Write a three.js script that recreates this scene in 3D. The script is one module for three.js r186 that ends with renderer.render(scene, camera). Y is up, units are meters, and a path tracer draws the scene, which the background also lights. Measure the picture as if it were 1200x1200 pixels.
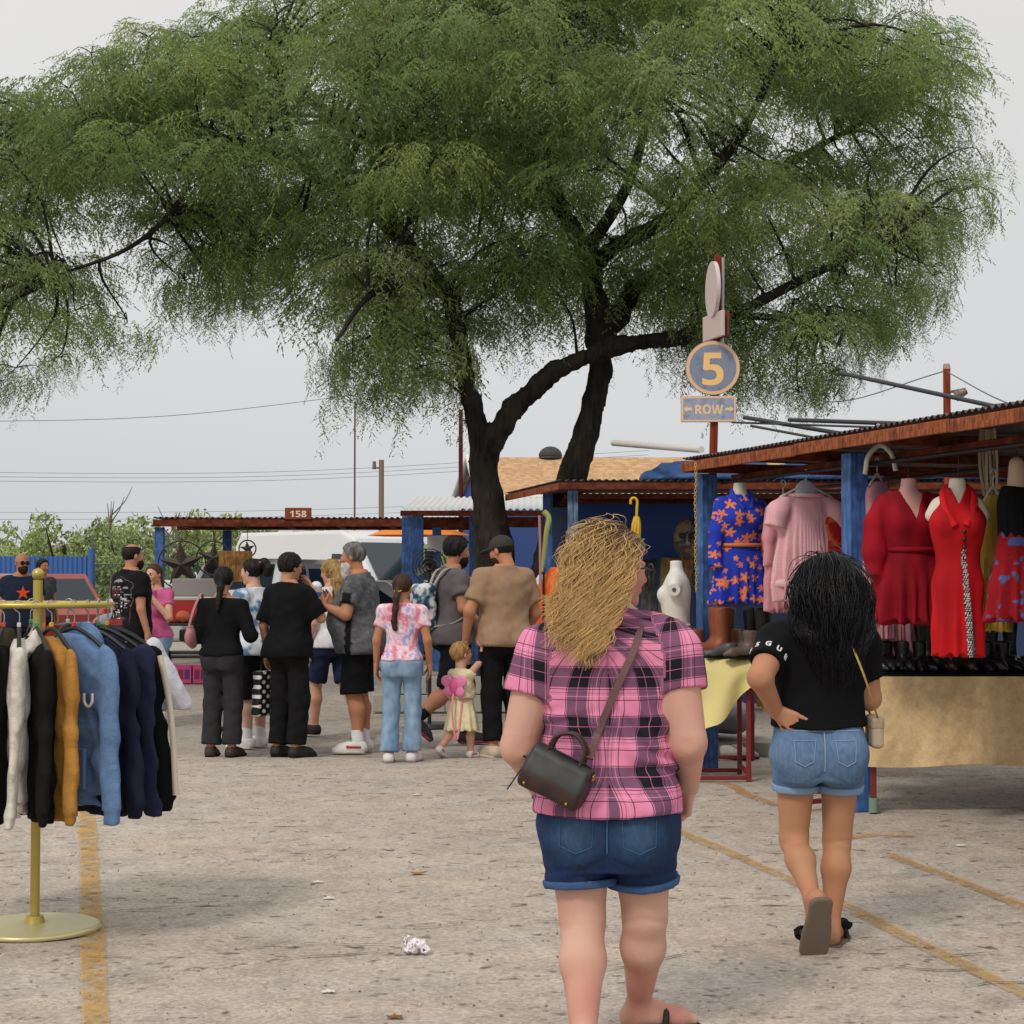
import * as THREE from 'three';
import { mergeGeometries } from 'three/addons/utils/BufferGeometryUtils.js';
import { RoundedBoxGeometry } from 'three/addons/geometries/RoundedBoxGeometry.js';
import { TextGeometry } from 'three/addons/geometries/TextGeometry.js';
import { FontLoader } from 'three/addons/loaders/FontLoader.js';

// ---------- camera, sky, sun, exposure ----------
const F = 2100, CAM_H = 1.5, PITCH = Math.atan(77 / F);           // focal length in photo pixels, eye height, tilt
const scene = new THREE.Scene();
const camera = new THREE.PerspectiveCamera(2 * Math.atan(600 / F) * 180 / Math.PI, 1, 0.1, 600);
camera.position.set(0, CAM_H, 0);
camera.rotation.x = PITCH;
const renderer = new THREE.WebGLRenderer({ antialias: true });
renderer.toneMapping = THREE.LinearToneMapping;
renderer.toneMappingExposure = 1.0;
renderer.shadowMap.enabled = true;
{
  // overcast sky: pale grey near the horizon, a little brighter towards the zenith
  const w = 256, h = 128, d = new Float32Array(w * h * 4);
  for (let j = 0; j < h; j++) for (let i = 0; i < w; i++) {
    const el = Math.asin(Math.max(-1, Math.min(1, Math.sin((j / (h - 1) - 0.5) * Math.PI))));
    const s = Math.max(0, Math.sin(el)), a = i / w * Math.PI * 2;
    const cl = 1 + 0.025 * Math.sin(3 * a + 5 * s) * Math.sin(9 * s + 2 * a) + 0.02 * Math.sin(14 * s + 4 * a);
    const L = (0.63 + 0.42 * s) * cl, k = (j * w + i) * 4;
    d[k] = L * (0.965 + 0.05 * Math.min(1, s * 3)); d[k + 1] = L * 1.0; d[k + 2] = L * (1.035 - 0.05 * Math.min(1, s * 3)); d[k + 3] = 1;
  }
  const t = new THREE.DataTexture(d, w, h, THREE.RGBAFormat, THREE.FloatType);
  t.mapping = THREE.EquirectangularReflectionMapping; t.magFilter = THREE.LinearFilter; t.needsUpdate = true;
  scene.background = t; scene.environment = t;
}
const sun = new THREE.DirectionalLight(0xfff6ea, 1.5);
sun.position.set(-8, 16.5, 0); sun.castShadow = true; sun.shadow.radius = 22;
sun.shadow.mapSize.set(2048, 2048);
Object.assign(sun.shadow.camera, { left: -30, right: 30, top: 30, bottom: -30, near: 1, far: 90 });
sun.target.position.set(0, 0, -14);
scene.add(sun, sun.target);

// ---------- small helpers ----------
const V = (x, y, z) => new THREE.Vector3(x, y, z);
let seed = 20240611;
const rnd = () => { seed = (seed + 0x6D2B79F5) | 0; let t = Math.imul(seed ^ (seed >>> 15), 1 | seed); t = (t + Math.imul(t ^ (t >>> 7), 61 | t)) ^ t; return ((t ^ (t >>> 14)) >>> 0) / 4294967296; };
const rr = (a, b) => a + (b - a) * rnd();
const clamp = (x, a, b) => x < a ? a : x > b ? b : x;
const lerp = (a, b, t) => a + (b - a) * t;
const sst = (a, b, x) => { const t = clamp((x - a) / (b - a), 0, 1); return t * t * (3 - 2 * t); };
// where a point of the photograph lies at a given distance in front of the camera, and where it meets the ground
function at(px, py, d) {
  const x = (px - 600) / F, y = (600 - py) / F, c = Math.cos(PITCH), s = Math.sin(PITCH), t = d / (c - y * s);
  return V(x * t, CAM_H + (y * c + s) * t, -d);
}
function onGround(px, py) {
  const x = (px - 600) / F, y = (600 - py) / F, c = Math.cos(PITCH), s = Math.sin(PITCH), t = -CAM_H / (y * c + s);
  return V(x * t, 0, -(c - y * s) * t);
}
// value noise
function hash3(i, j, k) { let h = Math.imul(i, 374761393) ^ Math.imul(j, 668265263) ^ Math.imul(k, 2147483647 ^ 0x5bd1e995); h = Math.imul(h ^ (h >>> 13), 1274126177); return ((h ^ (h >>> 16)) >>> 0) / 4294967296; }
function noise(x, y, z) {
  const i = Math.floor(x), j = Math.floor(y), k = Math.floor(z); let u = x - i, v = y - j, w = z - k;
  u = u * u * (3 - 2 * u); v = v * v * (3 - 2 * v); w = w * w * (3 - 2 * w);
  const a = lerp(lerp(hash3(i, j, k), hash3(i + 1, j, k), u), lerp(hash3(i, j + 1, k), hash3(i + 1, j + 1, k), u), v);
  const b = lerp(lerp(hash3(i, j, k + 1), hash3(i + 1, j, k + 1), u), lerp(hash3(i, j + 1, k + 1), hash3(i + 1, j + 1, k + 1), u), v);
  return lerp(a, b, w) * 2 - 1;
}
const fbm = (x, y, z, n = 4) => { let s = 0, a = 0.5; for (let i = 0; i < n; i++) { s += a * noise(x, y, z); x = x * 2.03 + 11.3; y = y * 2.03 + 7.1; z = z * 2.03 + 3.7; a *= 0.5; } return s; };
// colours: hex is the look, k scales it in linear light
const C = (hex, k = 1) => new THREE.Color(hex).multiplyScalar(k);
const cmix = (a, b, t) => a.clone().lerp(b, clamp(t, 0, 1));
function mat(color, rough = 0.85, extra = {}) {
  if (rough >= 0.74 && !('specularIntensity' in extra)) extra = { specularIntensity: 0.35, ...extra };
  const phys = ['clearcoat', 'sheen', 'transmission', 'anisotropy', 'specularIntensity'].some(k => k in extra);
  const m = phys ? new THREE.MeshPhysicalMaterial() : new THREE.MeshStandardMaterial();
  m.color = color.isColor ? color : C(color); m.roughness = rough; m.metalness = 0;
  Object.assign(m, extra); return m;
}
const vmat = (rough = 0.85, extra = {}) => mat(C('#ffffff'), rough, { vertexColors: true, ...extra });
// textures
function dataTex(n, fn, { srgb = false, ch = 4, rep = [1, 1] } = {}) {
  const d = new Uint8Array(n * n * 4);
  for (let j = 0; j < n; j++) for (let i = 0; i < n; i++) {
    const c = fn(i / n, j / n), k = (j * n + i) * 4;
    if (typeof c === 'number') { d[k] = d[k + 1] = d[k + 2] = clamp(c, 0, 1) * 255; } else { d[k] = clamp(c[0], 0, 1) * 255; d[k + 1] = clamp(c[1], 0, 1) * 255; d[k + 2] = clamp(c[2], 0, 1) * 255; }
    d[k + 3] = 255;
  }
  const t = new THREE.DataTexture(d, n, n, THREE.RGBAFormat);
  t.wrapS = t.wrapT = THREE.RepeatWrapping; t.magFilter = THREE.LinearFilter; t.minFilter = THREE.LinearMipmapLinearFilter; t.generateMipmaps = true;
  if (srgb) t.colorSpace = THREE.SRGBColorSpace; t.repeat.set(...rep); t.needsUpdate = true; return t;
}
// noise that repeats with period n
function pnoise(x, y, n, s = 0) {
  const i = Math.floor(x), j = Math.floor(y); let u = x - i, v = y - j; u = u * u * (3 - 2 * u); v = v * v * (3 - 2 * v);
  const w = q => ((q % n) + n) % n;
  return lerp(lerp(hash3(w(i), w(j), s), hash3(w(i + 1), w(j), s), u), lerp(hash3(w(i), w(j + 1), s), hash3(w(i + 1), w(j + 1), s), u), v) * 2 - 1;
}
function canvasTex(w, h, draw) {
  const c = document.createElement('canvas'); c.width = w; c.height = h; draw(c.getContext('2d'), w, h);
  const t = new THREE.CanvasTexture(c); t.colorSpace = THREE.SRGBColorSpace; t.magFilter = THREE.LinearFilter; t.anisotropy = 8; return t;
}
// objects
const used = new Map();
function numbered(n) { const k = used.get(n) || 0; used.set(n, k + 1); return k ? n + '_' + String(k).padStart(3, '0') : n; }
function thing(name, label, category, pos = [0, 0, 0], turn = 0, group) {
  const o = new THREE.Group(); o.name = numbered(name); scene.add(o);
  o.position.set(...(pos.isVector3 ? pos.toArray() : pos)); o.rotation.y = turn; o.userData = { label, category }; if (group) o.userData.group = group; return o;
}
function part(name, geo, m, parent, label) {
  if (Array.isArray(geo)) geo = merge(geo);
  const o = new THREE.Mesh(geo, m); o.name = name; o.castShadow = o.receiveShadow = true; parent.add(o);
  if (label) o.userData.label = label; return o;
}
function single(name, geo, m, label, category, group) {
  const o = part(numbered(name), geo, m, scene); o.userData = { label, category }; if (group) o.userData.group = group; return o;
}
function struct(name, geo, m) { const o = part(name, geo, m, scene); o.userData.kind = 'structure'; return o; }
function merge(list) {
  list = list.map(g => { g = g.index ? g.toNonIndexed() : g; for (const k of Object.keys(g.attributes)) if (!['position', 'normal', 'uv', 'color'].includes(k)) g.deleteAttribute(k); return g; });
  const all = list.every(g => g.attributes.color);
  for (const g of list) { if (!all) g.deleteAttribute('color'); if (!g.attributes.uv) g.setAttribute('uv', new THREE.BufferAttribute(new Float32Array(g.attributes.position.count * 2), 2)); }
  return list.length === 1 ? list[0] : mergeGeometries(list);
}
function place(g, x = 0, y = 0, z = 0, rx = 0, ry = 0, rz = 0) {
  g.applyMatrix4(new THREE.Matrix4().compose(V(x, y, z), new THREE.Quaternion().setFromEuler(new THREE.Euler(rx, ry, rz)), V(1, 1, 1))); return g;
}
const uvBox = (g, s = 1) => { // uv in metres by the face's main direction
  g = g.index ? g.toNonIndexed() : g; const p = g.attributes.position, n = g.attributes.normal, u = new Float32Array(p.count * 2);
  for (let i = 0; i < p.count; i++) { const ax = Math.abs(n.getX(i)), ay = Math.abs(n.getY(i)), az = Math.abs(n.getZ(i)); const [a, b] = ay > ax && ay > az ? [p.getX(i), p.getZ(i)] : ax > az ? [p.getZ(i), p.getY(i)] : [p.getX(i), p.getY(i)]; u[2 * i] = a * s; u[2 * i + 1] = b * s; }
  g.setAttribute('uv', new THREE.BufferAttribute(u, 2)); return g;
};
const box = (w, h, d, x = 0, y = 0, z = 0, r = 0.006, ry = 0) => uvBox(place(new RoundedBoxGeometry(w, h, d, 2, Math.min(r, w / 2.1, h / 2.1, d / 2.1)), x, y, z, 0, ry));
const cyl = (r1, r2, h, x = 0, y = 0, z = 0, n = 20) => place(new THREE.CylinderGeometry(r1, r2, h, n), x, y, z);
function bar(a, b, r, n = 8, r2 = r) { // round bar between two points
  const d = b.clone().sub(a), L = d.length(), g = new THREE.CylinderGeometry(r2, r, L, n);
  g.applyMatrix4(new THREE.Matrix4().compose(a.clone().add(b).multiplyScalar(0.5), new THREE.Quaternion().setFromUnitVectors(V(0, 1, 0), d.normalize()), V(1, 1, 1))); return g;
}
function tube(pts, r, n = 6, segs = 0, r1 = r) { // tapering tube through points
  const c = new THREE.CatmullRomCurve3(pts), S = segs || Math.max(4, pts.length * 4), g = new THREE.TubeGeometry(c, S, 1, n, false), p = g.attributes.position;
  const ctr = []; for (let i = 0; i <= S; i++) ctr.push(c.getPointAt(i / S));
  for (let i = 0; i <= S; i++) for (let j = 0; j <= n; j++) { const k = i * (n + 1) + j, q = V(p.getX(k), p.getY(k), p.getZ(k)).sub(ctr[i]).multiplyScalar(lerp(r, r1, i / S)).add(ctr[i]); p.setXYZ(k, q.x, q.y, q.z); }
  return g;
}
function paintGeo(g, fn) { // vertex colours from a function of position
  const p = g.attributes.position, c = new Float32Array(p.count * 3);
  for (let i = 0; i < p.count; i++) { const q = fn(p.getX(i), p.getY(i), p.getZ(i), i); c[3 * i] = q.r; c[3 * i + 1] = q.g; c[3 * i + 2] = q.b; }
  g.setAttribute('color', new THREE.BufferAttribute(c, 3)); return g;
}

// ---------- solid shapes from distance fields ----------
const smin = (a, b, k) => { const h = Math.max(k - Math.abs(a - b), 0) / k; return Math.min(a, b) - h * h * k * 0.25; };
const smax = (a, b, k) => -smin(-a, -b, k);
function cone(a, b, r1, r2) {
  const [ax, ay, az] = a, bx = b[0] - ax, by = b[1] - ay, bz = b[2] - az, q = 1 / (bx * bx + by * by + bz * bz + 1e-9);
  return (x, y, z) => { x -= ax; y -= ay; z -= az; const t = clamp((x * bx + y * by + z * bz) * q, 0, 1); x -= bx * t; y -= by * t; z -= bz * t; return Math.sqrt(x * x + y * y + z * z) - (r1 + (r2 - r1) * t); };
}
function ell(c, r) {
  const [cx, cy, cz] = c, a = 1 / r[0], b = 1 / r[1], d = 1 / r[2];
  return (x, y, z) => { x = (x - cx) * a; y = (y - cy) * b; z = (z - cz) * d; const k0 = Math.sqrt(x * x + y * y + z * z), k1 = Math.sqrt(x * x * a * a + y * y * b * b + z * z * d * d); return k1 < 1e-6 ? -Math.min(...r) : k0 * (k0 - 1) / k1; };
}
// upright body of elliptic sections: rows [y, half width, half depth, z, x]
function profile(rows, power = 2) {
  const n = 96, y0 = rows[0][0], y1 = rows[rows.length - 1][0], T = [0, 1, 2, 3].map(() => new Float32Array(n + 1));
  for (let i = 0; i <= n; i++) {
    const y = lerp(y0, y1, i / n); let k = 0; while (k < rows.length - 2 && y > rows[k + 1][0]) k++;
    const t = (y - rows[k][0]) / (rows[k + 1][0] - rows[k][0]);
    for (let c = 0; c < 4; c++) {
      const g = q => (rows[clamp(q, 0, rows.length - 1)][c + 1] || 0), yy = q => rows[clamp(q, 0, rows.length - 1)][0];
      const m = q => (q <= 0 || q >= rows.length - 1) ? (g(Math.min(q + 1, rows.length - 1)) - g(Math.max(q - 1, 0))) / (yy(Math.min(q + 1, rows.length - 1)) - yy(Math.max(q - 1, 0))) : (g(q + 1) - g(q - 1)) / (yy(q + 1) - yy(q - 1));
      const H = rows[k + 1][0] - rows[k][0], t2 = t * t, t3 = t2 * t;
      T[c][i] = (2 * t3 - 3 * t2 + 1) * g(k) + (t3 - 2 * t2 + t) * H * m(k) + (-2 * t3 + 3 * t2) * g(k + 1) + (t3 - t2) * H * m(k + 1);
    }
  }
  const fn = (x, y, z, grow = 0) => {
    const u = clamp((y - y0) / (y1 - y0), 0, 1) * n, i = Math.min(n - 1, u | 0), t = u - i;
    const a = lerp(T[0][i], T[0][i + 1], t) + grow, b = lerp(T[1][i], T[1][i + 1], t) + grow; z -= lerp(T[2][i], T[2][i + 1], t); x -= lerp(T[3][i], T[3][i + 1], t);
    const X = Math.abs(x) / a, Z = Math.abs(z) / b, k = power === 2 ? Math.sqrt(X * X + Z * Z) : Math.pow(Math.pow(X, power) + Math.pow(Z, power), 1 / power);
    return Math.max((k - 1) * Math.min(a, b), y0 - y, y - y1);
  };
  fn.at = y => { const u = clamp((y - y0) / (y1 - y0), 0, 1) * n, i = Math.min(n - 1, u | 0), t = u - i; return T.map(q => lerp(q[i], q[i + 1], t)); };
  return fn;
}
// mesh of the zero level of f (surface nets); blocks far from the surface are skipped
function nets(f, lo, hi, h, { color, uv, slack = 0.03 } = {}) {
  const nx = Math.ceil((hi[0] - lo[0]) / h) + 1, ny = Math.ceil((hi[1] - lo[1]) / h) + 1, nz = Math.ceil((hi[2] - lo[2]) / h) + 1;
  const D = new Float32Array(nx * ny * nz), B = 5, R = B * h * 0.9, sy = nx, sz = nx * ny;
  for (let k = 0; k < nz; k += B) for (let j = 0; j < ny; j += B) for (let i = 0; i < nx; i += B) {
    const d = f(lo[0] + (i + B / 2 - 0.5) * h, lo[1] + (j + B / 2 - 0.5) * h, lo[2] + (k + B / 2 - 0.5) * h), far = Math.abs(d) > R + slack;
    for (let c = k; c < Math.min(nz, k + B); c++) for (let b = j; b < Math.min(ny, j + B); b++) for (let a = i; a < Math.min(nx, i + B); a++)
      D[a + b * sy + c * sz] = far ? d : f(lo[0] + a * h, lo[1] + b * h, lo[2] + c * h);
  }
  const id = new Int32Array(nx * ny * nz).fill(-1), P = [], I = [], off = [0, 1, sy, sy + 1, sz, sz + 1, sz + sy, sz + sy + 1];
  const E = [[0, 1], [2, 3], [4, 5], [6, 7], [0, 2], [1, 3], [4, 6], [5, 7], [0, 4], [1, 5], [2, 6], [3, 7]];
  let nv = 0;
  for (let k = 0; k < nz - 1; k++) for (let j = 0; j < ny - 1; j++) for (let i = 0; i < nx - 1; i++) {
    const o = i + j * sy + k * sz; let m = 0; for (let c = 0; c < 8; c++) if (D[o + off[c]] < 0) m |= 1 << c;
    if (m === 0 || m === 255) continue;
    let x = 0, y = 0, z = 0, n = 0;
    for (const [a, b] of E) { if (((m >> a) & 1) === ((m >> b) & 1)) continue; const da = D[o + off[a]], db = D[o + off[b]], t = da / (da - db); x += lerp(a & 1, b & 1, t); y += lerp((a >> 1) & 1, (b >> 1) & 1, t); z += lerp((a >> 2) & 1, (b >> 2) & 1, t); n++; }
    P.push(lo[0] + (i + x / n) * h, lo[1] + (j + y / n) * h, lo[2] + (k + z / n) * h); id[o] = nv++;
  }
  const quad = (a, b, c, d, flip) => { if (a < 0 || b < 0 || c < 0 || d < 0) return; flip ? I.push(a, c, b, a, d, c) : I.push(a, b, c, a, c, d); };
  for (let k = 1; k < nz - 1; k++) for (let j = 1; j < ny - 1; j++) for (let i = 1; i < nx - 1; i++) {
    const o = i + j * sy + k * sz, s = D[o] < 0;
    if (s !== D[o + 1] < 0) quad(id[o], id[o - sy], id[o - sy - sz], id[o - sz], s);
    if (s !== D[o + sy] < 0) quad(id[o], id[o - sz], id[o - sz - 1], id[o - 1], s);
    if (s !== D[o + sz] < 0) quad(id[o], id[o - 1], id[o - 1 - sy], id[o - sy], s);
  }
  const g = new THREE.BufferGeometry(); g.setAttribute('position', new THREE.BufferAttribute(new Float32Array(P), 3)); g.setIndex(I);
  // make faces point outwards whatever the quad order: test one
  g.computeVertexNormals();
  const N = g.attributes.normal, U = new Float32Array(nv * 2); let vote = 0;
  for (let v = 0; v < nv; v += Math.max(1, nv >> 6)) { const e = h * 0.5, x = P[3 * v], y = P[3 * v + 1], z = P[3 * v + 2]; vote += f(x + N.getX(v) * e, y + N.getY(v) * e, z + N.getZ(v) * e) > f(x - N.getX(v) * e, y - N.getY(v) * e, z - N.getZ(v) * e) ? 1 : -1; }
  if (vote < 0) { for (let q = 0; q < I.length; q += 3) { const t = I[q + 1]; I[q + 1] = I[q + 2]; I[q + 2] = t; } g.setIndex(I); g.computeVertexNormals(); }
  const NN = g.attributes.normal;
  for (let v = 0; v < nv; v++) { const x = P[3 * v], y = P[3 * v + 1], z = P[3 * v + 2]; const q = uv ? uv(x, y, z, NN.getX(v), NN.getY(v), NN.getZ(v)) : [x + 0.7 * z, y]; U[2 * v] = q[0]; U[2 * v + 1] = q[1]; }
  g.setAttribute('uv', new THREE.BufferAttribute(U, 2));
  if (color) { const c = new Float32Array(nv * 3); for (let v = 0; v < nv; v++) { const q = color(P[3 * v], P[3 * v + 1], P[3 * v + 2], NN.getX(v), NN.getY(v), NN.getZ(v)); c[3 * v] = q.r; c[3 * v + 1] = q.g; c[3 * v + 2] = q.b; } g.setAttribute('color', new THREE.BufferAttribute(c, 3)); }
  return g;
}
// ---------- the ground ----------
function asphaltTex(n, tile, seedN, dark) {
  // crushed aggregate in binder: many stones of mixed size, pits between them
  const cells = Math.round(tile / 0.015), jit = (i, j, q) => hash3(((i % cells) + cells) % cells, ((j % cells) + cells) % cells, q + seedN);
  const H = new Float32Array(n * n), K = new Float32Array(n * n);
  for (let b = 0; b < n; b++) for (let a = 0; a < n; a++) {
    const x = a / n * cells, y = b / n * cells, ci = Math.floor(x), cj = Math.floor(y); let best = 9, sec = 9, bi = 0, bj = 0;
    for (let j = -1; j <= 1; j++) for (let i = -1; i <= 1; i++) { const dx = ci + i + jit(ci + i, cj + j, 1) - x, dy = cj + j + jit(ci + i, cj + j, 2) - y, d = dx * dx + dy * dy; if (d < best) { sec = best; best = d; bi = ci + i; bj = cj + j; } else if (d < sec) sec = d; }
    const e = Math.sqrt(sec) - Math.sqrt(best), pit = pnoise(a / n * 40, b / n * 40, 40, seedN + 7) + 0.6 * pnoise(a / n * 90, b / n * 90, 90, seedN + 8);
    H[b * n + a] = clamp(0.35 + 0.8 * Math.min(e, 0.45) + 0.25 * jit(bi, bj, 3) - (pit > 0.75 ? (pit - 0.75) * 1.3 : 0), 0, 1);
    K[b * n + a] = jit(bi, bj, 4) + (e < 0.09 ? -0.35 : 0) + (pit > 0.7 ? -(pit - 0.7) * 3.6 : 0);
  }
  const map = dataTex(n, (u, v) => {
    const i = Math.round(u * n), j = Math.round(v * n), k = K[j * n + i], f = 0.07 * pnoise(u * 12, v * 12, 12, seedN) + 0.10 * pnoise(u * 30, v * 30, 30, seedN + 3) + 0.1 * pnoise(u * 200, v * 200, 200, seedN + 4);
    const t = clamp(0.665 + 0.11 * (k - 0.5) + f * 0.28, 0.12, 1) * dark, warm = 0.008 * pnoise(u * 9, v * 9, 9, seedN + 5);
    return [t * 1.0 + warm, t * 0.945, t * 0.885 - warm];
  }, { srgb: true });
  const bump = dataTex(n, (u, v) => H[Math.round(v * n) * n + Math.round(u * n)]);
  return { map, bump };
}
{
  const A = asphaltTex(1024, 2.6, 11, 1.02), Bt = asphaltTex(512, 2.2, 57, 1.0);
  // the yard that reaches to the horizon
  const far = new THREE.PlaneGeometry(500, 500, 100, 100).rotateX(-Math.PI / 2).translate(0, -0.012, -100); 
  { const p = far.attributes.position, u = far.attributes.uv; for (let i = 0; i < p.count; i++) u.setXY(i, p.getX(i) / 2.2, p.getZ(i) / 2.2); }
  paintGeo(far, (x, y, z) => { const n = 0.92 + 0.12 * fbm(x * 0.13, 3, z * 0.2); return new THREE.Color(n * 0.95, n * 0.95, n * 0.95); });
  struct('ground', far, vmat(0.93, { map: Bt.map, bumpMap: Bt.bump, bumpScale: 0.004 }));
  // the older, coarser surface of the aisle in front
  const W = 22, L = 20, nx = 260, nz = 230, g = new THREE.PlaneGeometry(W, L, nx, nz).rotateX(-Math.PI / 2).translate(0, 0, -5.1);
  const p = g.attributes.position, u = g.attributes.uv;
  for (let i = 0; i < p.count; i++) {
    let x = p.getX(i), z = p.getZ(i); if (z < -15.05) z += 0.35 * fbm(x * 0.6, 1.5, 0) + 0.12 * fbm(x * 3, 8, 0); x += 0; const edge = z < -14.4 ? 0.004 : 0;
    p.setXYZ(i, x, 0.004 * fbm(x * 1.1, 0, z * 1.1) + 0.0025 * fbm(x * 5, 2, z * 5) + edge * 0.3, z); u.setXY(i, x / 2.6 + 0.03 * fbm(x, 4, z), z / 2.6);
  }
  g.computeVertexNormals();
  paintGeo(g, (x, y, z) => {
    const a = fbm(x * 0.45, 0, z * 0.7), b = fbm(x * 2.2, 5, z * 3.1), c = fbm(x * 7, 9, z * 9, 3), worn = Math.max(0, c * 0.9 + b * 0.6 - 0.36);   // scuffed, darker broken-up patches
    const crack = Math.abs(fbm(x * 0.8 + 20, 2, z * 1.3)) < 0.012 ? 0.45 : 0, dust = Math.max(0, fbm(x * 0.9, 30, z * 1.4)) * 0.16;
    const t = 1.04 + 0.05 * a + 0.04 * b - worn * 0.5 - crack * 0.45 + dust * 0.7; return new THREE.Color(t * (1 + 0.02 * b), t * 0.985, t * (0.965 - 0.03 * a));
  });
  struct('asphalt_aisle', g, vmat(0.95, { map: A.map, bumpMap: A.bump, bumpScale: 0.0022 }));
  // painted lines, worn through to the asphalt
  const worn = dataTex(256, (u, v) => { const n = 0.6 * pnoise(u * 10, v * 10, 10, 3) + 0.5 * pnoise(u * 26, v * 26, 26, 5) + 0.45 * pnoise(u * 60, v * 60, 60, 9); return 0.5 * (1 - 0.8 * sst(-0.1, 0.7, n)); });
  const tone = dataTex(128, (u, v) => { const n = 0.92 + 0.06 * pnoise(u * 8, v * 8, 8, 21) + 0.05 * pnoise(u * 40, v * 40, 40, 22); return [n, n * 0.97, n * 0.9]; }, { srgb: true });
  function line(name, pts, w, hex, k, y = 0.009) {
    const c = new THREE.CatmullRomCurve3(pts), n = Math.ceil(c.getLength() / 0.08), P = [], U = [], I = []; let s = rnd() * 9;
    for (let i = 0; i <= n; i++) { const q = c.getPointAt(i / n), t = c.getTangentAt(i / n), ww = w * (0.5 + 0.05 * noise(i * 0.11, 3, s)); for (const e of [-1, 1]) { P.push(q.x - t.z * ww * e, y, q.z + t.x * ww * e); U.push(e * 0.11 + s, s + i * 0.08 * 1.1); } if (i < n) I.push(2 * i, 2 * i + 1, 2 * i + 2, 2 * i + 1, 2 * i + 3, 2 * i + 2); }
    const gg = new THREE.BufferGeometry(); gg.setAttribute('position', new THREE.BufferAttribute(new Float32Array(P), 3)); gg.setAttribute('uv', new THREE.BufferAttribute(new Float32Array(U), 2)); gg.setIndex(I); gg.computeVertexNormals();
    struct(numbered(name), gg, mat(C(hex, k), 0.9, { map: tone, alphaMap: worn, transparent: true, side: THREE.DoubleSide }));
  }
  const G = (x, y) => onGround(x, y);
  line('painted_line', [G(118, 1320), G(112, 1200), G(106, 1050), G(101, 930)], 0.1, '#e2b65e', 0.95);
  line('painted_line', [G(700, 940), G(795, 975), G(960, 1048), G(1080, 1108), G(1200, 1166), G(1330, 1228)], 0.085, '#dcb566', 0.9);
  line('painted_line', [G(1040, 1002), G(1120, 1032), G(1200, 1064), G(1300, 1104)], 0.08, '#dcaa60', 0.9);
  line('painted_line', [G(985, 984), G(1030, 979), G(1070, 981)], 0.1, '#e0aa52', 0.9);
  line('painted_line', [G(806, 916), G(845, 918), G(880, 934), G(930, 950)], 0.09, '#e2a440', 0.9);
  line('painted_line', [G(190, 850), G(330, 846), G(480, 838)], 0.09, '#c9a05a', 0.8, 0.002);
  line('painted_line', [G(560, 942), G(600, 938), G(640, 934)], 0.02, '#e2705c', 0.9);
  // cracks in the old surface
  { const ck = []; for (let i = 0; i < 34; i++) { const d = 5.4 + 9.2 * rnd(), x = rr(-0.29, 0.29) * d, a = rr(-0.5, 0.5), n = 5 + Math.floor(rnd() * 8), P = [], I = []; let px = x, pz = -d, dr = a; for (let k = 0; k <= n; k++) { const w = (0.002 + 0.006 * rnd()) * Math.sin(Math.PI * clamp(k / n, 0.06, 0.94)); P.push(px - Math.sin(dr) * w, 0.0075, pz + Math.cos(dr) * w, px + Math.sin(dr) * w, 0.0075, pz - Math.cos(dr) * w); if (k < n) I.push(2 * k, 2 * k + 1, 2 * k + 2, 2 * k + 1, 2 * k + 3, 2 * k + 2); dr = clamp(dr + rr(-0.45, 0.45), a - 0.7, a + 0.7); px += Math.cos(dr) * 0.05; pz += Math.sin(dr) * 0.05; } const g = new THREE.BufferGeometry(); g.setAttribute('position', new THREE.BufferAttribute(new Float32Array(P), 3)); g.setIndex(I); g.computeVertexNormals(); ck.push(g); }
    struct('asphalt_cracks', ck, mat(C('#7d746a', 0.7), 0.95, { side: THREE.DoubleSide })); }
  // loose grit
  const st = new THREE.IcosahedronGeometry(1, 0), im = new THREE.InstancedMesh(st, mat('#ffffff', 0.95), 5200), M = new THREE.Matrix4();
  for (let i = 0; i < 5200; i++) {
    const d = 5 + 9.5 * Math.pow(rnd(), 1.2), x = rr(-0.36, 0.36) * d, s = 0.002 + 0.0045 * Math.pow(rnd(), 5);
    M.compose(V(x, s * 0.4 + 0.002, -d), new THREE.Quaternion().setFromEuler(new THREE.Euler(rnd() * 6, rnd() * 6, 0)), V(s, s * 0.6, s * rr(0.7, 1.5))); im.setMatrixAt(i, M);
    const t = rr(0.2, 0.5); im.setColorAt(i, new THREE.Color(t, t * 0.92, t * 0.82));
  }
  im.name = 'grit'; im.userData = { label: 'loose grit and small stones scattered on the asphalt', category: 'grit', kind: 'stuff' }; im.castShadow = im.receiveShadow = true; scene.add(im);
}

// ---------- materials shared by the stalls ----------
const grainTex = dataTex(256, (u, v) => { const n = 0.78 + 0.16 * pnoise(u * 60, v * 6, 6 * 10, 3) * (1) + 0.12 * pnoise(u * 14, v * 14, 14, 4); return [n, n, n]; }, { srgb: true, rep: [1.5, 1.5] });
const rustTex = dataTex(256, (u, v) => { const n = pnoise(u * 8, v * 8, 8, 6) * 0.6 + pnoise(u * 22, v * 22, 22, 7) * 0.4, t = 0.8 + 0.25 * n; return [t, t * (0.9 + 0.1 * n), t * (0.86 + 0.16 * n)]; }, { srgb: true, rep: [1.3, 1.3] });
const bluePaint = mat(C('#4a78c0', 1.0), 0.65, { map: grainTex }), bluePale = mat(C('#86a6cc', 0.75), 0.75, { map: grainTex });
const rustWood = mat(C('#c9744f', 0.75), 0.85, { map: grainTex }), rustMetal = mat(C('#a35d43', 0.62), 0.8, { map: rustTex });
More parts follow.
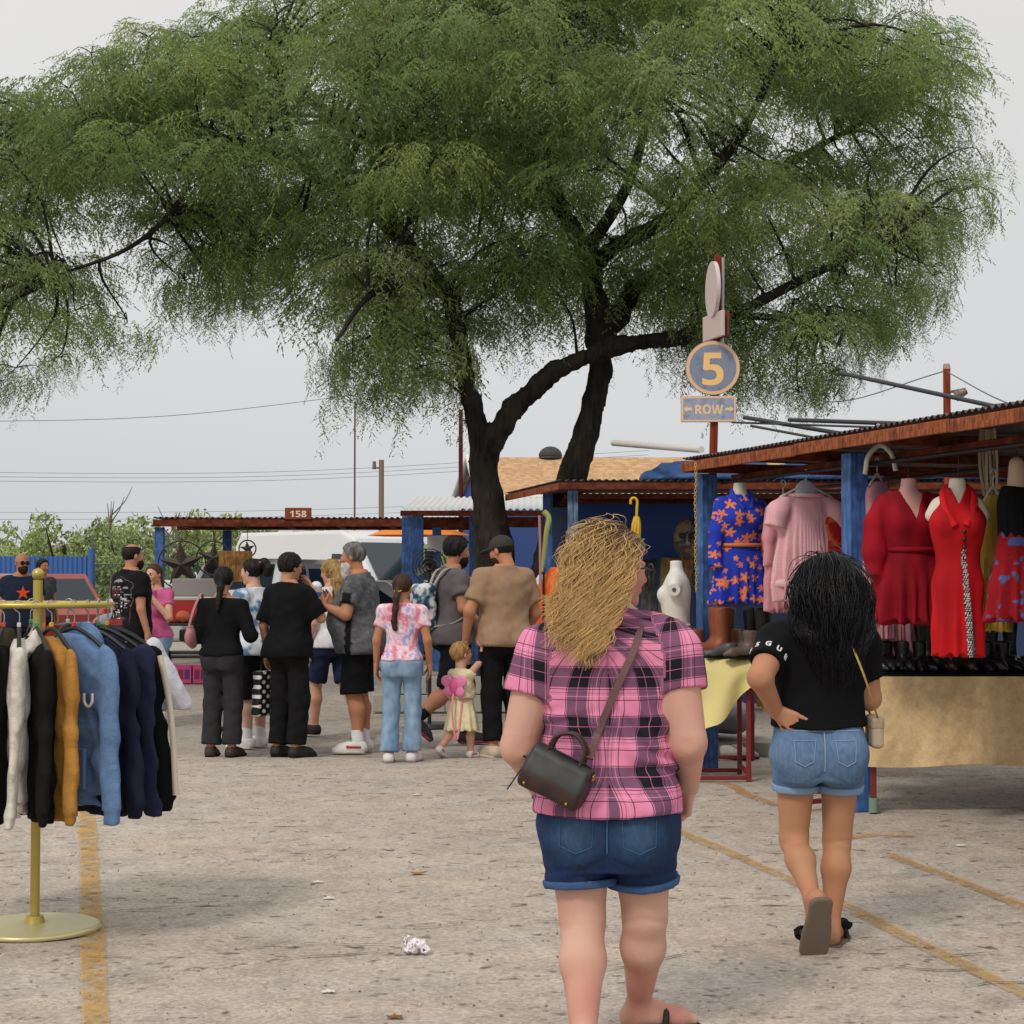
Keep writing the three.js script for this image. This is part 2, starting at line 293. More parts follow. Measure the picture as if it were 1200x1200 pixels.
const tinRoof = mat(C('#7d7470', 0.7), 0.6, { map: rustTex, metalness: 0.25 }), galv = mat(C('#aaa7a2', 0.8), 0.5, { map: rustTex, metalness: 0.3 });
const blackPipe = mat(C('#4a4a50', 0.55), 0.5), steel = mat(C('#b9babb', 0.8), 0.4, { metalness: 0.7 }), darkMetal = mat(C('#2a2422', 0.8), 0.55, { metalness: 0.3 });
const whitePaint = mat(C('#e8e6e0', 0.85), 0.6);
// corrugated sheet: waves across x, length along z
function corrugated(w, l, period = 0.076, amp = 0.009, slope = 0, rows = 6) {
  const n = Math.round(w / period) * 6, P = [], U = [], I = [];
  for (const s of [1, 0]) for (let j = 0; j <= rows; j++) for (let i = 0; i <= n; i++) { const x = i / n * w, z = j / rows * l, y = amp * Math.sin(x / period * 2 * Math.PI) + slope * z + 0.004 * noise(x * 0.7, 1, z * 0.7) + (s ? 0.002 : 0); P.push(x, y, z); U.push(x, z); }
  const row = n + 1, half = row * (rows + 1);
  for (let j = 0; j < rows; j++) for (let i = 0; i < n; i++) { const a = j * row + i; I.push(a, a + row, a + 1, a + 1, a + row, a + row + 1); const b = a + half; I.push(b, b + 1, b + row, b + 1, b + row + 1, b + row); }
  const g = new THREE.BufferGeometry(); g.setAttribute('position', new THREE.BufferAttribute(new Float32Array(P), 3)); g.setAttribute('uv', new THREE.BufferAttribute(new Float32Array(U), 2)); g.setIndex(I); g.computeVertexNormals(); return g;
}

// the same sheet running away from the viewer (towards -z)
function corrugatedBack(...a) { const g = corrugated(...a), p = g.attributes.position, i = g.index; for (let k = 0; k < p.count; k++) p.setZ(k, -p.getZ(k)); for (let k = 0; k < i.count; k += 3) { const t = i.getX(k + 1); i.setX(k + 1, i.getX(k + 2)); i.setX(k + 2, t); } g.computeVertexNormals(); return g; }
// ---------- the big mesquite tree ----------
{
  const D = 21, T = (px, py, dz = 0) => { const q = at(px, py, D); return [q.x, q.y, dz]; };           // tree coordinates: z is towards the viewer, from the trunk
  const root = thing('mesquite_tree', 'large mesquite tree with two dark leaning trunks and drooping feathery green crown', 'tree', [0, 0, -D]);
  // stems and limbs as chains: [px, py, z, radius]
  const chains = [
    [[588, 835, 0, 0.31], [586, 740, 0, 0.25], [580, 640, 0, 0.215], [566, 540, 0, 0.145]],
    [[566, 540, 0, 0.13], [552, 470, 0.05, 0.11], [542, 420, 0.1, 0.105], [528, 350, 0.15, 0.1], [470, 280, 0.3, 0.09], [400, 225, 0.5, 0.075], [330, 195, 0.6, 0.07], [240, 215, 0.7, 0.05], [150, 190, 0.8, 0.035]],
    [[566, 540, 0, 0.13], [600, 480, 0.05, 0.115], [650, 435, 0.12, 0.105], [715, 408, 0.2, 0.1], [790, 402, 0.4, 0.08], [850, 380, 0.7, 0.075], [930, 340, 0.9, 0.05], [1020, 300, 1.0, 0.035]],
    [[628, 830, -0.3, 0.29], [638, 700, -0.3, 0.22], [660, 590, -0.3, 0.19], [690, 500, -0.3, 0.165], [706, 430, -0.3, 0.14], [700, 350, -0.3, 0.125], [688, 290, -0.3, 0.105], [650, 220, -0.3, 0.09], [610, 130, -0.3, 0.08], [590, 40, -0.3, 0.05]],
    [[700, 395, -0.3, 0.14], [728, 365, -0.4, 0.10], [745, 330, -0.5, 0.085], [790, 300, -0.6, 0.07], [860, 240, -0.8, 0.055], [940, 170, -1.0, 0.04], [1040, 110, -1.2, 0.03]],
    [[690, 310, -0.3, 0.12], [720, 288, 0.0, 0.09], [770, 270, 0.4, 0.075], [850, 190, 0.9, 0.05], [900, 90, 1.2, 0.035]],
    [[400, 225, 0.5, 0.07], [350, 185, 0.4, 0.06], [335, 130, 0.2, 0.045], [320, 60, 0.0, 0.03]],
    [[470, 280, 0.3, 0.07], [440, 200, -0.3, 0.055], [420, 110, -0.9, 0.04], [430, 20, -1.2, 0.028]],
    [[650, 220, -0.3, 0.08], [560, 180, -1.0, 0.06], [480, 130, -1.6, 0.04], [380, 90, -1.9, 0.03]],
    [[330, 195, 0.6, 0.055], [240, 160, 0.2, 0.04], [150, 140, 0.0, 0.03], [60, 150, -0.1, 0.02]],
    [[240, 215, 0.7, 0.04], [215, 270, 0.9, 0.03], [170, 310, 1.0, 0.022], [90, 340, 1.0, 0.015]],
    [[688, 290, -0.3, 0.09], [740, 200, -0.9, 0.06], [770, 100, -1.4, 0.045], [790, 10, -1.7, 0.03]],
    [[610, 130, -0.3, 0.06], [660, 60, 0.3, 0.045], [700, -30, 0.6, 0.03]],
    [[528, 350, 0.15, 0.07], [480, 345, 0.8, 0.05], [440, 370, 1.3, 0.035], [410, 420, 1.6, 0.02]],
    [[850, 380, 0.7, 0.05], [910, 390, 1.0, 0.035], [960, 420, 1.2, 0.02]],
  ].map(c => c.map(([x, y, z, r]) => [...T(x, y, z), r]));
  const limbs = []; for (const c of chains) for (let i = 0; i < c.length - 1; i++) limbs.push([c[i], c[i + 1]]);
  // thick wood in one skin with a furrowed bark
  const thick = []; chains.forEach((c) => { for (let i = 0; i < c.length - 1; i++) if (c[i][3] > 0.072) thick.push(cone(c[i], c[i + 1], c[i][3], c[i + 1][3])); });
  const bark = (x, y, z) => {
    let d = 9; for (const f of thick) d = smin(d, f(x, y, z), 0.06); if (d > 0.25) return d;
    const a = Math.abs(noise(x * 14, y * 2.6, z * 14)), b = noise(x * 30, y * 8, z * 30), c = noise(x * 4, y * 1.5, z * 4);
    return d + 0.055 * a + 0.014 * b + 0.03 * c - 0.012;
  };
  const barkC = (x, y, z) => { const t = 0.024 + 0.012 * noise(x * 9, y * 3, z * 9) + 0.012 * noise(x * 40, y * 11, z * 40); return new THREE.Color(t * 1.15, t * 0.97, t * 0.82); };
  part('trunk', nets(bark, [-3.2, -0.1, -1.2], [2.6, 6.6, 1.4], 0.026, { color: barkC, slack: 0.14 }), vmat(0.95), root);
  // thinner limbs
  const thin = []; chains.forEach(c => { const i0 = Math.max(0, c.findIndex(q => q[3] <= 0.075) - 1); const q = c.slice(i0); if (q.length > 1) thin.push(tube(q.map(v => V(v[0], v[1], v[2])), q[0][3], 7, q.length * 5, q[q.length - 1][3])); });
  // crown: an uneven outline in metres, filled with drooping sprays in clumps
  const poly = [[-70, 110], [10, 110], [70, 85], [140, 66], [215, 35], [290, 0], [400, -70], [560, -110], [740, -110], [900, -80], [1010, -45], [1075, 10], [1110, 65], [1130, 135], [1135, 215], [1112, 295], [1080, 345], [1040, 395], [1000, 430], [960, 462], [900, 460], [860, 465], [815, 400], [765, 375], [740, 420], [690, 400], [640, 385], [610, 420], [560, 400], [520, 445], [480, 455], [425, 450], [390, 420], [370, 360], [335, 335], [285, 335], [240, 345], [195, 375], [140, 405], [80, 430], [20, 440], [-70, 460]].map(([x, y]) => { const q = at(x, y, D); return [q.x, q.y]; });
  const inside = (x, y) => { let c = false; for (let i = 0, j = poly.length - 1; i < poly.length; j = i++) { const [a, b] = poly[i], [d, e] = poly[j]; if ((b > y) !== (e > y) && x < (d - a) * (y - b) / (e - b) + a) c = !c; } return c; };
  const edge = (x, y) => { let m = 9; for (let i = 0, j = poly.length - 1; i < poly.length; j = i++) { const [a, b] = poly[i], [d, e] = poly[j], t = clamp(((x - a) * (d - a) + (y - b) * (e - b)) / ((d - a) ** 2 + (e - b) ** 2), 0, 1); m = Math.min(m, Math.hypot(x - a - (d - a) * t, y - b - (e - b) * t)); } return m; };
  const clumps = []; let tries = 0;
  while (clumps.length < 590 && tries++ < 60000) {
    const x = rr(-7, 6), y = rr(3.6, 9.6); if (!inside(x, y)) continue;
    const e = edge(x, y), th = Math.min(3.1, 0.5 + 1.15 * e), z = rr(-1, 1) * th, r = rr(0.3, 0.58) * (e < 0.35 ? 0.75 : 1);
    if (noise(x * 0.85 + 4, y * 1.1, z * 0.8) < -0.25) continue;                                       // open pockets where sky and limbs show
    if (clumps.some(c => (c[0] - x) ** 2 + ((c[1] - y) * 1.35) ** 2 + (c[2] - z) ** 2 < 0.40 ** 2)) continue;
    clumps.push([x, y, z, r, e]);
  }
  const twigs = [];
  for (const [x, y, z, r] of clumps) { // a twig from the nearest limb to each clump
    let best = 99, bp = null; for (const [a, b] of limbs) { if (a[3] > 0.135) continue; const t = clamp(((x - a[0]) * (b[0] - a[0]) + (y - a[1]) * (b[1] - a[1]) + (z - a[2]) * (b[2] - a[2])) / ((b[0] - a[0]) ** 2 + (b[1] - a[1]) ** 2 + (b[2] - a[2]) ** 2), 0, 1); const q = V(lerp(a[0], b[0], t), lerp(a[1], b[1], t), lerp(a[2], b[2], t)), d = q.distanceTo(V(x, y, z)) + (q.y > y ? 0.25 : 0); if (d < best) { best = d; bp = q; } }
    const e = V(x, y, z), m = bp.clone().lerp(e, 0.5); m.y += 0.12 * best + rr(-0.1, 0.15); m.x += rr(-0.15, 0.15) * best; m.z += rr(-0.15, 0.15) * best;
    const e2 = e.clone().add(V((x - bp.x) * 0.15 + rr(-0.2, 0.2), -0.25 * r, rr(-0.3, 0.3))); twigs.push(tube([bp, m, e, e2], 0.010 + 0.010 * best, 4, 9, 0.004));
    for (let k = 0; k < 3; k++) { const a = rnd() * 6.28; twigs.push(tube([e, e.clone().add(V(Math.cos(a) * r * 0.6, 0.12 * r, Math.sin(a) * r * 0.6)), e.clone().add(V(Math.cos(a) * r * 1.1, -0.3 * r, Math.sin(a) * r * 1.1))], 0.008, 3, 4, 0.003)); }
  }
  const limbGeo = merge([...thin, ...twigs]); paintGeo(limbGeo, barkC); part('limbs', limbGeo, vmat(0.95), root);
  // sprays: an arching stem with paired feather leaves; a clump holds a few dozen of them
  function clumpGeo(k, hanging) {
    const P = [], Cc = [], q = V(0, 0, 0), Q = new THREE.Quaternion(), r = rnd;
    const spray = (o, Q, sc, col) => {
      const w = r() * 6, tf = v => v.multiplyScalar(sc).applyQuaternion(Q).add(o);
      for (let i = 0; i < 7; i++) { const t = 0.1 + 0.9 * i / 6, px = 0.03 * Math.sin(t * 4 + w), py = 0.10 * t - 0.34 * t * t, pz = 0.40 * t;
        for (const sd of [-1, 1]) { const d0 = V(sd * (0.7 + 0.4 * r()), -0.5 - 0.6 * r(), 0.25 + 0.6 * r()).normalize(), L = 0.115 * (0.7 + 0.6 * r());
          for (let k = 0; k < 4; k++) { const f = L * (k + 0.2) / 3.6, e = k % 2 ? 1 : -1, b = V(px + d0.x * f, py + d0.y * f, pz + d0.z * f), d = V(d0.x * 0.038 + 0.02 * e * r(), d0.y * 0.038 - 0.022 * r(), d0.z * 0.038 + 0.026 * e * (r() - 0.2)), sdv = V(r() - 0.5, 0.4 * r(), r() - 0.5).normalize().multiplyScalar(0.0115);
            const t2 = 0.85 + 0.3 * r();
            for (const v of [b.clone().sub(sdv), b.clone().add(d), b.clone().addScaledVector(d, 0.35).add(sdv)]) { tf(v); P.push(v.x, v.y, v.z); Cc.push(col.r * t2, col.g * t2, col.b * t2); } } } }
    };
    const n = hanging ? 32 : 48, R = 0.5, hue = r();
    for (let i = 0; i < n; i++) {
      const a = r() * 6.283, u = Math.pow(r(), 0.5), up = rr(-0.4, 0.55);
      Q.setFromEuler(new THREE.Euler(hanging ? rr(0.3, 1.2) : rr(-0.25, 0.7), -a + Math.PI / 2 + rr(-0.5, 0.5), rr(-0.3, 0.3), 'YXZ'));
      const t = rr(0.82, 1.2), yel = clamp(hue * 0.5 + r() * 0.5, 0, 1);
      spray(V(Math.cos(a) * u * R, up * R * 0.7 * (1 - 0.5 * u * u), Math.sin(a) * u * R), Q, rr(0.7, 1.2), new THREE.Color((0.19 + 0.085 * yel) * t, (0.29 + 0.05 * yel) * t, (0.105 + 0.008 * yel) * t));
    }
    for (let i = 0; i < (hanging ? 9 : 1); i++) { // strings that hang below
      const o = V(rr(-1, 1) * R, rr(-0.3, 0) * R, rr(-1, 1) * R), m = 2 + Math.floor(r() * 3), a = r() * 6.28;
      for (let k = 0; k < m; k++) { Q.setFromEuler(new THREE.Euler(rr(1.0, 1.4), a + rr(-0.6, 0.6) + k * 2.2, 0, 'YXZ')); const t = rr(0.85, 1.15); spray(o, Q, rr(0.6, 0.9), new THREE.Color(0.2 * t, 0.29 * t, 0.098 * t)); o.y -= 0.19; o.x += rr(-0.03, 0.03); }
    }
    const g = new THREE.BufferGeometry(); g.setAttribute('position', new THREE.BufferAttribute(new Float32Array(P), 3)); g.setAttribute('color', new THREE.BufferAttribute(new Float32Array(Cc), 3)); g.computeVertexNormals(); return g;
  }
  const M = new THREE.Matrix4(), Q = new THREE.Quaternion(), leafM = vmat(0.95, { side: THREE.DoubleSide, transmission: 0.5, thickness: 0 });
  const NV = 7, list = Array.from({ length: NV }, () => []);
  for (const [x, y, z, r, e] of clumps) {
    const low = e < 0.6 && !inside(x, y - 0.65), v = low ? 4 + Math.floor(rnd() * 3) : Math.floor(rnd() * 4), s = r / 0.5;
    M.compose(V(x, y, z), Q.setFromEuler(new THREE.Euler(rr(-0.15, 0.15), rnd() * 6.28, rr(-0.15, 0.15))), V(s, s * rr(0.85, 1.1), s)); const t = rr(0.82, 1.18);
    list[v].push([M.clone(), new THREE.Color(t * rr(0.93, 1.1), t, t * rr(0.85, 1.1))]);
  }
  list.forEach((l, k) => { const im = new THREE.InstancedMesh(clumpGeo(k, k >= 4), leafM, l.length); l.forEach(([m, c], i) => { im.setMatrixAt(i, m); im.setColorAt(i, c); }); im.name = 'crown'; im.userData.kind = 'stuff'; im.castShadow = im.receiveShadow = true; root.add(im); });
  console.log('tree', clumps.length);

  // low block wall round the foot of the tree
  const pw = thing('planter_wall', 'low grey concrete wall around the foot of the mesquite tree', 'wall', [0.15, 0, -20.1]);
  const cm = mat(C('#b3aea5', 0.75), 0.95);
  for (let j = 0; j < 2; j++) for (let i = 0; i < 7; i++) { const x = -1.5 + i * 0.405 + (j % 2) * 0.2; part('block', box(0.395, 0.19, 0.19, x, 0.1 + j * 0.2, 0, 0.01), cm, pw); }

  // trees and brush beyond the fence
  const lm = vmat(0.8, { side: THREE.DoubleSide }), tm = mat(C('#5b4d40', 0.6), 0.95);
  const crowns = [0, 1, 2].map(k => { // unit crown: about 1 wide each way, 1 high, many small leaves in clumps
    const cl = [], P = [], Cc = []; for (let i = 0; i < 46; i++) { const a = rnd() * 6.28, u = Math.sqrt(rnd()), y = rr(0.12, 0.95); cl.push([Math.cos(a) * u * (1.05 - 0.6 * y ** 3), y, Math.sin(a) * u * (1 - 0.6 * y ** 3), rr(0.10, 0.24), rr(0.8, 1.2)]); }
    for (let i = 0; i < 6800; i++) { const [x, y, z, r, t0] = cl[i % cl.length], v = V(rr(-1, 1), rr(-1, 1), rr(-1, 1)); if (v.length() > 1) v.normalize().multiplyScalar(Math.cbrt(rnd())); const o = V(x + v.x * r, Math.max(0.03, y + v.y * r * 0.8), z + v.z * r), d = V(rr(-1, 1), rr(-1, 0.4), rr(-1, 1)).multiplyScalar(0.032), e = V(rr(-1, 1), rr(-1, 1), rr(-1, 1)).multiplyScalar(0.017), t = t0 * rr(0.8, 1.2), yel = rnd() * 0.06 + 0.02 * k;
      for (const q of [o.clone().sub(d), o.clone().add(e), o.clone().add(d), o.clone().sub(d), o.clone().add(d), o.clone().sub(e)]) { P.push(q.x, q.y, q.z); Cc.push((0.26 + yel) * t, (0.34 + yel * 0.7) * t, 0.15 * t); } }  // leaf green mixed paler, so distance haze is painted into the colour
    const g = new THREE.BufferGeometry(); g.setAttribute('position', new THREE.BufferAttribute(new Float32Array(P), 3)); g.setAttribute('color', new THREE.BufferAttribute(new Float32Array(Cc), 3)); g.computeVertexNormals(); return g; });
  const far = [[-25, 655, 4, 56, 3.2, 2.0], [40, 628, 0, 58, 2.5, 3.0], [78, 603, 1, 57, 2.6, 3.3], [118, 622, 2, 60, 2.2, 2.6], [152, 618, 0, 56, 2.6, 2.9], [196, 606, 1, 58, 2.7, 3.0], [232, 612, 2, 61, 2.3, 2.7], [268, 605, 0, 58, 2.6, 3.0], [310, 612, 1, 60, 2.4, 2.8], [350, 622, 2, 57, 2.6, 2.4], [395, 625, 0, 60, 2.5, 2.4], [440, 628, 1, 58, 2.4, 2.4], [490, 640, 2, 62, 2.8, 2.2], [545, 640, 0, 60, 2.8, 2.2], [15, 645, 3, 50, 1.8, 2.0]];
  const notes = ['left of the tall blue sheet fence end', 'behind the bald man in navy', 'with rounded top behind the blue sheet fence', 'in the gap beside the blue fence post', 'behind the balding man in black', 'behind the large metal star', 'above the smaller metal star', 'at the rusty shade roof beside the number plate', 'behind the long white roof rack', 'behind the white van roof', 'behind the grey bearded man', 'by the wooden utility pole', 'beyond the orange canopy', 'behind the tree trunk base', 'low behind the red car'];
  far.forEach(([px, py, kind, d, rx, h], n) => {
    const top = at(px, py, d), t = thing('brush_tree', 'leafy brush tree in haze-paled green ' + notes[n], 'tree', [top.x, 0, -d], 0, 'brush trees beyond the fence');
    part('trunk', [tube([V(0, 0, 0), V(0.1, top.y * 0.4, 0.1), V(-0.1, top.y * 0.75, 0)], 0.14, 6, 8, 0.05), ...[0, 1, 2, 3].map(k => tube([V(0.05, top.y * 0.35, 0), V(Math.cos(k * 1.7) * rx * 0.4, top.y * 0.6, Math.sin(k * 1.7) * rx * 0.4), V(Math.cos(k * 1.7) * rx * 0.7, top.y * 0.85, Math.sin(k * 1.7) * rx * 0.6)], 0.06, 5, 6, 0.02))], tm, t);
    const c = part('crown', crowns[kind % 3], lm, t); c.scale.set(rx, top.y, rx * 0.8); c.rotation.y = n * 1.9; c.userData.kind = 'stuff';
  });
  // bare saplings standing out of the brush
  [[128, 590, 55, 'bare twiggy sapling rising above the blue fence post'], [208, 600, 57, 'bare twiggy sapling rising above the rusty roof corner'], [188, 625, 54, 'short bare sapling beside the blue roof post']].forEach(([px, py, d, lab]) => {
    const top = at(px, py, d), t = thing('bare_sapling', lab, 'tree', [top.x, 0, -d], 0, 'bare saplings beyond the fence'); const g = [];
    g.push(tube([V(0, 0, 0), V(0.1, top.y * 0.5, 0), V(-0.05, top.y, 0)], 0.06, 5, 8, 0.012)); for (let i = 0; i < 9; i++) { const y = top.y * rr(0.5, 0.9), a = rnd() * 6.28, l = rr(0.5, 1.0); g.push(tube([V(0.02, y, 0), V(Math.cos(a) * l * 0.5, y + l * 0.5, Math.sin(a) * l * 0.5), V(Math.cos(a) * l * 0.75, y + l, Math.sin(a) * l * 0.75)], 0.025, 4, 5, 0.008)); }
    part('trunk', g, mat(C('#8d8378', 0.6), 0.9), t);
  });
}
// ---------- the clothes stall on the right ----------
const RU = V(0.282, 0, 0.959).normalize(), RV = V(0.959, 0, -0.282).normalize(), RA = V(1.43, 0, -13.93);      // along the row, into the stall, first post
const rowAt = (s, v, y) => RA.clone().addScaledVector(RU, s).addScaledVector(RV, v).setY(y);
const rowTurn = Math.atan2(-RU.z, RU.x);                                                                       // local +x runs along the row towards the viewer
{
  const t = thing('market_stall', 'open clothes stall with blue posts and rusty corrugated roof over hanging dresses', 'stall', [RA.x, 0, RA.z], rowTurn);
  // local frame: x along the row, -z into the stall
  const S = 8.1, Dp = 3.1, Y = 2.365;
  for (const [x, z] of [[0, -0.09], [2.48, -0.09], [5.0, -0.09], [7.7, -0.09]]) part('post', box(0.13, Y - 0.06, 0.13, x, (Y - 0.06) / 2, z, 0.008), bluePaint, t);
  for (const x of [0.1, 2.5, 5.0, 7.7]) part('rear_post', box(0.11, Y - 0.1, 0.11, x, (Y - 0.1) / 2, -Dp + 0.1, 0.008), bluePaint, t);
  const roof = part('roof', corrugatedBack(S, Dp + 0.3, 0.068, 0.011, -0.012).translate(-0.02, 0, 0), tinRoof, t); roof.position.set(0, Y + 0.055, 0.1);
  for (let i = 0; i < 4; i++) { const a = -0.02 + i * S / 4; part('fascia_board', place(box(S / 4 - 0.012, 0.075, 0.028, 0, 0, 0, 0.004), a + S / 8, Y - 0.012 + (i % 2) * 0.003, 0.105, 0, 0, 0.003 * (i % 3 - 1)), rustWood, t); }
  part('end_fascia', box(0.03, 0.075, Dp, -0.03, Y - 0.01, -Dp / 2 + 0.08), rustWood, t);
  for (let i = 0; i < 6; i++) part('rafter', box(0.05, 0.07, Dp, 0.1 + i * 1.5, Y - 0.02, -Dp / 2), rustMetal, t);
  for (let i = 0; i < 3; i++) part('purlin', box(S - 0.1, 0.045, 0.07, S / 2 - 0.1, Y - 0.08, -0.35 - i * 1.25), rustMetal, t);
  part('hanging_rail', place(new THREE.CylinderGeometry(0.014, 0.014, S - 0.4, 10), S / 2 - 0.1, Y - 0.13, -0.18, 0, 0, Math.PI / 2), darkMetal, t);
  part('hanging_rail', place(new THREE.CylinderGeometry(0.014, 0.014, S - 0.4, 10), S / 2 - 0.1, Y - 0.16, -0.95, 0, 0, Math.PI / 2), darkMetal, t);
}
// dark cloths that close the rear of the stall
function drape(w, h, waves, amp, color, sag = 0.02, n = 60) { // hanging cloth, top edge at y=0
  const g = new THREE.PlaneGeometry(w, h, n, 24), p = g.attributes.position, s = rnd() * 50;
  for (let i = 0; i < p.count; i++) { const x = p.getX(i), y = p.getY(i) - h / 2, f = 0.35 + 0.65 * (-y / h); p.setXYZ(i, x, y - sag * Math.cos(x / w * Math.PI * 5) * (-y / h), amp * f * (Math.sin(x / w * waves * 6.28 + 0.8 * noise(x * 2, y, s)) + 0.7 * noise(x * 3.3, y * 1.2, s)) ); }
  g.computeVertexNormals(); return g;
}
{
  const navy = mat(C('#5673ab', 0.9), 0.95, { side: THREE.DoubleSide });
  const b = single('blue_curtain', drape(5.6, 2.1, 14, 0.035), navy, 'blue tarpaulin curtain closing the back of the dress stall', 'curtain'); b.position.copy(rowAt(4.5, 2.85, 2.2)); b.rotation.y = rowTurn;
}
// black pipes stored on the stall roof
[[[985, 437, 11.6], [1165, 476, 10.6], 0.014, 'longest black pipe jutting up from the clothes stall roof'], [[872, 489, 13.6], [985, 508, 12.8], 0.016, 'black pipe end sticking out of the roof beside the row sign'], [[925, 492, 13.4], [1070, 497, 12.0], 0.016, 'black pipe lying level along the clothes stall roof'], [[858, 495, 13.8], [1035, 501, 12.2], 0.008, 'thin black rod lying across the clothes stall roof'], [[880, 499, 13.5], [955, 513, 12.9], 0.010, 'short black pipe end below the level roof pipe']].forEach(([a, b, r, lab]) => {
  const A = at(...a), B = at(...b); B.y = Math.max(B.y, 2.46); single('roof_pipe', [bar(A, B, r, 10), bar(B, B.clone().add(B.clone().sub(A).setLength(0.5).setY(0)), r, 10)], blackPipe, lab, 'pipe', 'pipes on the stall roof');
});
single('roof_rod', bar(at(1029, 499, 11.5), at(1062, 517, 11.15), 0.016, 10), steel, 'short grey tube hanging over the roof edge at the blue post', 'pipe');
single('white_pole', bar(at(719, 519, 19.5), at(822, 527, 17.2), 0.035, 12), whitePaint, 'long white pole resting on the farther stall roof', 'pole');

// ---------- row sign ----------
{
  const d = 14.0, base = at(828, 600, d), t = thing('row_sign', 'rusty pole with round blue sign numbered five above a ROW plate', 'sign', [base.x, 0, -d]);
  const top = at(842, 300, d).sub(V(base.x, 0, -d)), Lp = t2 => V(lerp(0, top.x, t2), lerp(0, top.y, t2), 0);
  part('pole', bar(V(-0.02, 0, 0), V(top.x, top.y, 0), 0.032, 12), mat(C('#b5553c', 0.7), 0.8, { map: rustTex }), t);
  part('antenna', bar(V(top.x + 0.02, top.y - 0.9, 0.04), V(top.x + 0.03, top.y - 0.02, 0.04), 0.012, 8), steel, t);
  const faded = (g, w, h) => { for (let i = 0; i < 260; i++) { g.fillStyle = ['rgba(120,140,170,0.10)', 'rgba(70,70,90,0.10)', 'rgba(150,140,140,0.08)'][i % 3]; g.beginPath(); g.ellipse(rnd() * w, rnd() * h, rr(4, 40), rr(4, 30), rnd() * 3, 0, 7); g.fill(); } };
  const five = canvasTex(512, 512, (g, w) => { g.fillStyle = '#7c889c'; g.fillRect(0, 0, w, w); faded(g, w, w); g.strokeStyle = '#dfb88f'; g.lineWidth = 30; g.beginPath(); g.arc(256, 256, 238, 0, 7); g.stroke(); g.fillStyle = '#f0c27e'; g.font = 'bold 430px sans-serif'; g.textAlign = 'center'; g.textBaseline = 'middle'; g.fillText('5', 256, 270); });
  const row = canvasTex(512, 240, (g, w, h) => { g.fillStyle = '#9aa4b8'; g.fillRect(0, 0, w, h); faded(g, w, h); g.strokeStyle = '#dcbda0'; g.lineWidth = 18; g.strokeRect(9, 9, w - 18, h - 18); g.fillStyle = '#f0c690'; g.font = 'bold 118px sans-serif'; g.textAlign = 'center'; g.textBaseline = 'middle'; g.fillText('ROW', 256, 124);
    for (const s of [-1, 1]) { const x = 256 + s * 215; g.beginPath(); g.moveTo(x + s * 18, 120); g.lineTo(x - s * 14, 92); g.lineTo(x - s * 14, 108); g.lineTo(x - s * 58, 108); g.lineTo(x - s * 58, 132); g.lineTo(x - s * 14, 132); g.lineTo(x - s * 14, 148); g.closePath(); g.fill(); } });
  const rim = mat(C('#c9b6a6', 0.8), 0.6), loc = (px, py, z) => { const q = at(px, py, d); return V(q.x - base.x, q.y, z); };
  const cf = loc(834.5, 432, 0.05), R = 0.213;
  const disc = part('round_plate', new THREE.CylinderGeometry(R, R, 0.02, 48).rotateX(Math.PI / 2).translate(cf.x, cf.y, 0.045), rim, t);
  const face = new THREE.CircleGeometry(R - 0.002, 48); part('number_face', face.translate(cf.x, cf.y, 0.058), mat('#ffffff', 0.55, { map: five }), t);
  const rf = loc(829.5, 480, 0.05); part('row_plate', box(0.434, 0.207, 0.02, rf.x, rf.y, 0.045, 0.012), rim, t);
  part('row_face', new THREE.PlaneGeometry(0.426, 0.199).translate(rf.x, rf.y, 0.058), mat('#ffffff', 0.55, { map: row }), t);
  // upper pair of plates, turned to the side
  const uf = loc(838, 340, 0), up = new THREE.CylinderGeometry(0.22, 0.22, 0.03, 40).rotateX(Math.PI / 2); part('side_round_plate', place(up, uf.x - 0.02, uf.y, 0.02, 0, -1.47, 0), mat(C('#d8c9c6', 0.85), 0.6), t);
  const us = loc(836, 383, 0); part('side_row_plate', place(new RoundedBoxGeometry(0.42, 0.2, 0.03, 2, 0.008), us.x, us.y, 0.02, 0, -1.32, 0), mat(C('#d3bfbb', 0.85), 0.6), t);
  part('side_row_back', place(new RoundedBoxGeometry(0.4, 0.19, 0.02, 2, 0.005), us.x + 0.045, us.y, -0.01, 0, -1.32, 0), mat(C('#8a4a44', 0.7), 0.8), t);
}
// orange-red mast with a lamp and wires, behind the stall
{
  const d = 17, b = at(1110, 500, d), t = thing('red_mast', 'rusty orange mast with small lamps standing behind the clothes stall', 'mast', [b.x, 0, -d]), top = at(1110, 432, d).y;
  part('pole', cyl(0.035, 0.04, top, 0, top / 2, 0, 12), mat(C('#c0664a', 0.75), 0.8, { map: rustTex }), t);
  part('cap', cyl(0.03, 0.038, 0.05, 0, top + 0.02, 0, 12), mat(C('#b89a86', 0.8), 0.7), t);
  part('lamp', [place(new THREE.CylinderGeometry(0.03, 0.06, 0.12, 12), 0.12, top - 0.24, 0.05, 0.5, 0, -1.1), bar(V(0, top - 0.22, 0), V(0.1, top - 0.22, 0.03), 0.014, 6)], galv, t);
  part('lamp', [place(new THREE.CylinderGeometry(0.028, 0.05, 0.1, 12), 0.06, top - 0.5, 0.05, 0.4, 0, -0.8)], whitePaint, t);
}
function wire(a, b, sag, r, lab, grp) { const m = a.clone().lerp(b, 0.5); m.y -= sag; return single('overhead_wire', tube([a, m, b], r, 4, 24), mat(C('#8a8e92', 0.7), 0.7), lab, 'wire', grp); }
wire(at(1110, 436, 17), at(1330, 500, 9), 0.1, 0.006, 'wire running from the red mast top over the clothes stall');
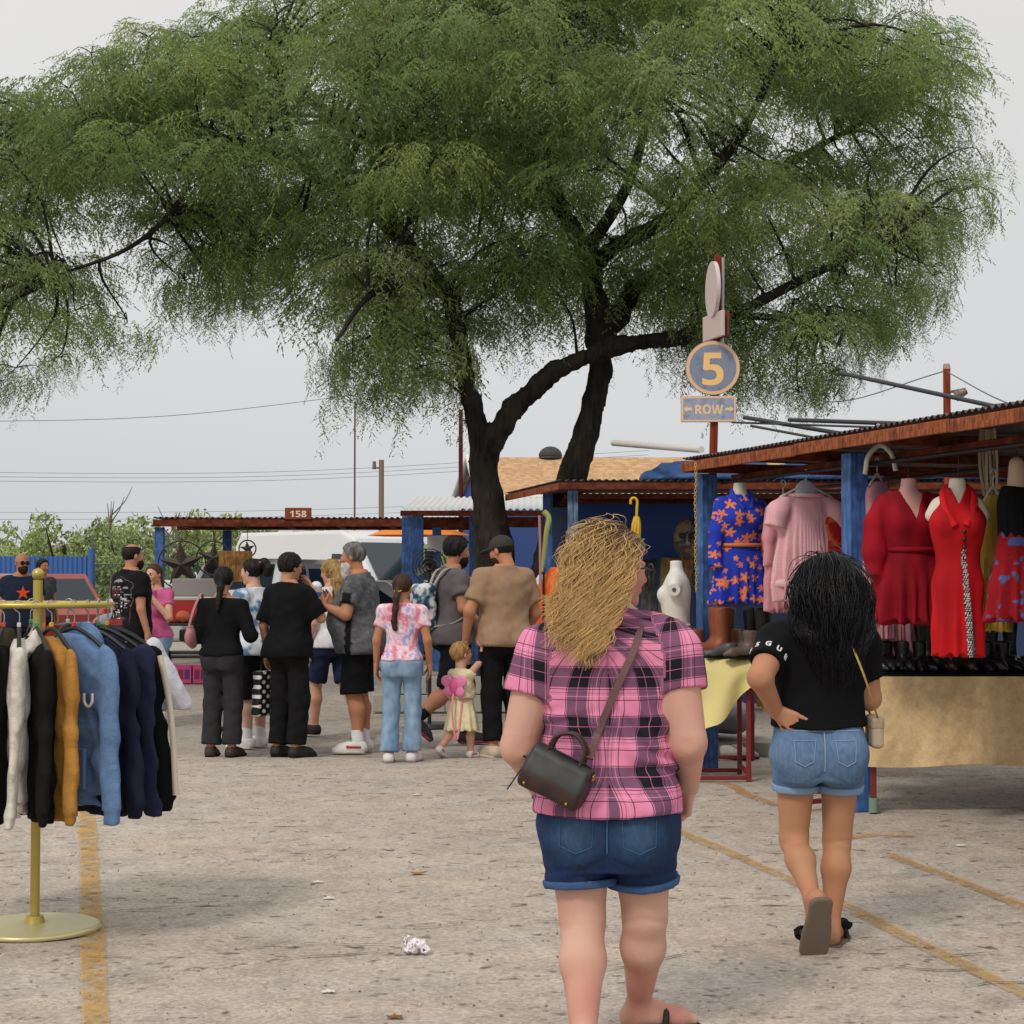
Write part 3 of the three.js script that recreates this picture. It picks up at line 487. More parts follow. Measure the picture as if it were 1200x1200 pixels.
wire(at(1110, 434, 17), at(900, 450, 30), 0.3, 0.006, 'wire running from the red mast towards the mesquite crown');
wire(at(-120, 495, 60), at(480, 455, 64), 0.4, 0.011, 'lone wire crossing the grey sky below the crown');
for (let i = 0; i < 3; i++) wire(at(-200, 552 + i * 5, 70), at(760, 528 + i * 5, 80), 0.5, 0.009, ['topmost', 'middle', 'lowest'][i] + ' of three close parallel wires crossing the sky', 'triple overhead wires');
for (let i = 0; i < 2; i++) wire(at(-200, 600 + i * 9, 75), at(760, 582 + i * 6, 80), 0.3, 0.008, ['upper', 'lower'][i] + ' of two low faint wires just above the brush trees', 'low overhead wires');
{
  const mk = (px, py, d, r, m, name, lab, cat) => { const q = at(px, py, d), t = thing(name, lab, cat, [q.x, 0, -d]); part('pole', cyl(r * 0.85, r, q.y, 0, q.y / 2, 0, 12), m, t); return [t, q.y]; };
  const [a, ya] = mk(447, 539, 50, 0.085, mat(C('#9a8672', 0.7), 0.95), 'utility_pole', 'brown wooden utility pole behind the rusty shade roof', 'pole'); part('insulator', [cyl(0.05, 0.06, 0.22, -0.2, ya - 0.15, 0, 10), bar(V(-0.25, ya - 0.22, 0), V(0.02, ya - 0.22, 0), 0.03, 6)], galv, a);
  mk(416, 470, 40, 0.022, mat(C('#9a5a52', 0.6), 0.8), 'thin_mast', 'thin rust red mast rising into the hanging foliage', 'mast');
  mk(540, 480, 36, 0.05, mat(C('#8a4f45', 0.6), 0.8, { map: rustTex }), 'rust_post', 'thick rust brown post behind the left tree trunk', 'post');
}
// ---------- the second stall with the blue tarpaulin ----------
{
  const L = 6.4, t = thing('shade_stall', 'farther stall with pale blue posts, rusty roof edge and dark blue curtains', 'stall', [0.6, 0, -18.5]), Y = 2.44;
  part('post', box(0.105, Y - 0.04, 0.105, 0.03, (Y - 0.04) / 2, -0.05), bluePale, t); part('post', box(0.11, Y - 0.04, 0.11, 2.9, (Y - 0.04) / 2, -0.05), bluePaint, t); part('post', box(0.11, Y - 0.04, 0.11, 5.6, (Y - 0.04) / 2, -0.05), bluePaint, t);
  part('rear_post', box(0.11, Y, 0.11, -0.2, Y / 2, -1.55), bluePaint, t); part('rear_post', box(0.11, Y, 0.11, 3.0, Y / 2, -2.5), bluePaint, t);
  const g = corrugatedBack(L, 2.8, 0.076, 0.012, 0.0); g.translate(-0.12, 0, 0.1); { const p = g.attributes.position; for (let i = 0; i < p.count; i++) p.setX(i, p.getX(i) + 0.21 * p.getZ(i)); }
  part('roof', g, tinRoof, t).position.y = Y + 0.06;
  part('fascia', box(L, 0.07, 0.03, L / 2 - 0.12, Y, 0.1), rustMetal, t);
  const e = box(0.03, 0.07, 2.7, 0, 0, 0); part('end_fascia', place(e, -0.39, Y, -1.24, 0, 0.207), rustWood, t);
  for (let i = 0; i < 3; i++) part('beam', box(L - 0.3, 0.05, 0.06, L / 2 - 0.2, Y - 0.08, -0.4 - i * 0.9), rustMetal, t);
}
{
  const m = (h, k) => mat(C(h, k), 0.9, { side: THREE.DoubleSide });
  const a = single('navy_tarpaulin', drape(3.4, 0.62, 6, 0.03, 0, 0.03), m('#2f4478', 0.85), 'navy tarpaulin valance hanging under the farther stall roof', 'tarpaulin'); a.position.set(2.35, 2.30, -19.3); 
  const b = single('cloth_backdrop', drape(7.5, 2.3, 16, 0.04), m('#5a6a92', 0.9), 'dull blue cloth wall inside the farther stall', 'curtain'); b.position.set(4.2, 2.32, -20.9);
  // bunched blue tarpaulin on the roof
  const f = (x, y, z) => { const d = Math.min(ell([0.75, 0, 0], [0.8, 0.2, 0.55])(x, y, z), ell([2.2, -0.02, 0], [1.2, 0.26, 0.6])(x, y, z), ell([3.5, -0.03, 0], [0.7, 0.22, 0.6])(x, y, z)); return Math.max(d + 0.045 * noise(x * 5, y * 6, z * 4) + 0.025 * noise(x * 13, y * 12, z * 9), -y - 0.02); };
  single('blue_tarpaulin', nets(f, [-0.2, -0.06, -0.75], [4.3, 0.36, 0.75], 0.03, { slack: 0.12 }), mat(C('#3f6aa8', 0.6), 0.6), 'crumpled bright blue tarpaulin lying on the farther stall roof', 'tarpaulin').position.set(1.42, 2.53, -18.9);
}
// the goods in the farther stall
{
  const u = thing('yellow_umbrella', 'folded yellow umbrella hanging by its hook from the farther stall roof', 'umbrella', at(743, 600, 18.3)), um = mat(C('#e3b62c', 0.85), 0.6);
  part('handle', tube([V(-0.035, 0.08, 0), V(-0.03, 0.13, 0), V(0, 0.145, 0), V(0.03, 0.12, 0), V(0.03, 0.05, 0), V(0.025, -0.05, 0)], 0.014, 8, 24), um, u);
  part('canopy', [...Array(7)].map((_, k) => { const a = k / 7 * 6.28; return tube([V(0.025 + 0.012 * Math.cos(a), -0.05, 0.012 * Math.sin(a)), V(0.02 + 0.035 * Math.cos(a), -0.14, 0.035 * Math.sin(a)), V(0.012 + 0.03 * Math.cos(a + 0.5), -0.36, 0.03 * Math.sin(a + 0.5)), V(0.01, -0.56, 0)], 0.02, 6, 12, 0.008); }), um, u);
  const wood = mat(C('#b08a52', 0.6), 0.9, { map: grainTex });
  const b1 = single('wooden_board', place(box(0.34, 1.7, 0.03), 0, 0, 0, 0, 0, -0.06), wood, 'tan wooden board leaning inside the farther stall', 'board'); b1.position.set(...at(788, 680, 19.2).setY(0.86).toArray());
  single('grey_plank', box(0.17, 2.2, 0.05, 0, 1.1, 0), mat(C('#8f8f90', 0.6), 0.9, { map: grainTex }), 'weathered grey plank standing beside the blue door panel', 'plank').position.set(...at(760, 680, 19.5).setY(0).toArray());
  single('blue_board', box(0.5, 2.1, 0.04, 0, 1.05, 0), bluePaint, 'blue painted board standing in the farther stall', 'board').position.set(...at(745, 680, 19.9).setY(0).toArray());
  // ornate dark carved mask
  const mk = (x, y, z) => { let d = ell([0, 0, 0], [0.15, 0.22, 0.06])(x, y, z); d = smax(d, -ell([0.06, 0.04, 0.06], [0.04, 0.025, 0.05])(x, y, z), 0.02); d = smax(d, -ell([-0.06, 0.04, 0.06], [0.04, 0.025, 0.05])(x, y, z), 0.02); d = smin(d, cone([0, 0.05, 0.05], [0, -0.05, 0.09], 0.02, 0.03)(x, y, z), 0.02); return d + 0.006 * noise(x * 40, y * 40, z * 40); };
  single('carved_mask', nets(mk, [-0.26, -0.26, -0.1], [0.26, 0.36, 0.16], 0.012, { color: (x, y, z) => noise(x * 9, y * 9, z * 9) > 0.1 ? C('#6d5138', 0.6) : C('#2a2321', 0.8) }), vmat(0.5), 'dark brown carved mask hanging beside the blue post', 'mask').position.copy(at(805, 632, 18.9));
  // brightly coloured things on the stall's corner
  const og = (x, y, z) => Math.max(profile([[-0.45, 0.30, 0.05, 0], [-0.1, 0.24, 0.05, 0], [0.1, 0.15, 0.04, 0.0], [0.24, 0.04, 0.03, 0]])(x, y, z) + 0.02 * noise(x * 9, y * 4, z * 9), 0);
  const ogf = (x, y, z) => profile([[-0.5, 0.26, 0.05, 0], [-0.1, 0.24, 0.05, 0, 0.03], [0.08, 0.17, 0.045, 0, 0.02], [0.24, 0.03, 0.03, 0, 0]])(x, y, z) + 0.022 * noise(x * 9, y * 4, z * 9);
  single('orange_vest', nets(ogf, [-0.4, -0.55, -0.12], [0.4, 0.3, 0.12], 0.014, { color: (x, y) => Math.abs(x - 0.09) < 0.03 && y < -0.02 ? C('#d8e24a', 0.8) : C('#f0682a', 0.9) }), vmat(0.85), 'bright orange safety vest with lime stripe hung on the stall corner', 'vest').position.copy(at(648, 692, 17.6));
  single('white_shirt', nets((x, y, z) => ogf(x * 1.2, y, z), [-0.4, -0.55, -0.12], [0.4, 0.3, 0.12], 0.018), mat(C('#dcdce2', 0.85), 0.9), 'white shirt hanging behind the orange safety vest', 'shirt').position.copy(at(633, 700, 17.9));
  const kt = thing('windsock', 'lime and pink cloth streamer on a stick beside the pale blue post', 'streamer', at(637, 640, 17.5));
  part('cloth', tube([V(0.0, 0.34, 0), V(0.05, 0.28, 0.01), V(0.03, 0.15, 0.02), V(0.01, -0.02, 0), V(-0.02, -0.25, 0)], 0.03, 8, 18, 0.02), mat(C('#a9ac6a', 0.8), 0.85), kt); part('pink_band', tube([V(-0.04, 0.3, 0), V(-0.035, 0.1, 0.01), V(-0.03, -0.4, 0)], 0.014, 6, 14), mat(C('#b98a92', 0.8), 0.8), kt); part('stick', bar(V(0, -1.2, -0.03), V(0, 0.3, -0.03), 0.012), darkMetal, kt);
}
// ---------- the far shade roof with metal stars ----------
{
  const d = 31, a = at(180, 611, d), b = at(560, 611, d), L = b.x - a.x, t = thing('shade_roof', 'long low rusty corrugated shade roof on blue posts with number plate', 'shelter', [a.x, 0, -d]), Y = a.y;
  for (const px of [186, 243, 482, 555]) part('post', box(0.15, Y - 0.1, 0.15, at(px, 611, d).x - a.x, (Y - 0.1) / 2, px === 243 ? -2.2 : -0.1), bluePaint, t);
  const roof = part('roof', corrugatedBack(L, 2.8, 0.1, 0.02), rustMetal, t); roof.position.set(0, Y + 0.06, 0.05);
  part('fascia', box(L, 0.12, 0.05, L / 2, Y - 0.03, 0.03), rustMetal, t); part('beam', box(L, 0.08, 0.08, L / 2, Y - 0.05, -2.2), rustMetal, t);
  for (let i = 0; i < 6; i++) part('rafter', box(0.08, 0.08, 2.6, 0.3 + i * L / 6, Y - 0.03, -1.3), rustMetal, t);
  const num = canvasTex(256, 128, (g) => { g.fillStyle = '#8a4a34'; g.fillRect(0, 0, 256, 128); for (let i = 0; i < 90; i++) { g.fillStyle = 'rgba(60,25,15,0.18)'; g.fillRect(rnd() * 256, rnd() * 128, rr(4, 40), rr(2, 12)); } g.fillStyle = '#e6d8c6'; g.font = 'bold 104px sans-serif'; g.textAlign = 'center'; g.textBaseline = 'middle'; g.fillText('158', 128, 68); });
  const q = at(350, 602, d), pl = part('number_plate', box(0.46, 0.2, 0.02, q.x - a.x, q.y, 0.07), rustMetal, t); part('number_face', new THREE.PlaneGeometry(0.45, 0.19).translate(q.x - a.x, q.y, 0.083), mat('#ffffff', 0.8, { map: num }), t);
}
function starGeo(R, depth, pts = 5) { // a raised five-pointed star with ridges to each point
  const P = [], I = [], V0 = [0, 0, depth]; const ring = []; for (let i = 0; i < pts * 2; i++) { const a = Math.PI / 2 + i * Math.PI / pts, r = i % 2 ? R * 0.4 : R; ring.push([Math.cos(a) * r, Math.sin(a) * r, 0]); }
  for (let i = 0; i < ring.length; i++) { const b = ring[(i + 1) % ring.length]; P.push(...V0, ...ring[i], ...b, 0, 0, -0.01, ...b, ...ring[i]); }
  const g = new THREE.BufferGeometry(); g.setAttribute('position', new THREE.BufferAttribute(new Float32Array(P), 3)); g.setAttribute('uv', new THREE.BufferAttribute(new Float32Array(P.length / 3 * 2), 2)); g.computeVertexNormals(); return g;
}
{
  const sm = mat(C('#3a302c', 0.8), 0.55, { metalness: 0.35 });
  [[213, 662, 30.5, 0.40, 0.08, 'large dark metal barn star in a ring under the shade roof'], [250, 654, 30.5, 0.28, -0.06, 'smaller dark metal barn star in a ring beside the large one'], [290, 643, 30.4, 0.14, 0.1, 'little dark metal star hanging near the white roof rack']].forEach(([px, py, d, r, tilt, lab]) => {
    const t = thing('metal_star', lab, 'star', at(px, py, d), 0, 'metal stars under the shade roof'); part('star', starGeo(r, r * 0.22).rotateZ(tilt), sm, t); part('ring', new THREE.TorusGeometry(r * 1.02, 0.012, 6, 48), sm, t); part('cord', bar(V(0, r, 0), V(0, 2.4 - t.position.y, 0), 0.006, 5), sm, t);
  });
}
// ---------- the white-roofed stall beside the tree ----------
{
  const d = 27, a = at(472, 600, d), t = thing('white_roof_stall', 'stall with white corrugated roof on dark blue posts behind the tree', 'stall', [a.x, 0, -d]), Y = a.y - 0.06, L = 3.6;
  for (const [px, z] of [[477, 0], [490, 0.5], [556, 0]]) part('post', box(0.16, Y, 0.14, at(px, 600, d).x - a.x + (z ? 0.02 : 0), Y / 2, z - 0.1), bluePaint, t); part('post', box(0.14, Y, 0.14, at(512, 600, d + 2).x - a.x, Y / 2, -2), bluePaint, t);
  const r = part('roof', corrugatedBack(L, 4.4, 0.1, 0.016, 0), mat(C('#d8dadb', 0.8), 0.5), t); r.position.set(0, Y + 0.08, 0.55); r.rotation.x = 0.085;
  part('fascia', box(L, 0.08, 0.04, L / 2, Y + 0.02, 0.58), rustMetal, t); part('beam', box(L, 0.14, 0.08, L / 2, Y - 0.1, -0.1), rustMetal, t);
  part('back_beam', box(L, 0.1, 0.08, L / 2, Y, -2), rustMetal, t);
  const pp = single('paper_notice', box(0.34, 0.26, 0.006), mat(C('#c9c3c6', 0.9), 0.9), 'pale paper notice pinned to the blue post by the tree', 'notice'); pp.position.copy(at(513, 637, 28.8));
  // black pedestal fan
  const fn = thing('pedestal_fan', 'black round pedestal fan standing behind the backpack man', 'fan', at(503, 663, 18).setY(0)), fm = mat(C('#1c1c1e', 0.8), 0.5), y = at(503, 663, 18).y;
  part('guard', [...Array(5)].map((_, i) => new THREE.TorusGeometry(0.04 + i * 0.032, 0.006, 5, 40).translate(0, y, 0.05 - 0.012 * i)), fm, fn); part('motor', [cyl(0.07, 0.08, 0.16, 0, 0, 0).rotateX(Math.PI / 2).translate(0, y, -0.08)], fm, fn); part('blade', [...Array(3)].map((_, i) => place(new RoundedBoxGeometry(0.09, 0.14, 0.012, 2, 0.005).translate(0, 0.08, 0).rotateY(0.4), 0, 0, 0, 0, 0, i * 2.09).translate(0, y, 0.01)), fm, fn); part('stand', bar(V(0, 0.02, -0.1), V(0, y, -0.1), 0.02), fm, fn); part('base', cyl(0.22, 0.24, 0.04, 0, 0.02, -0.1, 28), fm, fn);
}
// ---------- the house behind ----------
{
  const t = thing('house', 'blue house with tan shingled gable roof and white trim behind the tree', 'house', [0, 0, 0]);
  const fe = at(562, 583, 35), rd = at(549, 536, 38), be = at(530, 590, 41), len = 8.2, X = V(len, 0, 0.0);
  const shingle = canvasTex(1024, 512, (g, w, h) => { const rows = 22; for (let r = 0; r < rows; r++) { let x = -rnd() * 40; while (x < w) { const ww = rr(20, 46), k = rr(-16, 16); g.fillStyle = `rgb(${204 + k},${166 + k * 0.9},${126 + k * 0.8})`; g.fillRect(x, r * h / rows, ww, h / rows); x += ww; } g.fillStyle = 'rgba(120,88,60,0.45)'; g.fillRect(0, r * h / rows, w, 3); } }); shingle.wrapS = shingle.wrapT = THREE.RepeatWrapping;
  const quad = (a, b, c, d, m, name, us = 3, vs = 1) => { const g = new THREE.BufferGeometry(); g.setAttribute('position', new THREE.BufferAttribute(new Float32Array([a, b, c, a, c, d].flatMap(v => v.toArray())), 3)); g.setAttribute('uv', new THREE.BufferAttribute(new Float32Array([0, 0, us, 0, us, vs, 0, 0, us, vs, 0, vs]), 2)); g.computeVertexNormals(); return part(name, g, m, t); };
  const sm = mat(C('#ffffff', 0.85), 0.95, { map: shingle, side: THREE.DoubleSide }), bw = mat(C('#4d66a6', 0.65), 0.85, { side: THREE.DoubleSide });
  quad(fe, fe.clone().add(X), rd.clone().add(X), rd, sm, 'roof'); quad(rd, rd.clone().add(X), be.clone().add(X), be, sm, 'roof');
  const dn = v => v.clone().setY(0), ins = V(0.15, -0.06, 0), f2 = fe.clone().add(ins), b2 = be.clone().add(ins), r2 = rd.clone().add(ins);
  { const g = new THREE.BufferGeometry(); g.setAttribute('position', new THREE.BufferAttribute(new Float32Array([dn(f2), f2, r2, dn(f2), r2, b2, dn(f2), b2, dn(b2)].flatMap(v => v.toArray())), 3)); g.setAttribute('uv', new THREE.BufferAttribute(new Float32Array(18), 2)); g.computeVertexNormals(); part('gable_wall', g, bw, t); }
  quad(dn(f2), dn(f2).add(X), f2.clone().add(X), f2, bw, 'front_wall');
  part('trim', [bar(rd, be, 0.08, 6), bar(rd, fe, 0.08, 6)], whitePaint, t); part('gutter', bar(fe, fe.clone().add(X), 0.05, 8), whitePaint, t);
  const vp = at(645, 533, 38), v = single('roof_vent', [place(new THREE.SphereGeometry(0.42, 24, 12, 0, 6.3, 0, 1.57), 0, 0, 0), cyl(0.4, 0.42, 0.12, 0, -0.05, 0, 24)], mat(C('#3c3a3a', 0.8), 0.7), 'dark domed vent on the ridge of the tan roof', 'vent'); v.scale.set(0.6, 0.5, 0.6); v.position.copy(vp).setY(vp.y - 0.03);
}
// ---------- fences ----------
{
  const d = 33, a = at(-60, 652, d), b = at(106, 652, d), L = b.x - a.x, t = thing('blue_sheet_fence', 'tall blue corrugated metal fence behind the red car', 'fence', [a.x, 0, -d]);
  for (let i = 0; i < 3; i++) part('sheet', corrugated(L / 3 - 0.005, a.y, 0.09, 0.016, 0, 4).rotateX(-Math.PI / 2).translate(i * L / 3, 0, 0.002 * (i % 2)), mat(C('#4c7fcb', 0.72), 0.55), t);
  part('post', cyl(0.07, 0.07, at(108, 643, d).y, L + 0.03, at(108, 643, d).y / 2, 0.05, 12), mat(C('#4c78bb', 0.7), 0.6), t); part('rail', box(L, 0.06, 0.05, L / 2, 1.2, -0.06), bluePaint, t);
  const d2 = 46, c = at(108, 662, d2), e = at(640, 662, d2), L2 = e.x - c.x, f = thing('chain_link_fence', 'chain link fence with green posts in front of the brush trees', 'fence', [c.x, 0, -d2]), fm = mat(C('#5f7568', 0.7), 0.6);
  for (let i = 0; i < 7; i++) part('post', cyl(0.035, 0.035, 2.6, i * L2 / 6, 1.3, 0, 8), fm, f); for (const y of [0.1, 1.25, 1.85]) part('rail', bar(V(0, y, 0), V(L2, y, 0), 0.022, 6), fm, f);
  for (const y of [2.15, 2.35, 2.55]) part('strand', bar(V(0, y, 0), V(L2, y, 0), 0.006, 4), fm, f);
  const w = []; for (let x = -1.8; x < L2; x += 0.11) for (const s of [0, 1]) { const x0 = Math.max(0, x), x1 = Math.min(L2, x + 1.75); if (x1 <= x0) continue; const y = q => s ? 0.1 + (q - x) : 1.85 - (q - x); w.push(bar(V(x0, y(x0), 0.01 * s), V(x1, y(x1), 0.01 * s), 0.0035, 3)); } part('wire_mesh', w, fm, f).userData.kind = 'stuff';
}
// ---------- vehicles ----------
function vehicle(name, label, o) {
  // side outline in metres (x forward, y up), pulled in towards the roof; glass, lamps and wheels set into it
  const t = thing(name, label, o.cat || 'car', o.pos, o.turn), W = o.w / 2, low = o.belt, roofIn = o.roofIn ?? 0.16;
  const sh = new THREE.Shape(); o.outline.forEach(([x, y], i) => i ? sh.lineTo(x, y) : sh.moveTo(x, y)); sh.closePath();
  const g = new THREE.ExtrudeGeometry(sh, { depth: o.w - 0.16, bevelEnabled: true, bevelSize: 0.08, bevelThickness: 0.08, bevelSegments: 3, steps: 1 }).translate(0, 0, -W + 0.08), p = g.attributes.position;
  const inset = y => y > low ? roofIn * (y - low) / (o.top - low) : 0.03 * sst(0.5, 0.2, y);
  for (let i = 0; i < p.count; i++) p.setZ(i, p.getZ(i) * (1 - inset(p.getY(i)) / W)); g.computeVertexNormals();
  part('body', g, o.paint, t);
  const glass = mat(C('#31414a', 0.7), 0.08, { metalness: 0.1 });
  for (const s of [-1, 1]) for (const q of o.windows) { const ws = new THREE.Shape(); q.forEach(([x, y], i) => i ? ws.lineTo(x, y) : ws.moveTo(x, y)); const wg = new THREE.ExtrudeGeometry(ws, { depth: 0.02, bevelEnabled: false }), wp = wg.attributes.position; for (let i = 0; i < wp.count; i++) wp.setZ(i, s * (W + 0.0 - inset(wp.getY(i)) + (wp.getZ(i) > 0.01 ? 0.008 : -0.02))); wg.computeVertexNormals(); part('window', wg, glass, t); }
  for (const [x0, y0, x1, y1, n] of o.ends) { const q = new THREE.PlaneGeometry(1, 1), qp = q.attributes.position, c = [[x0, y0, -1], [x0, y0, 1], [x1, y1, -1], [x1, y1, 1]]; const dx = n * 0.09, nl = Math.hypot(x1 - x0, y1 - y0); c.forEach(([x, y, s], i) => qp.setXYZ(i, x + n * 0.088 * Math.abs(y1 - y0) / nl, y + 0.088 * Math.abs(x1 - x0) / nl + 0.004, s * (W - 0.16 - inset(y)))); q.computeVertexNormals(); part(n > 0 ? 'windscreen' : 'rear_window', q, mat(C('#31414a', 0.7), 0.08, { side: THREE.DoubleSide }), t); }
  const tyre = mat(C('#202022', 0.8), 0.9), rim = mat(C('#a8aaad', 0.8), 0.35, { metalness: 0.6 });
  for (const x of o.axles) for (const s of [-1, 1]) { const w = part('wheel', new THREE.TorusGeometry(o.wr - 0.09, 0.095, 12, 28).translate(x, o.wr, s * (W - 0.08)), tyre, t); part('rim', [cyl(o.wr - 0.15, o.wr - 0.15, 0.1, 0, 0, 0, 20).rotateX(Math.PI / 2).translate(x, o.wr, s * (W - 0.08))], rim, w); }
  for (const s of [-1, 1]) { part('tail_lamp', box(0.06, 0.26, 0.14, o.rear - 0.07, o.lampY, s * (W - 0.12), 0.02), mat(C('#b32222', 0.8), 0.2), t); part('headlamp', box(0.06, 0.14, 0.26, o.front + 0.07, o.lampY - 0.12, s * (W - 0.2), 0.02), mat(C('#dfe3e6', 0.8), 0.1), t); }
  part('bumper', box(0.12, 0.2, o.w - 0.1, o.rear - 0.08, 0.45, 0, 0.04), o.trim || mat(C('#3a3a3c', 0.7), 0.7), t); part('bumper', box(0.12, 0.2, o.w - 0.1, o.front + 0.08, 0.42, 0, 0.04), o.trim || mat(C('#3a3a3c', 0.7), 0.7), t);
  for (const s of [-1, 1]) part('mirror', box(0.12, 0.16, 0.2, o.mirror, low + 0.05, s * (W + 0.09), 0.04), mat(C('#222224', 0.8), 0.5), t);
  return t;
}
const suv = { w: 1.85, belt: 1.02, top: 1.7, outline: [[-2.2, 0.4], [2.15, 0.4], [2.25, 0.7], [2.1, 0.95], [1.05, 1.06], [0.45, 1.62], [-1.75, 1.62], [-2.12, 1.1], [-2.25, 0.95]], windows: [[[0.82, 1.08], [0.38, 1.52], [-0.3, 1.54], [-0.3, 1.08]], [[-0.4, 1.08], [-0.4, 1.54], [-1.1, 1.54], [-1.1, 1.08]], [[-1.2, 1.08], [-1.2, 1.54], [-1.7, 1.52], [-1.9, 1.1]]], ends: [[0.98, 1.12, 0.5, 1.58, 1], [-2.08, 1.14, -1.8, 1.56, -1]], axles: [1.4, -1.35], wr: 0.36, rear: -2.25, front: 2.2, lampY: 0.95, mirror: 0.75 };
const carPaint = (h, k = 0.8) => mat(C(h, k), 0.35, { clearcoat: 0.8, clearcoatRoughness: 0.1 });
vehicle('red_car', 'dusty red sport utility car parked before the blue sheet fence', { ...suv, paint: carPaint('#b8483a', 0.75), pos: at(-8, 700, 30.5).setY(0), turn: 2.45 }).scale.setScalar(0.92);
const van = { cat: 'van', w: 2.0, belt: 1.25, top: 2.6, roofIn: 0.2, outline: [[-2.7, 0.45], [2.75, 0.45], [2.85, 0.8], [2.7, 1.12], [2.2, 1.3], [1.35, 2.28], [0.9, 2.45], [-2.6, 2.45], [-2.72, 2.2]], windows: [[[2.0, 1.32], [1.42, 2.0], [0.75, 2.02], [0.75, 1.32]]], ends: [[2.12, 1.4, 1.42, 2.2, 1], [-2.71, 1.4, -2.69, 2.05, -1]], axles: [1.85, -1.65], wr: 0.38, rear: -2.72, front: 2.8, lampY: 1.1, mirror: 1.85 };
const vt = vehicle('white_van', 'tall white cargo van parked behind the bearded man', { ...van, paint: carPaint('#e9eaec', 0.85), pos: at(400, 700, 40).setY(0), turn: -0.78 });
part('roof_rack', [...[-2.2, -1.1, 0, 0.8].map(x => bar(V(x, 2.62, -0.85), V(x, 2.62, 0.85), 0.025)), bar(V(-2.5, 2.64, 0.75), V(0.9, 2.64, 0.75), 0.025), bar(V(-2.5, 2.64, -0.75), V(0.9, 2.64, -0.75), 0.025)], whitePaint, vt);
vehicle('white_suv', 'white sport utility car seen from the back behind the teenager', { ...suv, paint: carPaint('#e4e6e8', 0.85), pos: at(352, 700, 33.6).setY(0), turn: 1.15 }).scale.setScalar(1.08);
const sedan = { ...suv, top: 1.45, belt: 0.92, outline: [[-2.2, 0.38], [2.2, 0.38], [2.28, 0.62], [2.1, 0.82], [1.0, 0.94], [0.3, 1.36], [-1.0, 1.38], [-1.75, 0.98], [-2.2, 0.92], [-2.28, 0.7]], windows: [[[0.8, 0.96], [0.2, 1.3], [-0.35, 1.32], [-0.35, 0.96]], [[-0.45, 0.96], [-0.45, 1.32], [-1.0, 1.3], [-1.5, 0.98]]], ends: [[0.92, 0.99, 0.36, 1.32, 1], [-1.7, 1.02, -1.08, 1.34, -1]], lampY: 0.78, mirror: 0.7 };
vehicle('white_sedan', 'white saloon car parked between the bearded man and the dark blue posts', { ...sedan, paint: carPaint('#dfe2e5', 0.85), pos: at(452, 700, 33.8).setY(0), turn: -0.35 });
vehicle('white_pickup', 'white car partly hidden behind the red cooler', { ...sedan, paint: carPaint('#dde0e4', 0.85), pos: at(238, 700, 34.4).setY(0), turn: 0.15 });
// orange canopy
{
  const q = at(462, 622, 36), t = thing('orange_umbrella', 'orange market umbrella opened beyond the white van', 'umbrella', [q.x + 0.5, 0, -36]), m = mat(C('#e98a3c', 0.85), 0.8, { side: THREE.DoubleSide });
  for (let k = 0; k < 8; k++) { const a = k / 8 * 6.283, b = (k + 1) / 8 * 6.283, g = new THREE.BufferGeometry(); g.setAttribute('position', new THREE.BufferAttribute(new Float32Array([0, q.y + 0.28, 0, Math.cos(a) * 1.05, q.y - 0.1, Math.sin(a) * 1.05, Math.cos(b) * 1.05, q.y - 0.1, Math.sin(b) * 1.05]), 3)); g.setAttribute('uv', new THREE.BufferAttribute(new Float32Array(6), 2)); g.computeVertexNormals(); part('canopy_panel', g, m, t); }
  part('pole', cyl(0.03, 0.03, q.y + 0.2, 0, (q.y + 0.2) / 2, 0), mat(C('#8a6a4a', 0.6), 0.8), t);
}
// motorcycle-like handlebars beside the fence
{
  const t = thing('parked_motorbike', 'dark motorbike with round mirrors behind the balding man', 'motorbike', at(122, 720, 25).setY(0), 0.6), k = mat(C('#2b2c30', 0.8), 0.4), gr = mat(C('#9aa0a6', 0.7), 0.4);
  for (const x of [-0.68, 0.68]) part('wheel', new THREE.TorusGeometry(0.27, 0.06, 10, 28).translate(x, 0.33, 0), mat(C('#1c1c1d', 0.8), 0.9), t);
  part('frame', [bar(V(0.68, 0.33, 0), V(0.42, 1.0, 0), 0.035), bar(V(-0.68, 0.33, 0), V(0.0, 0.5, 0), 0.035), bar(V(0, 0.5, 0), V(0.42, 0.9, 0), 0.04)], k, t); part('tank', nets(ell([0.15, 0.86, 0], [0.32, 0.15, 0.15]), [-0.3, 0.6, -0.25], [0.6, 1.1, 0.25], 0.03), gr, t); part('seat', nets(ell([-0.4, 0.82, 0], [0.4, 0.07, 0.14]), [-0.9, 0.65, -0.25], [0.1, 1, 0.25], 0.03), k, t); part('fairing', nets(ell([0.5, 1.02, 0], [0.14, 0.22, 0.2]), [0.2, 0.7, -0.3], [0.8, 1.3, 0.3], 0.03), gr, t);
  part('handlebar', tube([V(0.25, 1.12, -0.38), V(0.4, 1.08, -0.2), V(0.42, 1.05, 0), V(0.4, 1.08, 0.2), V(0.25, 1.12, 0.38)], 0.016, 7, 20), k, t); for (const s of [-1, 1]) { part('mirror', [nets(ell([0.42, 1.38, s * 0.36], [0.035, 0.06, 0.085]), [0.3, 1.25, s * 0.36 - 0.14], [0.54, 1.5, s * 0.36 + 0.14], 0.02), bar(V(0.35, 1.1, s * 0.27), V(0.42, 1.36, s * 0.34), 0.009, 6)], k, t); }
}
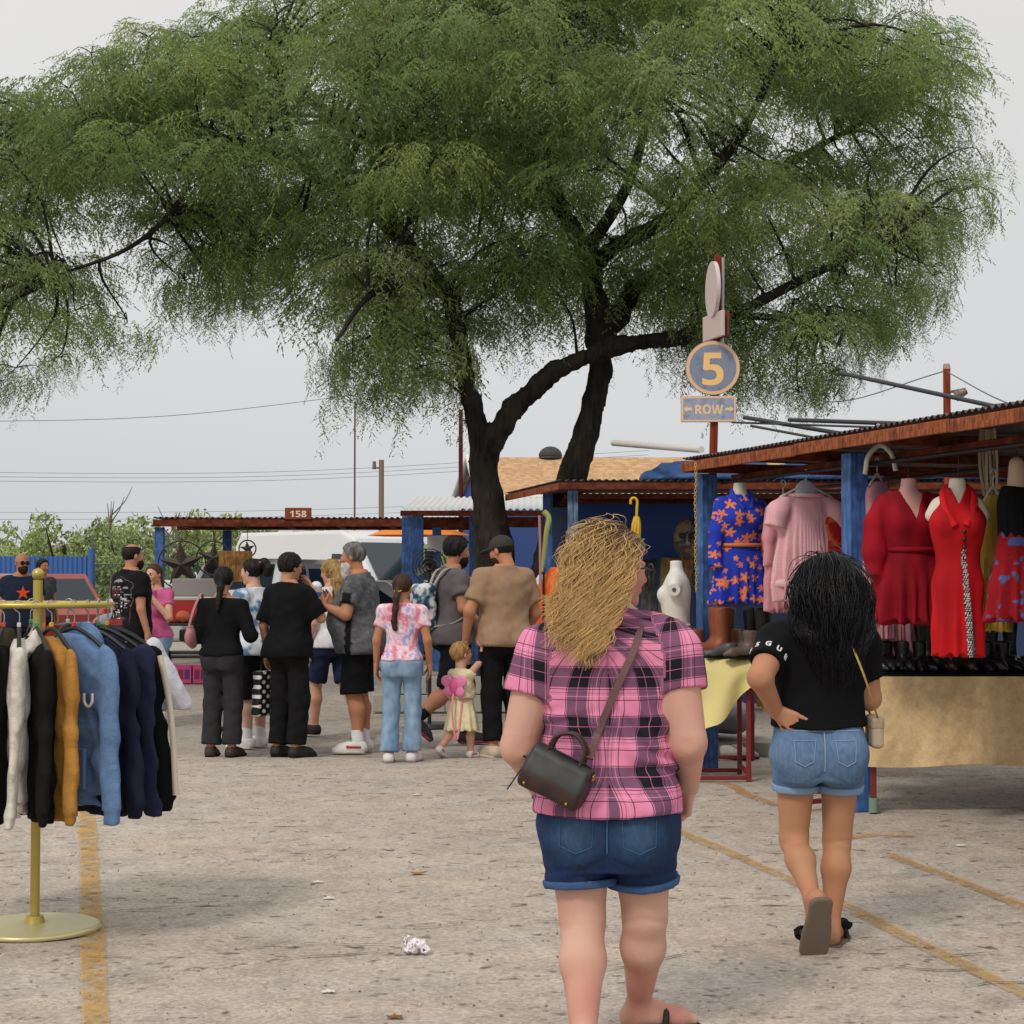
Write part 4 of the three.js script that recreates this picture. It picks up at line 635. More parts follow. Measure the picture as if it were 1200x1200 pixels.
// trading table with cooler and boxes at the far side
{
  const d = 26, tp = at(228, 735, d), t = thing('folding_table', 'dark folding table carrying a red cooler and small goods', 'table', [tp.x, 0, -d]), tm = mat(C('#3a3836', 0.8), 0.7), th = 0.83;
  part('table_top', box(1.5, 0.04, 0.7, 0, th, 0), tm, t); for (const x of [-0.68, 0.68]) for (const z of [-0.3, 0.3]) part('leg', bar(V(x, 0, z), V(x, th, z), 0.018), tm, t); part('shelf', box(1.4, 0.03, 0.6, 0, 0.42, 0), tm, t);
  const c = thing('cooler', 'red cooler with open grey lid standing on the dark table', 'cooler', [tp.x - 0.02, th + 0.02, -d]); part('body', box(0.66, 0.34, 0.42, 0, 0.17, 0, 0.03), mat(C('#c22a26', 0.85), 0.45), c); part('rim', box(0.68, 0.05, 0.44, 0, 0.35, 0, 0.015), mat(C('#d8d4cf', 0.85), 0.5), c); part('lid', place(new RoundedBoxGeometry(0.7, 0.28, 0.07, 2, 0.03), 0, 0.5, -0.2, -0.25), mat(C('#8e8884', 0.8), 0.6), c);
  for (let i = 0; i < 3; i++) { const b = thing('toy_box', 'pink printed toy carton under the dark table, ' + ['beside the pink shirted woman', 'between its two neighbours', 'nearest the woman in black top'][i], 'carton', [tp.x - 0.42 + i * 0.32, 0.0, -d + 0.42], 0, 'pink toy cartons'); part('carton', box(0.3, 0.26, 0.2, 0, 0.13, 0), mat(C('#d24a86', 0.85), 0.6), b); for (let k = 0; k < 3; k++) part('print', box(0.07, 0.14, 0.004, -0.09 + k * 0.09, 0.13, 0.101), mat(C(['#5b2f7a', '#f0b9c9', '#8b2a4a'][(k + i) % 3], 0.85), 0.6), b); }
  [['#e2a2b4', -0.5, 0.1, 'pink plush ball lying on the dark table'], ['#d06a48', -0.12, 0.09, 'orange ball lying on the dark table'], ['#7fae9c', -0.66, 0.14, 'green jar standing at the end of the dark table']].forEach(([h, x, r, lab], i) => single('small_ware', nets((a, b, e) => ell([0, 0, 0], [r * 1.2, r, r])(a, b, e) + 0.01 * noise(a * 30, b * 30, e * 30), [-0.25, -0.25, -0.25], [0.25, 0.25, 0.25], 0.02), mat(C(h, 0.85), 0.7), lab, 'goods', 'small goods on the dark table').position.set(tp.x + x, th + 0.02 + r, -d + 0.25));
  single('wooden_crate', box(0.5, 0.5, 0.3, 0, 0.25, 0, 0.01), mat(C('#bf8d55', 0.7), 0.85, { map: grainTex }), 'tan wooden panel box behind the metal stars', 'crate').position.copy(at(276, 682, 29));
}
// ---------- people ----------
const headMesh = (lip) => { // distance to a head about 0.23 m tall, face towards +z
  const cr = ell([0, 0.027, -0.014], [0.077, 0.087, 0.096]), jaw = ell([0, -0.042, 0.024], [0.057, 0.072, 0.066]), nose = cone([0, 0.014, 0.09], [0, -0.026, 0.106], 0.008, 0.0125), chin = ell([0, -0.1, 0.066], [0.024, 0.018, 0.02]), brow = ell([0, 0.023, 0.078], [0.052, 0.012, 0.016]);
  const ck = [1, -1].map(s => ell([s * 0.036, -0.022, 0.066], [0.022, 0.022, 0.02])), so = [1, -1].map(s => ell([s * 0.031, 0.005, 0.097], [0.017, 0.011, 0.014])), ear = [1, -1].map(s => ell([s * 0.078, -0.006, -0.006], [0.009, 0.031, 0.019])), lips = ell([0, -0.062, 0.086], [0.024, 0.01, 0.011]), mouth = ell([0, -0.062, 0.1], [0.022, 0.0022, 0.01]), nk = cone([0, -0.05, -0.022], [0, -0.15, -0.035], 0.052, 0.055);
  return (x, y, z) => { let d = smin(cr(x, y, z), jaw(x, y, z), 0.035); if (d > 0.1) return Math.min(d, nk(x, y, z)); d = smin(d, chin(x, y, z), 0.03); d = smin(d, brow(x, y, z), 0.016); d = smin(d, ck[0](x, y, z), 0.03); d = smin(d, ck[1](x, y, z), 0.03); d = smax(d, -so[0](x, y, z), 0.012); d = smax(d, -so[1](x, y, z), 0.012); d = smin(d, nose(x, y, z), 0.013); d = smin(d, lips(x, y, z), 0.008); d = smax(d, -mouth(x, y, z), 0.004); d = smin(d, nk(x, y, z), 0.03); return smin(d, Math.min(ear[0](x, y, z), ear[1](x, y, z)), 0.008); };
};
const HEAD = headMesh();
function handField(w, f, n, left, curl, size = 1) {
  f = f.clone().normalize(); n = n.clone().addScaledVector(f, -n.dot(f)).normalize(); const t = f.clone().cross(n).multiplyScalar(left ? -1 : 1), P = (a, b, c) => w.clone().addScaledVector(f, a * size).addScaledVector(t, b * size).addScaledVector(n, c * size), F = [];
  const A = v => v.toArray(); let hi = [];
  const len = [0.068, 0.077, 0.072, 0.056];
  for (let k = 0; k < 4; k++) {
    const kn = P(0.086 - 0.004 * Math.abs(k - 1), (1.5 - k) * 0.0205, 0); F.push([cone(A(P(0.0, (1.5 - k) * 0.010, 0)), A(kn), 0.016 * size, 0.0118 * size), 0.014]);
    let p = kn, a = curl * (0.8 + 0.12 * k) * 0.7; [0.45, 0.31, 0.24].forEach((q, j) => { const d = f.clone().multiplyScalar(Math.cos(a)).addScaledVector(n, Math.sin(a)).addScaledVector(t, (1.5 - k) * 0.05), e = p.clone().addScaledVector(d.normalize(), len[k] * q * size); F.push([cone(A(p), A(e), (0.0092 - j * 0.0008) * size, (0.0086 - j * 0.001) * size), 0.004]); p = e; a += curl; }); hi.push(p);
  }
  let p = P(0.022, 0.026, 0.004), a = 0; [[0.045, 0.012, 0.0105], [0.032, 0.0102, 0.0095], [0.025, 0.0093, 0.0078]].forEach(([l, r1, r2], j) => { const d = f.clone().multiplyScalar(0.72).addScaledVector(t, 0.62 - j * 0.22).addScaledVector(n, 0.3 + 0.25 * curl * (j + 1)).normalize(), e = p.clone().addScaledVector(d, l * size); F.push([cone(A(p), A(e), r1 * size, r2 * size), 0.008]); p = e; }); hi.push(p);
  F.push([cone(A(P(-0.05, 0, 0)), A(P(0.01, 0, 0)), 0.026 * size, 0.021 * size), 0.02]);
  const lo = w.clone(), up = w.clone(); for (const q of [...hi, P(-0.03, 0, 0), P(0.09, 0.04, 0), P(0.09, -0.04, 0)]) { lo.min(q); up.max(q); }
  return [(x, y, z) => { let d = 9; for (const [g, k] of F) d = smin(d, g(x, y, z), k); return d; }, lo.subScalar(0.03).toArray(), up.addScalar(0.03).toArray()];
}
const TORSO = {
  m: [[0.80, 0.150, 0.105, -0.01], [0.90, 0.162, 0.115, -0.012], [1.00, 0.152, 0.108, 0], [1.10, 0.150, 0.108, 0.005], [1.24, 0.168, 0.118, 0.005], [1.34, 0.170, 0.105, -0.005], [1.405, 0.125, 0.08, -0.014], [1.45, 0.07, 0.062, -0.016], [1.5, 0.055, 0.055, -0.012]],
  f: [[0.80, 0.160, 0.115, -0.01], [0.90, 0.172, 0.122, -0.014], [0.99, 0.150, 0.108, -0.004], [1.08, 0.132, 0.098, 0.004], [1.22, 0.145, 0.11, 0.01], [1.33, 0.148, 0.095, -0.004], [1.395, 0.11, 0.072, -0.014], [1.44, 0.06, 0.055, -0.016], [1.5, 0.05, 0.05, -0.012]],
};
function person(o) {
  const t = thing('person', o.label, 'person', [o.x, 0, o.z], o.yaw, o.group), S = (o.h || 1.7) / 1.7, cell = o.cell || 0.0165; t.scale.setScalar(S);
  const Ln = o.lean || [0, 0], sh = p => [p[0] + Ln[0] * Math.max(0, p[1] - 0.92), p[1], p[2] + Ln[1] * Math.max(0, p[1] - 0.92)], gi = o.girth || 1, J = o.J || {};
  const R = { ua: 0.046, el: 0.038, fa: 0.040, wr: 0.027, th: 0.082, kn: 0.056, ca: 0.055, an: 0.036, ...o.R };
  const rows = (Array.isArray(o.torso) ? o.torso : TORSO[o.torso || 'm']).map(([y, a, b, z]) => { const k = y < 1.36 ? gi : 1, s = sh([0, y, z]); return [y, a * k * (Array.isArray(o.torso) ? 1 : 0.94), b * k, s[2], s[0]]; });
  const tor = profile(rows, 2.25), q = {};
  for (const [s, k] of [[1, 'L'], [-1, 'R']]) {
    q['sh' + k] = J['sh' + k] || sh([s * (0.150 + 0.02 * gi), 1.37, -0.012]); q['el' + k] = J['el' + k] || sh([s * (0.175 + 0.045 * gi), 1.10, -0.035]); q['wr' + k] = J['wr' + k] || sh([s * (0.19 + 0.045 * gi), 0.865, 0.03]);
    q['hd' + k] = V(...(J['hd' + k] || [0, -1, 0.15])); q['pn' + k] = V(...(J['pn' + k] || [-s, 0, -0.15])); q['cu' + k] = J['cu' + k] ?? 0.35;
    q['hp' + k] = J['hp' + k] || [s * 0.085 * Math.min(1.15, gi), 0.885, -0.005]; q['kn' + k] = J['kn' + k] || [s * 0.095, 0.485, 0.012]; q['an' + k] = J['an' + k] || [s * 0.1, 0.085, -0.03]; q['ft' + k] = V(...(J['ft' + k] || [s * 0.16, 0, 1])).normalize();
  }
  const hc = J.head || sh([0, 1.588, 0.012]), hm = new THREE.Matrix4().compose(V(...hc), new THREE.Quaternion().setFromEuler(new THREE.Euler(o.look?.[1] || 0, o.look?.[0] || 0, o.look?.[2] || 0, 'YXZ')), V(1, 1, 1).multiplyScalar(o.headSize || 0.95));
  // --- the body's own surface
  const armF = ['L', 'R'].map(k => [cone(q['sh' + k], q['el' + k], R.ua * 1.08, R.el), cone(q['el' + k], q['wr' + k], R.fa, R.wr)]);
  const feet = ['L', 'R'].map(k => { const a = V(...q['an' + k]), d = q['ft' + k], side = V(d.z, 0, -d.x).normalize(), up = d.clone().cross(side).normalize(); const heel = a.clone().addScaledVector(d, -0.028).addScaledVector(up, -0.045), ball = heel.clone().addScaledVector(d, 0.165), toe = heel.clone().addScaledVector(d, 0.215); return { a, d, up, side, heel, ball, toe }; });
  const footF = feet.map(({ a, d, up, heel, ball, toe }) => { const f1 = cone(heel.toArray(), a.toArray(), 0.034, R.an), f2 = cone(heel.clone().addScaledVector(up, 0.008).toArray(), ball.clone().addScaledVector(up, -0.008).toArray(), 0.034, 0.033), f3 = cone(ball.clone().addScaledVector(up, -0.012).toArray(), toe.clone().addScaledVector(up, -0.018).toArray(), 0.032, 0.02), f4 = cone(a.toArray(), ball.toArray(), R.an * 0.95, 0.022), hx = heel.clone().addScaledVector(up, -0.034); return (x, y, z) => Math.max(smin(smin(f1(x, y, z), f2(x, y, z), 0.03), smin(f3(x, y, z), f4(x, y, z), 0.03), 0.02), -((x - hx.x) * up.x + (y - hx.y) * up.y + (z - hx.z) * up.z)); });
  const legF = ['L', 'R'].map(k => { const K = V(...q['kn' + k]), A = V(...q['an' + k]), dir = A.clone().sub(K), c = K.clone().addScaledVector(dir, 0.33).add(V(0, 0, -0.016)); return [cone(q['hp' + k], q['kn' + k], R.th, R.kn), cone(q['kn' + k], c.toArray(), R.kn * 0.94, R.ca), cone(c.toArray(), q['an' + k], R.ca, R.an)]; });
  const bt = o.butt ?? (o.torso === 'm' || !o.torso ? 0.9 : 1.1), butt = [1, -1].map(s => ell([s * 0.075 * gi, (J.hpL ? J.hpL[1] : 0.885) + 0.0, rows[1][3] - 0.062 * gi], [0.082 * gi * bt, 0.10 * bt, 0.075 * gi * bt])), hasB = o.bust || 0, bust = [1, -1].map(s => { const c = sh([s * 0.078 * gi, 1.225, 0.085 * gi]); return ell(c, [0.07, 0.065, 0.06].map(v => v * (hasB || 1) * gi)); });
  const trap = [1, -1].map((s, i) => cone([hc[0] * 0.6, rows[rows.length - 3][0] + 0.03, rows[rows.length - 2][3]], q[i ? 'shR' : 'shL'], 0.05, R.ua * 0.9)), neck = cone(sh([0, rows[rows.length - 3][0], -0.015]), V(0, -0.04, -0.022).applyMatrix4(hm).toArray(), 0.058 * (o.neck || 1), 0.052 * (o.neck || 1));
  const torsoF = (x, y, z, g = 0) => { let d = tor(x, y, z, g); if (y < 1.1) d = smin(d, Math.min(butt[0](x, y, z), butt[1](x, y, z)) - g, 0.05); if (hasB) d = smin(d, Math.min(bust[0](x, y, z), bust[1](x, y, z)) - g, 0.05); return smin(d, Math.min(trap[0](x, y, z), trap[1](x, y, z)) - g, 0.05); };
  const limbsF = (x, y, z) => { let d = 9; for (const [a, b] of armF) d = Math.min(d, smin(a(x, y, z), b(x, y, z), 0.02)); return d; };
  const legsF = (x, y, z) => { let d = 9; for (let i = 0; i < 2; i++) { const [a, b, c] = legF[i]; d = Math.min(d, smin(smin(a(x, y, z), smin(b(x, y, z), c(x, y, z), 0.03), 0.025), footF[i](x, y, z), 0.02)); } return d; };
  const creaseF = (x, y, z) => { let c = 0; for (const k of ['L', 'R']) { const n = q['kn' + k], e = q['el' + k]; if (z < n[2] && Math.abs(x - n[0]) < 0.09) c += 0.0045 * Math.exp(-(((y - n[1] - 0.004 + 0.25 * Math.abs(x - n[0])) / 0.009) ** 2)); c += 0.005 * Math.exp(-(((x - e[0]) ** 2 + (y - e[1]) ** 2 + (z - e[2] + 0.06) ** 2) / 0.0003)); } return c; };
  const bodyF = (x, y, z) => creaseF(x, y, z) + smin(smin(smin(torsoF(x, y, z), limbsF(x, y, z), 0.035), legsF(x, y, z), 0.03), neck(x, y, z), 0.03);
  const lo = V(9, 9, 9), up = V(-9, -9, -9); for (const k of Object.keys(q)) if (Array.isArray(q[k])) { lo.min(V(...q[k])); up.max(V(...q[k])); } for (const f of feet) { lo.min(f.toe).min(f.heel); up.max(f.toe).max(f.heel); } lo.min(V(-rows[2][1], 0, -rows[2][2])); up.max(V(rows[2][1], hc[1], rows[2][2])); for (const r of rows) { lo.min(V(r[4] - r[1], 1, r[3] - r[2])); up.max(V(r[4] + r[1], 1, r[3] + r[2])); }
  const LO = lo.clone().subScalar(0.14).toArray(), HI = up.clone().addScalar(0.14).toArray(); HI[1] = hc[1];
  const skin = C(o.skin || '#c99a7e', o.skinK || 0.9), red = C('#c4685a', 0.85), lipC = C(o.lip || '#a8605a', 0.8), sk = (x, y, z) => cmix(skin, red, clamp(0.12 + 0.2 * noise(x * 14, y * 9, z * 14) + (o.flush ? o.flush(x, y, z) : 0), 0, 0.6));
  const inv = hm.clone().invert(), pv = V(0, 0, 0);
  const cut = hc[1] - 0.10, geos = [nets((x, y, z) => Math.max(bodyF(x, y, z), y - cut), LO, [HI[0], cut + 0.03, HI[2]], cell, { color: sk, slack: 0.05 })];
  const hg = nets(HEAD, [-0.11, -0.15, -0.13], [0.11, 0.13, 0.14], o.headCell || 0.007, { color: (x, y, z) => (z > 0.07 && Math.abs(y + 0.062) < 0.011 && Math.abs(x) < 0.024) ? lipC : cmix(sk(x, y, z), red, 0.14 * (noise(x * 30, y * 30, 4) + (z > 0.05 && y < 0 ? 0.6 : 0))) }); hg.applyMatrix4(hm); geos.push(hg);
  for (const k of ['L', 'R']) { if (o.noHand === k) continue; const [f, a, b] = handField(V(...q['wr' + k]), q['hd' + k], q['pn' + k], k === 'L', q['cu' + k], o.handSize || 1); geos.push(nets(f, a, b, o.handCell || 0.007, { color: sk, slack: 0.012 })); }
  const body = part('body', merge(geos), vmat(0.6, { specularIntensity: 0.6 }), t);
  // --- eyes and brows
  const eyeG = paintGeo(new THREE.SphereGeometry(0.0125, 14, 10), (x, y, z) => z > 0.0105 ? C('#1c1512') : z > 0.008 ? C('#4a3222') : C('#e6dfd8', 0.9));
  for (const s of [1, -1]) { part('eye', eyeG.clone().translate(s * 0.031, 0.004, 0.0785).applyMatrix4(hm), vmat(0.2), t); part('eyebrow', tube([V(s * 0.014, 0.021, 0.094), V(s * 0.032, 0.027, 0.09), V(s * 0.05, 0.02, 0.076)], 0.004, 5, 8, 0.002).applyMatrix4(hm), mat(C(o.brow || '#2a2019', 0.8), 0.9), t); }
  // --- clothes
  const fold = (s, amp, fr) => (x, y, z) => amp * (0.6 * noise(x * fr + s, y * fr * 1.6 + 0.8 * x * fr, z * fr) + 0.4 * noise(x * fr * 2.3, y * fr * 2.6 + s, z * fr * 2.3));
  const P3 = v => V(v[0], v[1], v[2]);
  if (o.top) {
    const c = o.top, e = c.e ?? 0.014, sl = c.sl ?? 0.55, fd = fold(c.seed || 3, c.fold ?? 0.013, c.fr || 10), hem = c.hem ?? 0.86, neckY = c.neck ?? rows[rows.length - 2][0] - 0.005, slF = [];
    for (const k of ['L', 'R']) { const a = P3(q['sh' + k]), b = P3(q['el' + k]), w = P3(q['wr' + k]), r1 = R.ua * 1.1 + e * 0.8, rs = c.sr ?? R.ua + e * 1.3; 
      if (sl <= 0) continue; const n = Math.min(1, sl), end = a.clone().lerp(b, n), dir = b.clone().sub(a).normalize(), f1 = cone(a.toArray(), end.clone().addScaledVector(dir, 0.03).toArray(), r1, lerp(r1, rs, n));
      if (sl <= 1) slF.push((x, y, z) => Math.max(f1(x, y, z), (x - end.x) * dir.x + (y - end.y) * dir.y + (z - end.z) * dir.z));
      else { const e2 = b.clone().lerp(w, sl - 1), d2 = w.clone().sub(b).normalize(), f2 = cone(b.toArray(), e2.clone().addScaledVector(d2, 0.02).toArray(), R.fa + e, R.wr + e); slF.push((x, y, z) => Math.max(smin(f1(x, y, z), f2(x, y, z), 0.03), sl < 2 ? (x - e2.x) * d2.x + (y - e2.y) * d2.y + (z - e2.z) * d2.z : -9)); } }
    const loose = c.loose ?? 0.02, top0 = c.y0 ?? 1.3, sleeve = (x, y, z) => { let d = 9; for (const f of slF) d = Math.min(d, f(x, y, z)); return d; };
    const shirt = (x, y, z) => { let d = smin(torsoF(x, y, z, e + loose * sst(top0, hem, y)), sleeve(x, y, z), 0.045); if (d > 0.1) return d; d += fd(x, y, z) + (c.press ? c.press(x, y, z) : 0); d = smax(d, hem + 0.008 * noise(x * 7, 2, z * 7) - y, 0.008); return Math.max(d, y - neckY - (c.vee ? 0 : 0.25 * (-z)) + (c.scoop || 0) * Math.max(0, z) * 3 ); };
    const uvf = c.uv ? (x, y, z, nx, ny, nz) => { const ds = sleeve(x, y, z), dt = tor(x, y, z, e); if (ds < dt - 0.004) { const k = x > (rows[5]?.[4] || 0) ? 'L' : 'R', a = P3(q['sh' + k]), d = P3(q['el' + k]).sub(a).normalize(), p = V(x, y, z).sub(a), al = p.dot(d); return c.uv(Math.atan2(p.z, (k === 'L' ? p.x : -p.x)) * R.ua * 1.2 + 0.31, al + 0.05, nz, true); } const rr0 = tor.at(y); return c.uv(Math.atan2(x - rr0[3], z - rr0[2]) * (rr0[0] + rr0[1]) * 0.52, y, nz, false); } : undefined;
    part(c.name || 'shirt', nets(shirt, LO, [HI[0], Math.min(HI[1], neckY + 0.1), HI[2]], c.cell || cell, { color: c.color || (c.map ? undefined : (x, y, z) => cmix(C(c.col, c.k ?? 0.85), C(c.col, (c.k ?? 0.85) * 0.88), 0.5 + noise(x * 30, y * 30, z * 30))), uv: uvf, slack: 0.06 }), c.map ? mat('#ffffff', 0.85, { map: c.map }) : vmat(c.rough || 0.88), t, c.label);
    o.shirtF = shirt;
  }
  if (o.skirt) { const c = o.skirt, f0 = profile(c.rows), fd = fold(5, 0.008, 9); part(c.name || 'dress', nets((x, y, z) => { const th = Math.atan2(x, z), k = sst(c.rows[c.rows.length - 1][0], c.rows[0][0], y); return f0(x, y, z) + fd(x, y, z) + k * 0.012 * Math.sin(th * (c.pleats || 11)); }, LO, HI, cell, { color: (x, y, z) => cmix(C(c.col, 0.9), C(c.col, 0.78), 0.5 + noise(x * 20, y * 20, z * 20)) }), vmat(0.9), t); }
  if (o.pants) {
    const c = o.pants, e = c.e ?? 0.016, to = c.to ?? 1.85, fd = fold(c.seed || 8, c.fold ?? 0.012, c.fr || 10), top = c.top ?? 0.99, lf = [];
    for (const k of ['L', 'R']) { const h = P3(q['hp' + k]), n = P3(q['kn' + k]), a = P3(q['an' + k]), fs = [], r0 = R.th + e, rk = c.rk ?? R.kn + e, rc = c.rc ?? R.an + e + 0.012; let end, dir;
      if (to <= 1) { end = h.clone().lerp(n, to); dir = n.clone().sub(h).normalize(); fs.push(cone(h.toArray(), end.clone().addScaledVector(dir, 0.03).toArray(), r0, c.rc ?? lerp(r0, rk, to))); }
      else { end = n.clone().lerp(a, to - 1); dir = a.clone().sub(n).normalize(); fs.push(cone(h.toArray(), n.toArray(), r0, rk), cone(n.toArray(), end.clone().addScaledVector(dir, 0.02).toArray(), rk, rc)); }
      lf.push((x, y, z) => { let d = fs[0](x, y, z); if (fs[1]) d = smin(d, fs[1](x, y, z), 0.05); return Math.max(d, (x - end.x) * dir.x + (y - end.y) * dir.y + (z - end.z) * dir.z); }); }
    const sLow = to > 1 ? Math.max(0.16, Math.max(lerp(q.knL[1], q.anL[1], to - 1), lerp(q.knR[1], q.anR[1], to - 1)) + 0.03) : Math.max(lerp(q.hpL[1], q.knL[1], to), lerp(q.hpR[1], q.knR[1], to)) + 0.006, pel = (x, y, z) => Math.max(torsoF(x, y, z, e * 0.8), (c.low ?? 0.80) - 0.5 * Math.abs(x) - y);
    const pant = (x, y, z) => { let d = smin(pel(x, y, z), Math.min(lf[0](x, y, z), lf[1](x, y, z)), 0.04); if (d > 0.1) return d; d += fd(x, y, z); if (c.crease) d += c.crease(x, y, z); if (y > sLow - 0.05) d = smin(d, Math.max(Math.min(torsoF(x, y, z), legsF(x, y, z)) - 0.007, sLow - y), 0.01); return Math.max(d, y - top); };
    part(c.name || 'trousers', nets(pant, [LO[0], Math.max(-0.02, LO[1]), LO[2]], [HI[0], top + 0.06, HI[2]], c.cell || cell, { color: c.color || ((x, y, z) => cmix(C(c.col, c.k ?? 0.85), C(c.col, (c.k ?? 0.85) * 0.82), 0.5 + noise(x * 22, y * 22, z * 22))), slack: 0.06 }), vmat(0.9), t, c.label);
    (o.cuffs || []).length; o.pantF = pant;
    if (c.cuff) for (const k of ['L', 'R']) { const h = P3(q['hp' + k]), n = P3(q['kn' + k]), dir = n.clone().sub(h).normalize(), en = h.clone().lerp(n, to), r = (c.rc ?? lerp(R.th + e, R.kn + e, to)) + 0.007, f = cone(en.clone().addScaledVector(dir, -c.cuff).toArray(), en.toArray(), r + 0.004, r); part('cuff', nets((x, y, z) => { const s = (x - en.x) * dir.x + (y - en.y) * dir.y + (z - en.z) * dir.z; return Math.max(f(x, y, z) + fd(x, y, z) * 0.7, s - 0.004, -c.cuff - s, -(f(x, y, z) + 0.03)); }, en.clone().subScalar(r + 0.06).toArray(), en.clone().addScalar(r + 0.06).toArray(), c.cell || cell, {}), mat(C(c.cuffCol || c.col, 0.9), 0.9), t); }
  }
  // --- shoes
  if (o.shoe) feet.forEach((ft, i) => {
    const c = o.shoe, { d, up, side, heel, ball, toe, a } = ft, base = heel.clone().addScaledVector(up, -0.036);
    const loc = (x, y, z) => { const p = V(x, y, z).sub(base); return [p.dot(side), p.dot(up), p.dot(d)]; }, m4 = new THREE.Matrix4().makeBasis(side, up, d).setPosition(base);
    const outline = (x, z) => { const w = 0.036 + 0.014 * sst(0.02, 0.15, z) - 0.02 * sst(0.19, 0.28, z); return Math.max(Math.hypot(Math.max(0, Math.abs(x) - w * 0.35), Math.max(0, Math.max(-z + 0.0, z - 0.2))) - w * 0.72, Math.abs(x) - w); };
    const tf = g => { g.applyMatrix4(m4); return g; };
    if (c.type === 'sandal') {
      part('sandal', tf(nets((x, y, z) => Math.max(outline(x, z) - 0.012, Math.abs(y + 0.002) - 0.011), [-0.08, -0.05, -0.08], [0.08, 0.05, 0.31], 0.006)), mat(C(c.col, 0.85), 0.8), t);
      (c.straps || [[0.07, 0.05], [0.15, 0.04]]).forEach(([z, h]) => part('strap', tf(tube([V(-0.05, 0.0, z), V(-0.04, h, z + 0.01), V(0, h + 0.018, z + 0.015), V(0.04, h, z + 0.01), V(0.05, 0.0, z)], 0.011, 6, 18)), mat(C(c.strap || c.col, 0.85), 0.7), t));
      if (c.bow) part('bow', tf(nets((x, y, z) => smin(ell([-0.032, 0.06, 0.165], [0.036, 0.026, 0.03])(x, y, z), ell([0.032, 0.06, 0.165], [0.036, 0.026, 0.03])(x, y, z), 0.01) + 0.008 * noise(x * 90, y * 90, z * 90), [-0.09, 0.01, 0.11], [0.09, 0.11, 0.22], 0.006)), mat(C('#17161a', 0.9), 0.8), t);
    } else {
      const hh = c.high || 0.075; const toBody = (x, y, z) => footF[i](base.x + side.x * x + up.x * y + d.x * z, base.y + side.y * x + up.y * y + d.y * z, base.z + side.z * x + up.z * y + d.z * z) - 0.010; part('shoe', tf(nets((x, y, z) => { const top = hh - 0.028 * sst(0.04, 0.14, z) - 0.022 * sst(0.15, 0.25, z); return Math.max(smin(smax(outline(x, z) - 0.006 + 0.25 * Math.max(0, y - 0.02), y - top, 0.02), Math.max(toBody(x, y, z), y - hh - 0.015), 0.012), 0.012 - y); }, [-0.09, -0.02, -0.09], [0.09, 0.14, 0.32], 0.011, { color: (x, y, z) => c.accent && z > 0.0 && z < 0.12 && y > 0.03 && y < 0.06 ? C(c.accent, 0.85) : C(c.col, 0.85) })), vmat(0.7), t);
      part('sole', tf(nets((x, y, z) => Math.max(outline(x, z) - 0.009, Math.abs(y - 0.006) - 0.012), [-0.09, -0.04, -0.09], [0.09, 0.05, 0.32], 0.011)), mat(C(c.sole || '#e8e4de', 0.85), 0.8), t);
      if (c.sock) part('sock', [bar(a.clone().addScaledVector(up, -0.02), a.clone().lerp(P3(q[i ? 'knR' : 'knL']), 0.26), R.an + 0.012, 14, R.an + 0.014)], mat(C(c.sock, 0.9), 0.95), t);
    }
  });
  // --- short hair and caps
  const hr = o.hair;
  if (hr) {
    const th = hr.t ?? 0.014, cap = ell([0, 0.03, -0.016], [0.077 + th, 0.087 + th, 0.096 + th]), line = hr.line ?? 0.0195, nape = hr.nape ?? -0.07, ex = hr.extra ? hr.extra() : null, hcol = C(hr.col, hr.k ?? 0.85), hcol2 = C(hr.col2 || hr.col, (hr.k ?? 0.85) * (hr.col2 ? 1 : 0.6));
    const f = (x, y, z) => { let d = cap(x, y, z); d = smax(d, -0.51 * y + 0.86 * z - line, 0.012); d = smax(d, nape - y, 0.02); if (hr.bald) d = smax(d, -ell([0, 0.12, -0.01], hr.bald)(x, y, z), 0.01); if (ex) d = smin(d, ex(x, y, z), hr.ek ?? 0.02); if (d > 0.05) return d; const s = hr.fr || 70; return d + (hr.amp ?? 0.004) * (noise(x * s, y * s * 0.35, z * s) + 0.6 * noise(x * s * 2, y * s * 0.7, z * s * 2)); };
    const b = hr.box || [[-0.13, -0.15, -0.16], [0.13, 0.15, 0.15]];
    part('hair', nets(f, b[0], b[1], hr.cell || 0.0085, { color: (x, y, z) => cmix(hcol, hcol2, 0.5 + 0.9 * noise(x * 60, y * 14, z * 60)), slack: 0.02 }).applyMatrix4(hm), vmat(hr.rough ?? 0.6, { specularIntensity: 0.5 }), t);
    if (hr.band) part('hair_tie', new THREE.TorusGeometry(hr.band[3] || 0.022, 0.009, 8, 20).rotateX(1.2).translate(hr.band[0], hr.band[1], hr.band[2]).applyMatrix4(hm), mat(C(hr.bandCol || '#d8c23a', 0.85), 0.7), t);
  }
  if (o.beard) { const bf = (x, y, z) => { let d = ell([0, -0.072, 0.047], [0.062, 0.064, 0.061])(x, y, z); d = smin(d, ell([0, o.beard.low || -0.115, 0.072], o.beard.long || [0.035, 0.03, 0.03])(x, y, z), 0.03); d = smax(d, -ell([0, -0.064, 0.115], [0.02, 0.008, 0.03])(x, y, z), 0.005); d = smax(d, y + 0.035 - 0.55 * Math.max(0, Math.abs(x) - 0.03), 0.01); return d + 0.004 * noise(x * 90, y * 40, z * 90); }; part('beard', nets(bf, [-0.09, -0.24, -0.04], [0.09, 0.02, 0.15], 0.008, { color: (x, y, z) => cmix(C(o.beard.col, 0.85), C(o.beard.col, 0.6), 0.5 + noise(x * 60, y * 30, z * 60)) }).applyMatrix4(hm), vmat(0.8), t); }
